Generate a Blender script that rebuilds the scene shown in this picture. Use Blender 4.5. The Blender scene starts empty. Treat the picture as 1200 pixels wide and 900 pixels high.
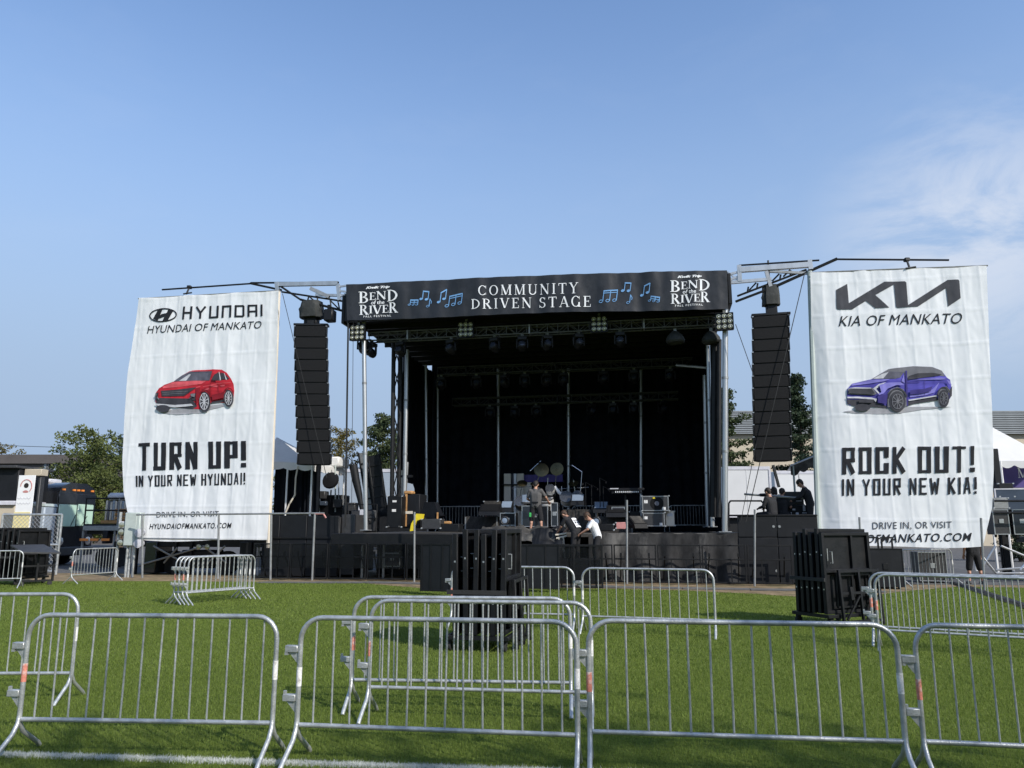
import bpy, bmesh, math, random
import numpy as np
from mathutils import Vector, Matrix, Euler
from mathutils.geometry import tessellate_polygon
from math import sin, cos, pi, radians, atan2, sqrt
random.seed(7); rng = np.random.default_rng(7)
SC = bpy.context.scene
COL = SC.collection

# ---------------------------------------------------------------- camera
FPX, HOR, EYE = 900.0, 617.0, 1.76
PITCH = math.atan((HOR-450)/FPX)
CAM = Vector((0, 0, EYE))
cd = bpy.data.cameras.new('camera'); cam = bpy.data.objects.new('camera', cd); COL.objects.link(cam)
cam.location = CAM; cam.rotation_euler = (pi/2+PITCH, 0, 0)
cd.sensor_width = 36; cd.sensor_fit = 'HORIZONTAL'; cd.lens = FPX/1200*36
cd.clip_start = .05; cd.clip_end = 6000
SC.camera = cam

# ---------------------------------------------------------------- sky, sun, exposure
SUN_EL, SUN_AZ = radians(36), radians(136)      # azimuth clockwise from +Y
W = bpy.data.worlds.new('World'); SC.world = W; W.use_nodes = True
nt = W.node_tree; nt.nodes.clear(); N = nt.nodes.new; L = nt.links.new
out = N('ShaderNodeOutputWorld'); bg = N('ShaderNodeBackground'); bg.inputs[1].default_value = .146
sky = N('ShaderNodeTexSky'); sky.sky_type = 'NISHITA'; sky.sun_disc = False
sky.sun_elevation = SUN_EL; sky.sun_rotation = SUN_AZ
sky.altitude = 200; sky.air_density = 1.0; sky.dust_density = 1.0; sky.ozone_density = 4.0
tc = N('ShaderNodeTexCoord')
mp = N('ShaderNodeMapping'); mp.inputs['Scale'].default_value = (2.6, 2.6, 6.0); mp.inputs['Location'].default_value = (.4, .0, .35)
L(tc.outputs['Generated'], mp.inputs[0])
nz = N('ShaderNodeTexNoise'); nz.inputs['Scale'].default_value = 2.1; nz.inputs['Detail'].default_value = 9; nz.inputs['Roughness'].default_value = .62
nz.inputs['Distortion'].default_value = .35
L(mp.outputs[0], nz.inputs['Vector'])
# thin cloud bank low on the right
dn = N('ShaderNodeVectorMath'); dn.operation = 'DISTANCE'; dn.inputs[1].default_value = (.505, .80, .31)
L(tc.outputs['Generated'], dn.inputs[0])
mr = N('ShaderNodeMapRange'); mr.interpolation_type = 'SMOOTHSTEP'
mr.inputs[1].default_value = .205; mr.inputs[2].default_value = .0; mr.inputs[3].default_value = 0; mr.inputs[4].default_value = 1
L(dn.outputs['Value'], mr.inputs[0])
r2 = N('ShaderNodeMapRange'); r2.interpolation_type = 'SMOOTHSTEP'; r2.inputs[1].default_value = .36; r2.inputs[2].default_value = .60
L(nz.outputs[0], r2.inputs[0])
mu = N('ShaderNodeMath'); mu.operation = 'MULTIPLY'; L(mr.outputs[0], mu.inputs[0]); L(r2.outputs[0], mu.inputs[1])
mk = N('ShaderNodeMath'); mk.operation = 'MULTIPLY'; mk.inputs[1].default_value = .72; L(mu.outputs[0], mk.inputs[0])
# faint high wisps everywhere
r3 = N('ShaderNodeMapRange'); r3.inputs[1].default_value = .52; r3.inputs[2].default_value = .9; r3.inputs[4].default_value = .06
L(nz.outputs[0], r3.inputs[0])
mx2 = N('ShaderNodeMath'); mx2.operation = 'MAXIMUM'; L(mk.outputs[0], mx2.inputs[0]); L(r3.outputs[0], mx2.inputs[1])
hz = N('ShaderNodeSeparateXYZ'); L(tc.outputs['Generated'], hz.inputs[0])
hr = N('ShaderNodeMapRange'); hr.interpolation_type = 'SMOOTHERSTEP'; hr.inputs[1].default_value = .72; hr.inputs[2].default_value = .05; hr.inputs[3].default_value = .0; hr.inputs[4].default_value = 1
L(hz.outputs[2], hr.inputs[0])
hm = N('ShaderNodeMix'); hm.data_type = 'RGBA'; L(hr.outputs[0], hm.inputs[0]); L(sky.outputs[0], hm.inputs[6]); hm.inputs[7].default_value = (1.58, 2.10, 2.90, 1)   # dry summer haze low in the sky
mxc = N('ShaderNodeMix'); mxc.data_type = 'RGBA'; L(mx2.outputs[0], mxc.inputs[0]); L(hm.outputs[2], mxc.inputs[6])
mxc.inputs[7].default_value = (3.1, 3.3, 3.7, 1)
L(mxc.outputs[2], bg.inputs[0]); L(bg.outputs[0], out.inputs[0])
sd = bpy.data.lights.new('sun', 'SUN'); sd.energy = 2.85; sd.angle = radians(.6); sd.color = (1, .95, .88)
sun = bpy.data.objects.new('sun', sd); COL.objects.link(sun)
to_sun = Vector((sin(SUN_AZ)*cos(SUN_EL), cos(SUN_AZ)*cos(SUN_EL), sin(SUN_EL)))
sun.rotation_euler = to_sun.to_track_quat('Z', 'Y').to_euler(); sun.location = (20, -20, 30)
vs = SC.view_settings; vs.view_transform = 'Standard'; vs.look = 'None'; vs.exposure = .75; vs.gamma = 1; vs.use_curve_mapping = False
SC.cycles.max_bounces = 8; SC.cycles.transparent_max_bounces = 24

# ---------------------------------------------------------------- pixel <-> place (photograph is 1200 x 900)
def ray(x, y):
    r = (x-600)/FPX; u = (450-y)/FPX
    return Vector((r, cos(PITCH)-u*sin(PITCH), sin(PITCH)+u*cos(PITCH)))
def at(x, y, D):
    d = ray(x, y); return CAM + d*(D/d.y)
def gnd(x, y, z=0.0):
    d = ray(x, y); return CAM + d*((z-EYE)/d.z)
YAW = radians(10.5)
S0 = Vector((0, 26.0, 0))
UX = Vector((cos(YAW), -sin(YAW), 0)); VX = Vector((sin(YAW), cos(YAW), 0))
def st(x, y, v=0.0):
    "pixel -> stage-local (u, v, z) on the plane v metres behind the stage front"
    d = ray(x, y); k = (v - (CAM-S0).dot(VX))/d.dot(VX); p = CAM + d*k
    return Vector(((p-S0).dot(UX), v, p.z))
def s2w(q): return S0 + UX*q[0] + VX*q[1] + Vector((0, 0, q[2]))

# ---------------------------------------------------------------- materials
MATS = {}
def mat(name, col, rough=.6, metal=0.0, var=.15, scale=6.0, bump=0.0, bscale=40.0, trans=0.0, spec=.5, dirt_sheen=None, stretch=None, alpha=1.0, coat=0.0, rvar=0.0):
    m = bpy.data.materials.new(name); m.use_nodes = True; t = m.node_tree; n = t.nodes; l = t.links
    b = n['Principled BSDF']; o = n['Material Output']
    b.inputs['Roughness'].default_value = rough; b.inputs['Metallic'].default_value = metal
    b.inputs['Specular IOR Level'].default_value = spec; b.inputs['Coat Weight'].default_value = coat
    g = n.new('ShaderNodeTexCoord'); src = g.outputs['Object']
    if stretch:
        mp = n.new('ShaderNodeMapping'); mp.inputs['Scale'].default_value = stretch; l.new(src, mp.inputs[0]); src = mp.outputs[0]
    nz = n.new('ShaderNodeTexNoise'); nz.inputs['Scale'].default_value = scale; nz.inputs['Detail'].default_value = 7; nz.inputs['Roughness'].default_value = .62
    l.new(src, nz.inputs['Vector'])
    cr = n.new('ShaderNodeValToRGB'); c = Vector(col)
    lo = c*(1-var); hi = c*(1+var)
    cr.color_ramp.elements[0].position = .3; cr.color_ramp.elements[1].position = .7
    cr.color_ramp.elements[0].color = (*lo, 1); cr.color_ramp.elements[1].color = (*hi, 1)
    l.new(nz.outputs[0], cr.inputs[0]); cs = cr.outputs[0]
    if dirt_sheen:
        n2 = n.new('ShaderNodeTexNoise'); n2.inputs['Scale'].default_value = scale*.37; n2.inputs['Detail'].default_value = 8; n2.inputs['Roughness'].default_value = .7
        l.new(src, n2.inputs['Vector'])
        r = n.new('ShaderNodeMapRange'); r.inputs[1].default_value = .5; r.inputs[2].default_value = .68; r.inputs[4].default_value = dirt_sheen[1]
        l.new(n2.outputs[0], r.inputs[0])
        x = n.new('ShaderNodeMix'); x.data_type = 'RGBA'; l.new(r.outputs[0], x.inputs[0]); l.new(cs, x.inputs[6]); x.inputs[7].default_value = (*dirt_sheen[0], 1); cs = x.outputs[2]
    l.new(cs, b.inputs['Base Color'])
    if rvar:
        r = n.new('ShaderNodeMapRange'); r.inputs[3].default_value = max(.05, rough-rvar); r.inputs[4].default_value = min(1, rough+rvar); l.new(nz.outputs[0], r.inputs[0]); l.new(r.outputs[0], b.inputs['Roughness'])
    if bump:
        n3 = n.new('ShaderNodeTexNoise'); n3.inputs['Scale'].default_value = bscale; n3.inputs['Detail'].default_value = 4; l.new(src, n3.inputs['Vector'])
        bp = n.new('ShaderNodeBump'); bp.inputs['Strength'].default_value = bump; bp.inputs['Distance'].default_value = .02
        l.new(n3.outputs[0], bp.inputs['Height']); l.new(bp.outputs[0], b.inputs['Normal'])
    sh = b.outputs[0]
    if trans:
        tr = n.new('ShaderNodeBsdfTranslucent'); l.new(cs, tr.inputs[0]); mx = n.new('ShaderNodeMixShader'); mx.inputs[0].default_value = trans
        l.new(sh, mx.inputs[1]); l.new(tr.outputs[0], mx.inputs[2]); sh = mx.outputs[0]
    if alpha < 1:
        tr = n.new('ShaderNodeBsdfTransparent'); mx = n.new('ShaderNodeMixShader'); mx.inputs[0].default_value = alpha
        l.new(tr.outputs[0], mx.inputs[1]); l.new(sh, mx.inputs[2]); sh = mx.outputs[0]
    l.new(sh, o.inputs['Surface']); MATS[name] = m; return m
def M(n): return MATS[n]
mat('galvanised', (.47, .485, .475), .40, .55, .22, 11, .2, 70, rvar=.2, dirt_sheen=((.24, .245, .24), .75))
mat('truss_grey', (.10, .10, .10), .5, .3, .3, 9)
mat('truss_dark', (.030, .031, .033), .5, .2, .3, 9)
mat('post_grey', (.26, .27, .27), .55, .4, .2, 6, dirt_sheen=((.14, .13, .12), .6))
mat('aluminium', (.50, .51, .51), .38, .75, .12, 5, stretch=(1, 1, .2), dirt_sheen=((.35, .35, .33), .5))
mat('steel_grey', (.30, .31, .31), .5, .6, .2, 8, dirt_sheen=((.18, .15, .12), .5))
mat('black_paint', (.0045, .005, .006), .55, 0, .35, 7, .1, 30, rvar=.15, dirt_sheen=((.018, .0165, .015), .5), spec=.32)
mat('black_steel', (.007, .0075, .0085), .5, .1, .3, 9, dirt_sheen=((.025, .023, .021), .5), spec=.35)
mat('black_cloth', (.0065, .008, .011), .95, 0, .4, 3, .25, 9, spec=.12)
mat('black_vinyl', (.006, .007, .009), .6, 0, .3, 2.2, .3, 3.5, dirt_sheen=((.014, .015, .018), .8), spec=.32)
mat('banner_black', (.011, .0125, .016), .52, 0, .3, 2.2, .3, 3.5, dirt_sheen=((.026, .028, .033), .9), spec=.5)  # pale blotches put the sheen on the vinyl's creases into its colour
mat('black_plastic', (.007, .007, .0085), .5, 0, .25, 12, spec=.35)
mat('grille_black', (.005, .0052, .006), .75, 0, .3, 60, .3, 300, spec=.25)
mat('skirt_cloth', (.032, .0315, .0315), .92, 0, .6, 2.6, .4, 6, dirt_sheen=((.15, .145, .135), .9), stretch=(1, 1, .45), spec=.2)
mat('riser_carpet', (.045, .043, .04), .95, 0, .4, 9, .5, 40, dirt_sheen=((.11, .10, .09), .7), spec=.1)
mat('deck_top', (.055, .052, .048), .75, 0, .4, 3, dirt_sheen=((.14, .13, .11), .7))
mat('banner_white', (.80, .81, .815), .7, 0, .025, 1.3, .05, 20, trans=.16, spec=.25)
mat('print_black', (.016, .017, .021), .7, 0, .1, 3, spec=.2)
mat('print_grey', (.055, .057, .066), .7, 0, .12, 3, spec=.2)
mat('print_white', (.78, .79, .80), .65, 0, .04, 3, spec=.2)
mat('print_blue', (.16, .33, .58), .65, 0, .12, 3, spec=.2)
mat('car_red', (.40, .020, .032), .6, 0, .5, 1.3, stretch=(.5, 1, 2.6), spec=.2)
mat('car_red_light', (.62, .10, .12), .6, 0, .2, 2, spec=.2)
mat('car_red_dark', (.20, .012, .02), .6, 0, .2, 2, spec=.2)
mat('car_blue', (.075, .065, .34), .6, 0, .55, 1.3, stretch=(.5, 1, 2.6), spec=.2)
mat('car_blue_light', (.22, .20, .55), .6, 0, .2, 2, spec=.2)
mat('car_blue_dark', (.045, .035, .18), .6, 0, .2, 2, spec=.2)
mat('ink_dark', (.045, .045, .055), .65, 0, .25, 3, spec=.2)
mat('ink_mid', (.16, .16, .18), .65, 0, .2, 3, spec=.2)
mat('ink_pale', (.50, .50, .53), .65, 0, .15, 3, spec=.2)
mat('ink_shadow', (.30, .30, .32), .65, 0, .3, 2, spec=.2)
mat('ink_glass', (.10, .10, .13), .6, 0, .3, 4, spec=.2)
mat('white_paint', (.78, .78, .76), .5, 0, .05, 2, dirt_sheen=((.55, .54, .50), .5))
mat('tent_white', (.82, .81, .78), .75, 0, .06, 1.2, .2, 5, trans=.25, dirt_sheen=((.6, .58, .52), .4))
mat('label_white', (.72, .71, .68), .6, 0, .2, 55, dirt_sheen=((.25, .22, .2), .8))
mat('label_red', (.58, .20, .14), .6, 0, .3, 50, dirt_sheen=((.7, .66, .62), 1))
mat('lamp_glass', (.50, .49, .38), .2, .7, .2, 20)
mat('lens_dark', (.03, .035, .05), .1, 0, .2, 5)
mat('yellow_vinyl', (.72, .56, .02), .5, 0, .12, 5, .3, 12)
mat('wood_orange', (.42, .22, .08), .7, 0, .3, 6, stretch=(1, 8, 1))
mat('grey_box', (.42, .47, .44), .5, .1, .08, 3, dirt_sheen=((.33, .35, .32), .5))
mat('meter_dark', (.035, .035, .036), .5, 0, .25, 9)
mat('skin', (.42, .23, .155), .55, 0, .1, 9)
mat('hair_dark', (.018, .012, .009), .6, 0, .4, 40, .6, 60)
mat('hair_brown', (.055, .028, .014), .6, 0, .4, 40, .6, 60)
mat('shirt_grey', (.085, .082, .080), .9, 0, .15, 8, .35, 14)
mat('shirt_black', (.014, .014, .016), .88, 0, .2, 8, .35, 14)
mat('shirt_white', (.74, .75, .76), .85, 0, .05, 8, .35, 14)
mat('shorts_black', (.010, .010, .012), .9, 0, .2, 8, .3, 14)
mat('cloth_green', (.05, .42, .10), .8, 0, .1, 8)
mat('shoe', (.05, .05, .05), .7, 0, .3, 9)
mat('cymbal', (.10, .085, .045), .4, .9, .18, 10)
mat('drum_shell', (.55, .54, .52), .3, .1, .15, 8, coat=.4)
mat('chrome', (.6, .6, .6), .22, .95, .1, 9)
mat('cream_panel', (.62, .56, .46), .6, 0, .08, 3)
mat('purple_cloth', (.085, .065, .22), .85, 0, .15, 2, .2, 6)
mat('screen_glass', (.05, .065, .09), .15, 0, .2, 2)
mat('monitor_pale', (.20, .25, .32), .2, 0, .1, 2)
mat('trailer_white', (.56, .565, .56), .45, 0, .05, 1, dirt_sheen=((.6, .6, .58), .4))
mat('trailer_blue_grey', (.30, .35, .40), .5, 0, .05, 1)
mat('bus_black', (.012, .014, .018), .18, 0, .2, 1, coat=.5)
mat('bus_glass', (.42, .58, .46), .15, 0, .1, 1.2)  # pale green: the windscreen's reflection is put into the glass colour
mat('amber', (.75, .24, .04), .35, 0, .1, 5)
mat('chrome_dirty', (.45, .43, .40), .35, .7, .2, 6)
mat('brown_wall', (.085, .075, .07), .8, 0, .15, .6)
mat('beige_wall', (.46, .40, .30), .85, 0, .08, .8)
mat('ribbed_roof', (.25, .27, .28), .55, .2, .12, .8)
mat('window_dark', (.05, .06, .07), .15, 0, .2, 1)
mat('rubber', (.02, .02, .02), .8, 0, .2, 9)
mat('asphalt', (.085, .083, .08), .92, 0, .22, 3.2, .4, 60, dirt_sheen=((.13, .125, .115), .7))
mat('mat_grey', (.10, .10, .098), .85, 0, .25, 4, .3, 30, dirt_sheen=((.16, .14, .12), .6))
mat('dirt_tan', (.22, .165, .10), .95, 0, .45, 3, .6, 40, dirt_sheen=((.085, .095, .04), .9), spec=.1)
mat('bark', (.09, .065, .045), .95, 0, .4, 6, .6, 30)
mat('screen_mesh', (.006, .008, .009), .85, 0, .3, 8, alpha=.36, spec=.15)
mat('chain_wire', (.45, .46, .46), .45, .7, .15, 12)
mat('tarp', (.045, .043, .04), .8, 0, .45, 4, .5, 9, dirt_sheen=((.15, .14, .12), .8), spec=.3)
mat('cable_black', (.015, .015, .015), .6, 0, .2, 12)
mat('sign_white', (.75, .75, .74), .6, 0, .04, 3)
mat('sign_yellow', (.72, .62, .30), .6, 0, .06, 3)
mat('sign_art', (.50, .22, .20), .6, 0, .2, 8)
mat('hoist_bag', (.024, .026, .024), .75, 0, .3, 6, .5, 10)

def leaf_mat(name, c0, c1, trans=.35, scale=.9):
    m = bpy.data.materials.new(name); m.use_nodes = True; t = m.node_tree; n = t.nodes; l = t.links
    b = n['Principled BSDF']; b.inputs['Roughness'].default_value = .6; b.inputs['Specular IOR Level'].default_value = .25
    g = n.new('ShaderNodeNewGeometry'); nz = n.new('ShaderNodeTexNoise'); nz.inputs['Scale'].default_value = scale; nz.inputs['Detail'].default_value = 6; nz.inputs['Roughness'].default_value = .7
    l.new(g.outputs['Position'], nz.inputs['Vector'])
    cr = n.new('ShaderNodeValToRGB'); cr.color_ramp.elements[0].position = .34; cr.color_ramp.elements[1].position = .66
    cr.color_ramp.elements[0].color = (*c0, 1); cr.color_ramp.elements[1].color = (*c1, 1)
    l.new(nz.outputs[0], cr.inputs[0]); l.new(cr.outputs[0], b.inputs['Base Color'])
    tr = n.new('ShaderNodeBsdfTranslucent'); l.new(cr.outputs[0], tr.inputs[0]); mx = n.new('ShaderNodeMixShader'); mx.inputs[0].default_value = trans
    l.new(b.outputs[0], mx.inputs[1]); l.new(tr.outputs[0], mx.inputs[2]); l.new(mx.outputs[0], n['Material Output'].inputs['Surface'])
    MATS[name] = m
leaf_mat('leaf_green', (.065, .09, .025), (.15, .17, .05))
leaf_mat('leaf_olive', (.10, .085, .022), (.19, .155, .045))
leaf_mat('leaf_pine', (.035, .055, .022), (.085, .105, .04), .2)
leaf_mat('leaf_pine_dark', (.020, .038, .020), (.045, .065, .030), .2)
leaf_mat('grass_blade', (.070, .112, .013), (.285, .365, .078), .5, 38)
leaf_mat('grass_paint', (.55, .57, .52), (.78, .79, .75), .3, 9)

# grass ground: two scales of colour
def ground_mat():
    m = bpy.data.materials.new('grass_ground'); m.use_nodes = True; t = m.node_tree; n = t.nodes; l = t.links
    b = n['Principled BSDF']; b.inputs['Roughness'].default_value = .9; b.inputs['Specular IOR Level'].default_value = .15
    g = n.new('ShaderNodeNewGeometry')
    a = n.new('ShaderNodeTexNoise'); a.inputs['Scale'].default_value = .55; a.inputs['Detail'].default_value = 5; l.new(g.outputs['Position'], a.inputs['Vector'])
    mp = n.new('ShaderNodeMapping'); mp.inputs['Scale'].default_value = (26, 26, 26); l.new(g.outputs['Position'], mp.inputs[0])
    f = n.new('ShaderNodeTexNoise'); f.inputs['Scale'].default_value = 1; f.inputs['Detail'].default_value = 8; f.inputs['Roughness'].default_value = .8; l.new(mp.outputs[0], f.inputs['Vector'])
    c1 = n.new('ShaderNodeValToRGB'); c1.color_ramp.elements[0].position = .35; c1.color_ramp.elements[1].position = .68
    c1.color_ramp.elements[0].color = (.045, .068, .009, 1); c1.color_ramp.elements[1].color = (.20, .255, .050, 1); l.new(f.outputs[0], c1.inputs[0])
    c2 = n.new('ShaderNodeValToRGB'); c2.color_ramp.elements[0].position = .3; c2.color_ramp.elements[1].position = .7
    c2.color_ramp.elements[0].color = (.82, .85, .8, 1); c2.color_ramp.elements[1].color = (1.14, 1.1, 1.05, 1); l.new(a.outputs[0], c2.inputs[0])
    x = n.new('ShaderNodeMix'); x.data_type = 'RGBA'; x.blend_type = 'MULTIPLY'; x.inputs[0].default_value = 1
    l.new(c1.outputs[0], x.inputs[6]); l.new(c2.outputs[0], x.inputs[7]); l.new(x.outputs[2], b.inputs['Base Color'])
    bp = n.new('ShaderNodeBump'); bp.inputs['Strength'].default_value = .9; bp.inputs['Distance'].default_value = .03; l.new(f.outputs[0], bp.inputs['Height']); l.new(bp.outputs[0], b.inputs['Normal'])
    MATS['grass_ground'] = m
ground_mat()

# ---------------------------------------------------------------- mesh helpers
class MB:
    def __init__(s): s.v = []; s.f = []
    def add(s, v, f, T=None):
        o = len(s.v)
        s.v += [(T @ Vector(p))[:] for p in v] if T else [tuple(p) for p in v]
        s.f += [tuple(i+o for i in q) for q in f]; return s
    def box(s, c, d, bev=0.0, T=None):
        x, y, z = d[0]/2, d[1]/2, d[2]/2; c = Vector(c)
        if not bev:
            v = [(sx*x, sy*y, sz*z) for sz in (-1, 1) for sy in (-1, 1) for sx in (-1, 1)]
            f = [(0, 2, 3, 1), (4, 5, 7, 6), (0, 1, 5, 4), (2, 6, 7, 3), (0, 4, 6, 2), (1, 3, 7, 5)]
        else:
            b = min(bev, x*.9, y*.9, z*.9)
            bm = bmesh.new(); bmesh.ops.create_cube(bm, size=1)
            for q in bm.verts: q.co = Vector((q.co.x*2*x, q.co.y*2*y, q.co.z*2*z))
            bmesh.ops.bevel(bm, geom=bm.edges[:], offset=b, segments=1, affect='EDGES')
            bm.verts.index_update(); v = [q.co[:] for q in bm.verts]; f = [tuple(k.index for k in q.verts) for q in bm.faces]; bm.free()
        v = [Vector(p)+c for p in v]
        return s.add(v, f, T)
    def boxr(s, a, b, bev=0.0, T=None):
        a = Vector(a); b = Vector(b); return s.box((a+b)/2, [abs(q) for q in (b-a)], bev, T)
    def tube(s, pts, r, n=6, T=None, caps=True):
        pts = [Vector(p) for p in pts]; m = len(pts)
        rs = r if isinstance(r, (list, tuple)) else [r]*m
        d = (pts[1]-pts[0]).normalized(); a = d.orthogonal().normalized(); V = []; F = []
        for i, p in enumerate(pts):
            if i == 0: t = pts[1]-pts[0]
            elif i == m-1: t = pts[-1]-pts[-2]
            else: t = (pts[i]-pts[i-1]).normalized()+(pts[i+1]-pts[i]).normalized()
            t.normalize(); a = (a-t*a.dot(t)).normalized(); b = t.cross(a)
            V += [p+(a*cos(2*pi*k/n)+b*sin(2*pi*k/n))*rs[i] for k in range(n)]
        for i in range(m-1):
            for k in range(n):
                F.append((i*n+k, i*n+(k+1) % n, (i+1)*n+(k+1) % n, (i+1)*n+k))
        if caps: F += [tuple(range(n))[::-1], tuple(range((m-1)*n, m*n))]
        return s.add(V, F, T)
    def bar(s, a, b, w, h=None, T=None):
        "square bar from a to b"
        a = Vector(a); b = Vector(b); t = (b-a); Ln = t.length; t.normalize(); h = h or w
        up = Vector((0, 0, 1)) if abs(t.z) < .95 else Vector((0, 1, 0))
        x = t.cross(up).normalized(); y = x.cross(t)
        v = [p + x*(sx*w/2)+y*(sy*h/2) for p in (a, b) for sx, sy in ((-1, -1), (1, -1), (1, 1), (-1, 1))]
        return s.add(v, [(0, 1, 2, 3), (7, 6, 5, 4), (0, 4, 5, 1), (1, 5, 6, 2), (2, 6, 7, 3), (3, 7, 4, 0)], T)
    def lathe(s, prof, n=12, T=None):
        V = []; F = []; m = len(prof)
        for r, z in prof: V += [(r*cos(2*pi*k/n), r*sin(2*pi*k/n), z) for k in range(n)]
        for i in range(m-1):
            for k in range(n): F.append((i*n+k, i*n+(k+1) % n, (i+1)*n+(k+1) % n, (i+1)*n+k))
        F += [tuple(range(n))[::-1], tuple(range((m-1)*n, m*n))]
        return s.add(V, F, T)
    def prism(s, pts, y0, y1, T=None):
        "polygon in xz extruded from y0 to y1"
        n = len(pts); tri = tessellate_polygon([[Vector((p[0], p[1], 0)) for p in pts]])
        V = [(p[0], y0, p[1]) for p in pts]+[(p[0], y1, p[1]) for p in pts]
        F = [tuple(t) for t in tri]+[tuple(i+n for i in t[::-1]) for t in tri]+[(i, (i+1) % n, n+(i+1) % n, n+i) for i in range(n)]
        return s.add(V, F, T)
    def build(s, name, m, parent=None, smooth=True, loc=None, rot=None):
        me = bpy.data.meshes.new(name); me.from_pydata([tuple(p) for p in s.v], [], s.f)
        bm = bmesh.new(); bm.from_mesh(me); bmesh.ops.recalc_face_normals(bm, faces=bm.faces[:]); bm.to_mesh(me); bm.free()
        if smooth:
            me.shade_smooth(); me.set_sharp_from_angle(angle=radians(38))
        me.materials.append(M(m)); o = bpy.data.objects.new(name, me); COL.objects.link(o)
        if parent: o.parent = parent
        if loc is not None: o.location = loc
        if rot is not None: o.rotation_euler = rot
        return o
def tag(o, label=None, cat=None, group=None, kind=None):
    if label: o['label'] = label
    if cat: o['category'] = cat
    if group: o['group'] = group
    if kind: o['kind'] = kind
    return o
def thing(name, label, cat, loc=(0, 0, 0), rz=0.0, group=None):
    o = bpy.data.objects.new(name, None); COL.objects.link(o); o.location = loc; o.rotation_euler = (0, 0, rz)
    o.empty_display_size = .2
    return tag(o, label, cat, group)
def sthing(name, label, cat, q, group=None, rz=0.0):
    return thing(name, label, cat, s2w(q), -YAW+rz, group)
def copy_tree(o, parent=None):
    c = o.copy(); COL.objects.link(c)
    if parent: c.parent = parent
    for ch in o.children: copy_tree(ch, c)
    return c
def dup(o, loc, rz, label, scale=None, group=None):
    c = copy_tree(o); c.location = loc; c.rotation_euler = (0, 0, rz); c['label'] = label
    if scale: c.scale = scale
    if group: c['group'] = group
    return c
ORD = ['first', 'second', 'third', 'fourth', 'fifth', 'sixth', 'seventh', 'eighth', 'ninth', 'tenth', 'eleventh', 'twelfth', 'thirteenth', 'fourteenth']
def share(o, parent, loc=(0, 0, 0), rot=(0, 0, 0), scale=(1, 1, 1)):
    "same mesh, new part"
    c = o.copy(); COL.objects.link(c); c.parent = parent; c.location = loc; c.rotation_euler = rot; c.scale = scale; return c
def RZ(a): return Matrix.Rotation(a, 4, 'Z')
def TR(*p): return Matrix.Translation(Vector(p))
# ================================================================ SETTING: ground
def sheet(name, pts, z, m, kind='structure'):
    n = len(pts); tri = tessellate_polygon([[Vector((p[0], p[1], 0)) for p in pts]])
    b = MB(); b.add([(p[0], p[1], z) for p in pts], [tuple(t) for t in tri]); o = b.build(name, m, smooth=False)
    me = o.data
    if me.polygons[0].normal.z < 0: me.flip_normals()
    return tag(o, kind=kind)
sheet('grass_field', [(-2500, -2500), (2500, -2500), (2500, 2500), (-2500, 2500)], 0, 'grass_ground')
EDGE = [(-400, 681), (0, 681), (170, 681), (300, 682), (430, 684), (500, 690), (570, 691), (640, 689), (700, 690), (800, 692), (880, 696), (940, 700), (1010, 700), (1050, 694), (1120, 688), (1300, 690), (1700, 690)]
eg = [gnd(x, y) for x, y in EDGE]
eg = [Vector((-60, eg[0].y, 0))]+eg[0:]+[Vector((60, eg[-1].y, 0))]
ex = []                                           # a ragged edge
for i in range(len(eg)-1):
    for k in range(10):
        q = eg[i].lerp(eg[i+1], k/10); ex.append((q.x, q.y+random.uniform(-.07, .07)))
sheet('dirt_strip', ex+[(60, 33), (-60, 33)], .004, 'dirt_tan')
sheet('pavement', [(-90, 30.2), (-9, 30.2), (-2, 34), (8, 31), (10, 24.6), (20, 23.6), (90, 27), (90, 150), (-90, 150)], .008, 'asphalt')
def mat_strip():
    "the dark cable mats laid along the foot of the barricade line"
    r = sthing('ground_mat', 'dark flat rubber mat strip lying along foot of the barricade line', 'floor mat', (0, 0, 0))
    xs = [300, 362, 425, 487, 560, 640, 720, 800, 880, 960, 1040]
    for i in range(len(xs)-1):
        a = gnd(xs[i], 684.0+4.5*max(0, (xs[i]-430))/250 + random.uniform(-.3, .3)); b = gnd(xs[i+1], 684.0+4.5*max(0, (xs[i+1]-430))/250)
        a2 = a+VX*.5; b2 = b+VX*.5; m = MB(); g = (b-a)*.006
        inv = lambda w: Vector(((w-S0).dot(UX), (w-S0).dot(VX), 0))
        q = [inv(p) for p in (a+g, b-g, b2-g, a2+g)]; h = .03+.004*(i % 3)
        m.add([(p.x, p.y, .009) for p in q]+[(p.x, p.y, h) for p in q], [(4, 5, 6, 7), (0, 1, 5, 4), (1, 2, 6, 5), (2, 3, 7, 6), (3, 0, 4, 7)])
        m.build('mat_panel', 'mat_grey', r, smooth=False)
mat_strip()

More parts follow.
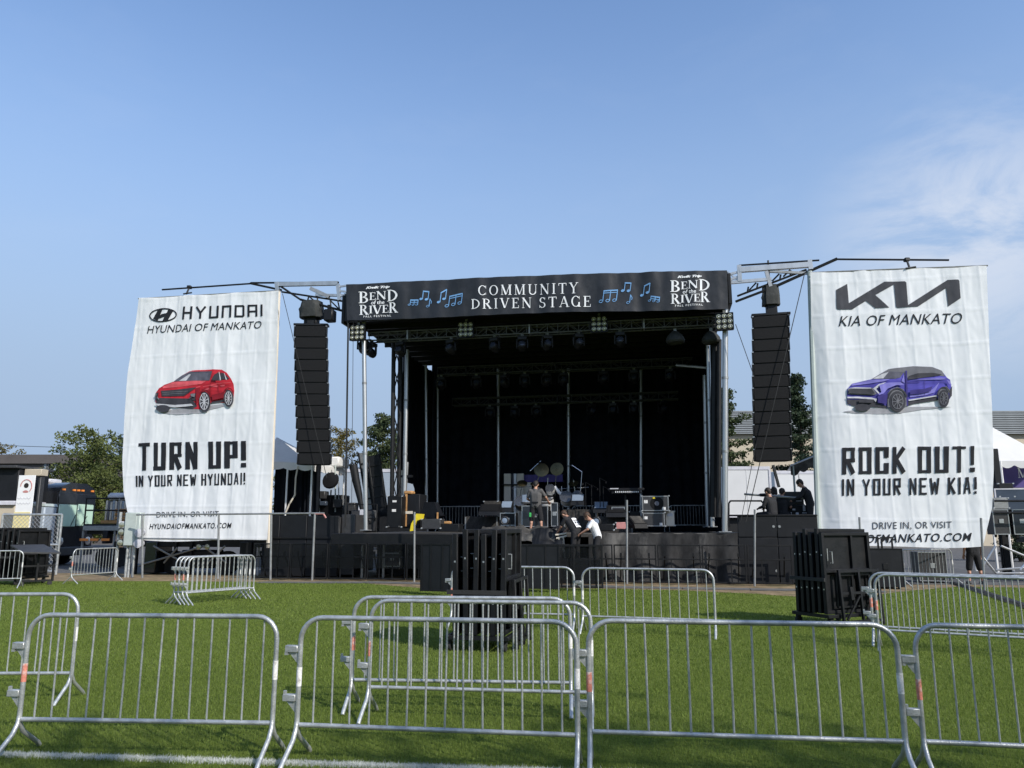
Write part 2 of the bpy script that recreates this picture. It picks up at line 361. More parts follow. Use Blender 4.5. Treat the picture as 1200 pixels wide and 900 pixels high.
# turf: many small blades, denser near the camera
LINE_A, LINE_B = gnd(-60, 883.5), gnd(640, 905)
def on_line(x, y, w=.075):
    t = (LINE_B-LINE_A).xy; n = Vector((-t.y, t.x)).normalized()
    return abs((x-LINE_A.x)*n.x+(y-LINE_A.y)*n.y) < w
def edge_y(x):
    for i in range(len(eg)-1):
        if eg[i].x <= x <= eg[i+1].x: return eg[i].y+(eg[i+1].y-eg[i].y)*(x-eg[i].x)/max(1e-6, eg[i+1].x-eg[i].x)
    return 24.
def grass():
    V = []; Fm = []
    for d0, d1, dens, hh, ww in ((4.4, 7.0, 5200, .036, .0042), (7.0, 10, 2900, .036, .0062), (10, 15, 1300, .038, .010), (15, 25.5, 420, .040, .018)):
        n = int(dens*(d1-d0)*(d0+d1)*.98)
        y = np.sqrt(rng.uniform(d0**2, d1**2, n)); x = rng.uniform(-1.0, 1.0, n)*y
        if d0 >= 15:
            ey = np.interp(x, [p.x for p in eg], [p.y for p in eg]); k = y < ey-.03+rng.normal(0, .05, n); x, y = x[k], y[k]; n = len(x)
        a = rng.uniform(0, 2*pi, n); h = hh*rng.uniform(.5, 1.25, n); ln = rng.normal(0, .55, n); la = rng.uniform(0, 2*pi, n)
        w = ww*rng.uniform(.7, 1.4, n)*.5
        P = np.zeros((n, 3, 3)); P[:, 0] = np.stack([x-w*np.cos(a), y-w*np.sin(a), np.zeros(n)], 1); P[:, 1] = np.stack([x+w*np.cos(a), y+w*np.sin(a), np.zeros(n)], 1)
        P[:, 2] = np.stack([x+h*ln*np.cos(la), y+h*ln*np.sin(la), h], 1)
        V.append(P)
    n = 26000; f = rng.uniform(-.02, 1.02, n); o = rng.normal(0, .030, n)
    tt = (LINE_B-LINE_A).xy; no = Vector((-tt.y, tt.x)).normalized(); x = LINE_A.x+tt.x*f+no.x*o; y = LINE_A.y+tt.y*f+no.y*o; a = rng.uniform(0, 2*pi, n); h = .030*rng.uniform(.4, 1.1, n); w = .0032; ln = rng.normal(0, .6, n); la = rng.uniform(0, 2*pi, n)
    P = np.zeros((n, 3, 3)); P[:, 0] = np.stack([x-w*np.cos(a), y-w*np.sin(a), np.zeros(n)], 1); P[:, 1] = np.stack([x+w*np.cos(a), y+w*np.sin(a), np.zeros(n)], 1); P[:, 2] = np.stack([x+h*ln*np.cos(la), y+h*ln*np.sin(la), h], 1); V.append(P)
    P = np.concatenate(V); t = (LINE_B-LINE_A).xy; nn = Vector((-t.y, t.x)).normalized()
    d = np.abs((P[:, 0, 0]-LINE_A.x)*nn.x+(P[:, 0, 1]-LINE_A.y)*nn.y)
    painted = d < .055+rng.normal(0, .012, len(d))
    painted &= rng.uniform(0, 1, len(d)) < .95
    for nm, sel, m in (('grass', ~painted, 'grass_blade'), ('painted_line', painted, 'grass_paint')):
        Q = P[sel].reshape(-1, 3); me = bpy.data.meshes.new(nm); k = len(Q)
        me.vertices.add(k); me.vertices.foreach_set('co', Q.ravel().astype(np.float32))
        me.loops.add(k); me.loops.foreach_set('vertex_index', np.arange(k, dtype=np.int32))
        me.polygons.add(k//3); me.polygons.foreach_set('loop_start', np.arange(0, k, 3, dtype=np.int32))
        try: me.polygons.foreach_set('loop_total', np.full(k//3, 3, dtype=np.int32))
        except Exception: pass
        me.update(calc_edges=True); me.materials.append(M(m)); o = bpy.data.objects.new(nm, me); COL.objects.link(o)
        tag(o, 'short mown green turf blades covering the field' if nm == 'grass' else 'white painted line of grass blades along the front edge of field', 'grass' if nm == 'grass' else 'line marking', kind='stuff')
grass()

# ================================================================ trees
def tree(name, label, base, height, crown_w, m, n=9000, leaf=.2, trunk_h=.3, conifer=False, seed=1, lean=0, group=None):
    r = random.Random(seed); t = thing(name, label, 'tree', base, 0, group)
    tb = MB(); th = height*.96; R = height*.016+.05
    pts = [(lean*k/6*.3+r.uniform(-.05, .05)*k*.5, r.uniform(-.05, .05)*k*.5, th*k/6) for k in range(7)]
    tb.tube(pts, [R*(1.2-1.12*k/6) for k in range(7)], 8)
    clumps = []; nl = 34
    for i in range(nl):
        f = trunk_h+(1-trunk_h)*(i+.5)/nl; g_ = (f-trunk_h)/(1-trunk_h)
        if conifer: rad = crown_w*.5*(1.02-g_)**.62*(.75+.25*sin(g_*9+seed))*r.uniform(.62, 1.15)
        else: rad = crown_w*.5*(max(0, 1-((g_-.38)/.66)**2))**.5*r.uniform(.62, 1.1)
        z0 = th*f; a = i*2.4+r.uniform(-.5, .5); up = .08 if conifer else .18
        p0 = Vector((lean*f*.3, 0, z0*.95)); p1 = Vector((lean*f*.3+cos(a)*rad, sin(a)*rad, min(height*.99, z0+rad*up)))
        md = p0.lerp(p1, .5)+Vector((0, 0, rad*.06))
        tb.tube([p0, md, p1], [R*.34*(1.1-f*.85), R*.2*(1.1-f*.85), .012], 5)
        for q, s in ((1, .9), (.72, 1.0), (.42, .95), (.12, .8)):
            c = p0.lerp(p1, q)+Vector((r.uniform(-1, 1), r.uniform(-1, 1), r.uniform(-.6, .6)))*crown_w*.035; clumps.append((c, s*crown_w*(.105 if conifer else .125)*(1-.45*g_)*r.uniform(.7, 1.3)))
    tb.build('trunk', 'bark', t)
    g = np.random.default_rng(seed); VV = []; tot = sum(s*s for c, s in clumps)
    for c, s in clumps:
        k = max(6, int(n*s*s/tot*r.uniform(.7, 1.3))); dv = g.normal(size=(k, 3)); dv /= np.linalg.norm(dv, axis=1)[:, None]
        rad = s*(g.uniform(.12, 1.15, k)**.6)[:, None]*np.array([1.3, 1.3, .55 if conifer else .8])
        p = np.array(c)+dv*rad
        a = g.normal(size=(k, 3)); a /= np.linalg.norm(a, axis=1)[:, None]; b = np.cross(a, g.normal(size=(k, 3))); b /= np.linalg.norm(b, axis=1)[:, None]
        L_ = leaf*g.uniform(.5, 1.2, k)[:, None]
        VV.append(np.stack([p-a*L_*.5, p+b*L_*.28, p+a*L_*.5, p-b*L_*.28], 1))
    Q = np.concatenate(VV).reshape(-1, 3); k = len(Q); me = bpy.data.meshes.new('crown')
    me.vertices.add(k); me.vertices.foreach_set('co', Q.ravel().astype(np.float32)); me.loops.add(k); me.loops.foreach_set('vertex_index', np.arange(k, dtype=np.int32))
    me.polygons.add(k//4); me.polygons.foreach_set('loop_start', np.arange(0, k, 4, dtype=np.int32))
    try: me.polygons.foreach_set('loop_total', np.full(k//4, 4, dtype=np.int32))
    except Exception: pass
    me.update(calc_edges=True); me.materials.append(M(m)); o = bpy.data.objects.new('crown', me); COL.objects.link(o); o.parent = t
    return t
def g0(x, D): p = at(x, 617, D); return (p.x, D, 0)
G = 'trees growing behind the stage'
tree('broadleaf_tree', 'bushy green broadleaf tree left of the white banner, behind the motorhome', g0(103, 58), 9.3, 6.4, 'leaf_green', 17000, .25, .12, seed=3)
tree('broadleaf_tree', 'darker green tree half hidden behind left edge of the red car banner', g0(143, 66), 9.7, 5.4, 'leaf_pine', 10000, .26, .15, seed=4, group=G)
tree('broadleaf_tree', 'yellowing olive tree seen just right of the left speaker array', g0(395, 62), 10.0, 4.6, 'leaf_olive', 11000, .22, .15, seed=5, group=G)
tree('pine_tree', 'green pine seen between silver front pole and black lattice tower', g0(446, 60), 10.9, 7.4, 'leaf_pine', 15000, .26, .15, True, seed=6, group=G)
tree('pine_tree', 'low distant pine peeking over the white tent roof', g0(338, 75), 9.6, 7.0, 'leaf_pine', 7000, .28, .2, True, seed=8, group=G)
tree('pine_tree', 'tall green pine between right stage pole and right speaker array', g0(858, 60), 13.2, 6.6, 'leaf_pine', 17000, .25, .06, True, seed=9, group=G)
tree('pine_tree', 'very dark pine between right speaker array and the blue car banner', g0(945, 58), 13.9, 6.2, 'leaf_pine_dark', 18000, .25, .06, True, seed=10, group=G)
tree('broadleaf_tree', 'yellow green treetop at the far left edge of the picture', g0(-8, 85), 11.2, 5.0, 'leaf_olive', 6000, .28, .2, seed=12, group=G)
tree('pine_tree', 'dark bush low in front of the purple backdrop at right edge', g0(1192, 40), 2.95, 2.2, 'leaf_pine_dark', 3000, .16, .05, False, seed=13)
# tree row behind the camera, whose shade lies over the nearest strip of grass
for i, (x, h) in enumerate(((6, 12.4), (11.5, 13.4), (17, 12.4), (0.5, 12.0))):
    tree('park_tree', 'broad tree standing behind the camera, %s of its row' % ORD[i], (x+1.5, -7.0+.5*(i % 2), 0), h, 8.0, 'leaf_green', 6000, .34, .2, seed=30+i, group='trees behind the camera')

# ================================================================ far buildings
def building_left():
    t = thing('flat_building', 'dark brown flat roofed building behind the tree at left', 'building', (0, 0, 0))
    D = 78; a = at(-120, 617, D); b = at(112, 617, D); zt = at(30, 533, D).z
    MB().boxr((a.x, D, 0), (b.x, D+14, zt-.9)).build('wall', 'brown_wall', t)
    MB().boxr((a.x-.3, D-.35, zt-.9), (b.x+.3, D+14, zt)).build('roof', 'brown_wall', t)
    for x0, x1, y0, y1 in ((51, 57, 543, 572), (58, 65, 543, 572), (-20, -8, 545, 570), (20, 28, 548, 572)):
        p = at(x0, y0, D-.05); q = at(x1, y1, D-.05)
        w = MB().boxr((p.x, D-.06, q.z), (q.x, D+.1, p.z)).build('window', 'trailer_blue_grey', t)
        fr = MB()
        for u in (p.x, (p.x+q.x)/2, q.x): fr.boxr((u-.05, D-.1, q.z-.04), (u+.05, D-.065, p.z+.05))
        fr.build('frame', 'brown_wall', w)
building_left()
def building_right():
    t = thing('ribbed_roof_building', 'beige building with ribbed grey metal roof behind right banner', 'building', (0, 0, 0))
    D = 72; a = at(846, 617, D); b = at(1330, 617, D); zt = at(1180, 481, D).z; ze = at(1180, 509, D).z
    MB().boxr((a.x, D, 0), (b.x, D+22, ze)).build('wall', 'beige_wall', t)
    n = 13; h = (zt-ze)/n
    proto = None
    for i in range(n):
        m = MB().boxr((a.x-.4, -.16, .02), (b.x+.4, .14, h-.06))
        if proto is None: proto = m.build('roof_panel', 'ribbed_roof', t, loc=(0, D-.3+.02*i, ze)); 
        else: share(proto, t, (0, D-.3+.02*i, ze+h*i))
    MB().boxr((a.x-.4, D, ze), (b.x+.4, D+22, zt-.05)).build('roof', 'ribbed_roof', t)
building_right()

def trailer(label, x0, x1, yt, yb, D, m, depth=3.0, fascia=True):
    a = at(x0, yt, D); b = at(x1, yb, D)
    t = thing('box_trailer', label, 'trailer', ((a.x+b.x)/2, D, 0)); w = (b.x-a.x)/2
    MB().boxr((-w, 0, b.z), (w, depth, a.z), .05).build('body', m, t)
    MB().boxr((-w-.02, -.03, a.z-.16), (w+.02, -.003, a.z+.02)).build('roof_rail', 'ink_pale', t)
    MB().boxr((-w-.02, -.03, b.z-.02), (w+.02, -.003, b.z+.14)).build('side_rail', 'ink_pale', t)
    for s in (-1, 1): MB().boxr((s*w-.06, -.035, b.z+.14), (s*w+.06, -.004, a.z-.16)).build('corner_post', 'ink_pale', t)
    k = int(2*w/1.2)
    for i in range(1, k): MB().boxr((-w+2*w*i/k-.02, -.012, b.z+.15), (-w+2*w*i/k+.02, -.002, a.z-.17)).build('seam', m, t)
    for s in (-.6, .6):
        MB().lathe([(.1, -.14), (.5, -.12), (.5, .12), (.1, .14)], 18, TR(s*w, .5, .5) @ Matrix.Rotation(pi/2, 4, 'X')).build('wheel', 'rubber', t)
    MB().boxr((-w, .3, .6), (w, depth-.3, b.z+.01)).build('chassis', 'black_steel', t)
trailer('white box trailer parked behind the monitor platform at right', 847, 905, 547, 606, 42, 'trailer_white')
trailer('second white trailer further right, partly behind the seated crew', 908, 1000, 552, 604, 46, 'trailer_white')
trailer('pale blue grey trailer behind the left stage wing', 372, 500, 550, 598, 44, 'trailer_blue_grey')

# ================================================================ left background: motorhome, pallets, sign, booth
def motorhome():
    q = at(64, 617, 35); rz = radians(80); t = thing('motorhome', 'black motorhome with pale green reflecting windscreen parked at left', 'motorhome', (q.x, 35, 0), rz)
    Wd, Hh, Ln = 2.45, 3.75, 8.5                     # local x runs across the front, local y runs back along the side
    pr = [(0, .45), (0, 3.2), (.22, 3.55), (.7, Hh), (Wd-.7, Hh), (Wd-.22, 3.55), (Wd, 3.2), (Wd, .45)]
    MB().prism(pr, 0, Ln).build('body', 'bus_black', t)
    MB().boxr((.12, -.05, 1.75), (1.22, .03, 2.75), .03).build('windscreen', 'bus_glass', t); MB().boxr((1.30, -.05, 1.78), (2.32, .03, 2.78), .03).build('windscreen', 'bus_glass', t)
    MB().boxr((.05, -.03, 2.8), (Wd-.05, .0, 3.25), .02).build('destination_panel', 'bus_black', t)
    MB().boxr((-.02, -.14, .45), (Wd+.02, -.02, .85), .05).build('bumper', 'meter_dark', t)
    for x in (.3, .95, 1.22, 1.5, 2.15): MB().boxr((x-.07, -.06, 3.38), (x+.07, .3, 3.46)).build('marker_light', 'amber', t)
    for x in (.35, 2.1): MB().lathe([(.02, -.06), (.15, -.06), (.19, .02), (.02, .06)], 12, TR(x, -.05, 1.1) @ Matrix.Rotation(pi/2, 4, 'X')).build('headlight', 'chrome', t)
    MB().bar((.9, -.07, 1.8), (1.15, -.07, 2.3), .02).build('wiper', 'black_steel', t); MB().bar((1.6, -.07, 1.82), (1.9, -.07, 2.25), .02).build('wiper', 'black_steel', t)
    for y0, y1 in ((.5, 1.3), (3.2, 4.2), (5.0, 6.0)): MB().boxr((-.03, y0, 1.7), (.05, y1, 2.5), .02).build('side_window', 'bus_glass' if y0 < 1 else 'window_dark', t)
    MB().boxr((-.06, 1.5, 3.0), (.02, 4.5, 3.12), .02).build('awning_roll', 'ink_pale', t)
    MB().boxr((-.02, .1, 1.3), (.03, Ln-.2, 1.36)).build('side_trim', 'meter_dark', t)
    for y in (1.4, 6.6):
        for x in (.12, Wd-.12): MB().lathe([(.15, -.14), (.5, -.12), (.5, .12), (.15, .14)], 18, TR(x, y, .5) @ Matrix.Rotation(pi/2, 4, 'Y')).build('wheel', 'rubber', t)
    for y in (1.2, 3.4, 5.8): MB().boxr((.8, y, Hh-.01), (1.6, y+.8, Hh+.2), .05).build('roof_vent', 'ink_pale', t)
motorhome()
def booth():
    D = 33; t = thing('ticket_booth', 'dark box booth with pale counter at the far left edge', 'booth', (at(4, 617, D).x, D, 0)); x0 = at(4, 617, D).x
    X = lambda x: at(x, 617, D).x-x0
    Z = lambda y: at(4, y, D).z
    MB().boxr((X(-60), 0, Z(587)), (X(15), 2.2, Z(549)), .03).build('wall', 'black_vinyl', t)
    MB().boxr((X(-60), -.3, Z(549)), (X(17), 2.4, Z(546)), .02).build('roof', 'meter_dark', t)
    MB().boxr((X(-60), -.15, Z(592)), (X(16), 2.2, Z(587)), .02).build('counter', 'ink_pale', t)
    MB().boxr((X(-60), 0, 0), (X(15), 2.2, Z(592)), .02).build('base', 'beige_wall', t)
    MB().boxr((X(16), .3, Z(557)), (X(36.5), .8, Z(549)), .02).build('awning', 'beige_wall', t)
    MB().boxr((X(17), .4, 0), (X(20), .7, Z(557)), .02).boxr((X(32), .4, 0), (X(35), .7, Z(557)), .02).build('awning_post', 'meter_dark', t)
booth()
def feather_sign():
    D = 31.5; a = at(25.5, 557, D); t = thing('upright_sign', 'tall white sign with red emblem and yellow foot, beside the booth', 'sign', (a.x, D, 0), radians(-4))
    X = lambda x: (at(x, 617, D).x-a.x)
    Z = lambda y: at(25, y, D).z
    MB().boxr((X(15.5), -.01, .1), (X(36), .02, Z(557)), .005).build('panel', 'sign_white', t)
    MB().boxr((X(14.8), -.028, .1), (X(34.5), -.014, Z(600))).build('yellow_band', 'sign_yellow', t)
    for i, (x, y, w, h) in enumerate(((26, 569, 6, 6), (26, 576, 7, 3))):
        m = MB(); n = 14; m.add([(X(x)+(X(x+w)-X(x))*.5*cos(k*2*pi/n)*(1-.35*sin(k*2*pi/n)*(i)), -.016-.002*i, Z(y)+(Z(y-h)-Z(y))*.5*sin(k*2*pi/n)) for k in range(n)], [tuple(range(n))]); m.build('emblem', ('hair_dark', 'sign_art')[i], t)
    m = MB(); m.tube([(X(26)+(X(33)-X(26))*cos(k*pi/8), -.014, Z(570)+(Z(562)-Z(570))*sin(k*pi/8)) for k in range(-2, 9)], .02, 4); m.build('emblem_ring', 'sign_art', t)
    for y in (584, 590): 
        m = MB(); m.tube([(X(17+2*k), -.014, Z(y)+.03*((-1)**k)) for k in range(9)], .012, 4); m.build('script_line', 'ink_pale', t)
feather_sign()
def water_tank():
    D = 34; a = at(43, 617, D)
    t = thing('utility_cart', 'grey domed utility cart between the white sign and the motorhome', 'cart', (a.x, D, 0)); zt = at(43, 590, D).z
    MB().boxr((-.28, 0, .35), (.28, .9, zt-.12), .05).build('body', 'trailer_blue_grey', t)
    MB().prism([(-.3, zt-.12), (.3, zt-.12), (.24, zt), (-.24, zt)], -.02, .92).build('lid', 'grey_box', t)
    for s in (-1, 1): MB().lathe([(.03, -.05), (.2, -.05), (.2, .05), (.03, .05)], 12, TR(s*.3, .3, .2) @ Matrix.Rotation(pi/2, 4, 'Y')).build('wheel', 'rubber', t)
    MB().boxr((-.24, .1, .15), (.24, .8, .35)).build('frame', 'black_steel', t)
water_tank()
def flatbed():
    D = 33.5; X0 = at(122, 617, D).x; X = lambda x: at(x, 617, D).x-X0; Z = lambda y: at(122, y, D).z
    t = thing('flatbed_trailer', 'dark flatbed trailer with steel railing left of the banner', 'trailer', (X0, D, 0))
    MB().boxr((X(97), 0, Z(622)), (X(170), 2.4, Z(616)), .02).build('bed', 'steel_grey', t)
    MB().boxr((X(97), .02, Z(616)), (X(134), 2.3, Z(614)), .01).build('deck', 'black_paint', t)
    MB().boxr((X(98), .3, Z(626)), (X(168), 2.1, Z(622))).build('chassis', 'black_steel', t)
    for y in (584, 598): MB().tube([(X(97), .06, Z(y)), (X(150), .06, Z(y))], .035, 6).build('rail', 'black_steel', t)
    for x in (97.5, 136.5, 150): MB().tube([(X(x), .06, Z(616)), (X(x), .06, Z(584))], .035, 6).build('rail_post', ('black_steel', 'steel_grey')[x == 136.5], t)
    for x in (100, 112, 125): MB().boxr((X(x)-.18, -.03, Z(634)), (X(x)+.18, .02, Z(631)), .01).build('reflector', 'amber', t)
    MB().boxr((X(121), -.02, Z(637)), (X(127), .5, Z(622)), .03).build('mudflap', 'black_vinyl', t)
    for x in (97, 134): MB().tube([(X(x), .1, 0.02), (X(x), .1, Z(622))], .05, 6).build('support_leg', 'steel_grey', t)
    for x in (110, 118, 128): MB().lathe([(.1, -.12), (.42, -.1), (.42, .1), (.1, .12)], 16, TR(X(x), 1.2, .44) @ Matrix.Rotation(pi/2, 4, 'X')).build('wheel', 'rubber', t)
    # striped bundle on a pallet
    b = thing('striped_bundle', 'bundle of upright cream and grey striped panels standing on the flatbed', 'panel bundle', (X0+X(130), D+.4, Z(614)))
    for i in range(11):
        w = X(1.9+122)-0
        MB().boxr((X(115.5+2.75*i)-X(130), 0, .16), (X(117.9+2.75*i)-X(130), .9+.05*(i % 2), Z(586)-Z(614)-.03*(i % 3)), .02).build('panel', ('cream_panel', 'ink_mid', 'cream_panel', 'trailer_blue_grey')[i % 4], b)
    MB().boxr((X(113)-X(130), -.1, .02), (X(147)-X(130), 1.0, .15), .01).build('pallet', 'wood_orange', b)
    MB().boxr((X(116)-X(130), -.05, Z(585.5)-Z(614)), (X(140)-X(130), .9, Z(577)-Z(614)), .12).build('cover', 'ink_pale', b)
    c = thing('wooden_pallet_stack', 'small orange wooden pallets stacked before the striped bundle', 'pallet', (X0+X(136), D+.35, Z(614)))
    for i in range(4): MB().boxr((X(128)-X(136), 0, .02+.17*i), (X(145)-X(136), .3, .14+.17*i), .01).build('pallet', 'wood_orange', c)
flatbed()
def electric_box():
    D = 27.6; X0 = at(155, 617, D).x; X = lambda x: at(x, 617, D).x-X0; Z = lambda y: at(155, y, D).z
    t = thing('electrical_cabinet', 'pale grey green electrical cabinet raised on steel posts beside left banner', 'electrical box', (X0, D, 0))
    MB().boxr((X(145.5), 0, Z(640)), (X(163.5), .35, Z(600.5)), .02).build('cabinet', 'grey_box', t)
    MB().boxr((X(146.5), -.02, Z(639)), (X(159.5), -.003, Z(601.5)), .006).build('door', 'grey_box', t)
    for x in (149.5, 153, 157.5): MB().tube([(X(x), .15, 0), (X(x), .15, Z(639.9))], .045, 8).build('post', 'galvanised', t)
    for y in (624.5, 637): MB().lathe([(.02, -.16), (.12, -.16), (.15, -.02), (.15, .1), (.02, .12)], 14, TR(X(165.5), -.05, Z(y)) @ Matrix.Rotation(pi/2, 4, 'X')).build('knob', 'ink_pale', t)
    u = thing('meter_post', 'steel post carrying three round electric meters left of the cabinet', 'electric meter', (X0+X(139.5), D+.1, 0))
    MB().tube([(X(136)-X(139.5), .15, 0), (X(136)-X(139.5), .15, Z(600))], .05, 8).build('post', 'galvanised', u)
    for i, y in enumerate((615, 623.5, 636)):
        bx = MB().boxr((X(137.2)-X(139.5), -.02, Z(y+4)), (X(144.6)-X(139.5), .12, Z(y-4)), .02).build('meter_box', ('ink_pale', 'meter_dark', 'meter_dark')[i], u)
        MB().lathe([(.02, -.1), (.09, -.09), (.1, 0), (.02, .02)], 14, TR(X(141.2)-X(139.5), -.03, Z(y)) @ Matrix.Rotation(pi/2, 4, 'X')).build('dial', 'lamp_glass', bx)
electric_box()
def chain_gate():
    D = 29.0; X0 = at(38, 617, D).x; X = lambda x: at(x, 617, D).x-X0; Z = lambda y: at(38, y, D).z
    t = thing('chain_link_gate', 'galvanised chain link gate standing open behind the left black stack', 'gate', (X0, D, 0))
    zt = Z(603); x0, x1 = X(2), X(71.5)
    def P(u, z): return (u, (u-x1)*.0, z)
    for a, b in (((x0, .12), (x0, zt)), ((x1, .02), (x1, zt)), ((x0, zt), (x1, zt)), ((x0, .14), (x1, .14)), ((x0, zt*.5), (x1, zt*.5))):
        MB().tube([P(*a), P(*b)], .04, 8).build('frame_tube', 'galvanised', t)
    MB().tube([(X(67.5), .05, .1), (X(67.5), .05, zt)], .03, 6).build('frame_tube', 'galvanised', t)
    m = MB(); h = zt-.14; s = .15
    k = int((x1-x0+h)/s)
    for i in range(k):
        c = x0-h+i*s
        for sg in (1, -1):
            if sg > 0: a0, a1 = (c, .14), (c+h, zt)
            else: a0, a1 = (c+h, .14), (c, zt)
            def cl(p, q):
                for lim, side in ((x0, 1), (x1, -1)):
                    if (p[0]-lim)*side < 0:
                        if (q[0]-lim)*side < 0: return None
                        f = (lim-p[0])/(q[0]-p[0]); p = (lim, p[1]+f*(q[1]-p[1]))
                    elif (q[0]-lim)*side < 0:
                        f = (lim-p[0])/(q[0]-p[0]); q = (lim, p[1]+f*(q[1]-p[1]))
                return p, q
            z = cl(a0, a1)
            if z and abs(z[0][0]-z[1][0]) > .02: m.tube([(z[0][0], .01*sg, z[0][1]), (z[1][0], .01*sg, z[1][1])], .008, 3, caps=False)
    tag(m.build('chain_link', 'chain_wire', t), kind='stuff')
chain_gate()
# ================================================================ LETTERING (own stroke fonts, mapped onto cloth)
BLOCK = {'T': [[(0, 1), (1, 1)], [(.5, 1), (.5, 0)]], 'U': [[(0, 1), (0, 0)], [(0, 0), (1, 0)], [(1, 0), (1, 1)]],
 'R': [[(0, 0), (0, 1)], [(0, 1), (1, 1)], [(1, 1), (1, .55)], [(1, .52), (.1, .52)], [(.38, .5), (1, 0)]],
 'N': [[(0, 0), (0, 1)], [(0.05, 1), (.95, 0)], [(1, 0), (1, 1)]], 'P': [[(0, 0), (0, 1)], [(0, 1), (1, 1)], [(1, 1), (1, .42)], [(1, .42), (0, .42)]],
 'I': [[(.5, 0), (.5, 1)]], 'Y': [[(0, 1), (.5, .45)], [(1, 1), (.5, .45)], [(.5, .48), (.5, 0)]],
 'O': [[(0, 0), (0, 1)], [(0, 1), (1, 1)], [(1, 1), (1, 0)], [(1, 0), (0, 0)]], 'E': [[(0, 0), (0, 1)], [(0, 1), (1, 1)], [(0, .5), (.8, .5)], [(0, 0), (1, 0)]],
 'W': [[(0, 1), (.22, 0)], [(.22, 0), (.5, .75)], [(.5, .75), (.78, 0)], [(.78, 0), (1, 1)]], 'H': [[(0, 0), (0, 1)], [(1, 0), (1, 1)], [(0, .5), (1, .5)]],
 'D': [[(0, 0), (0, 1)], [(0, 1), (.9, 1)], [(1, .92), (1, .08)], [(.9, 0), (0, 0)]], 'A': [[(0, 0), (.42, 1)], [(.58, 1), (1, 0)], [(.2, .3), (.8, .3)], [(.4, 1), (.6, 1)]],
 'C': [[(1, .68), (1, 1)], [(1, 1), (0, 1)], [(0, 1), (0, 0)], [(0, 0), (1, 0)], [(1, 0), (1, .32)]], 'K': [[(0, 0), (0, 1)], [(1, 1), (.08, .48)], [(.2, .55), (1, 0)]],
 '!': [[(.5, 1), (.5, .32)], [(.5, .02), (.5, .06)]], 'n': [[(0, 0), (0, 1)], [(0, 1), (1, 1)], [(1, 1), (1, 0)]], 'a': [[(0, 0), (0, 1)], [(0, 1), (1, 1)], [(1, 1), (1, 0)], [(0, .42), (1, .42)]]}
def block_text(s, aw=.62, gap=.2, t=.17, horiz=.72, space=.42, jitter=0.0):
    V = []; F = []; x = 0.; lay = 0; r = random.Random(len(s))
    for ch in s:
        if ch == ' ': x += space; continue
        w = {'I': t*1.0, '!': t*1.1, 'W': aw*1.3, 'Y': aw*1.1}.get(ch, aw)
        for (a, b) in BLOCK[ch]:
            iw = max(0, w-t); ih = 1-t*horiz
            p = Vector((x+t/2+a[0]*iw, t*horiz/2+a[1]*ih)); q = Vector((x+t/2+b[0]*iw, t*horiz/2+b[1]*ih))
            d = (q-p).normalized(); hz = abs(d.x) > abs(d.y); tw = (t*horiz if hz else t)*(1+r.uniform(-jitter, jitter))
            if abs(d.x) > .12 and abs(d.y) > .12: tw *= .92
            e = (t/2 if hz else t*horiz/2); n = Vector((-d.y, d.x))*tw/2
            if abs(d.x) > .12 and abs(d.y) > .12: e = tw*.25
            p = p-d*e; q = q+d*e
            o = len(V); lay = (lay+1) % 6; tp = r.uniform(1-jitter, 1+jitter)
            V += [(*(p-n), lay), (*(q-n*tp), lay), (*(q+n*tp), lay), (*(p+n), lay)]; F.append((o, o+1, o+2, o+3))
        x += w+gap
    x -= gap
    return [(a/x, b, c) for a, b, c in V], F
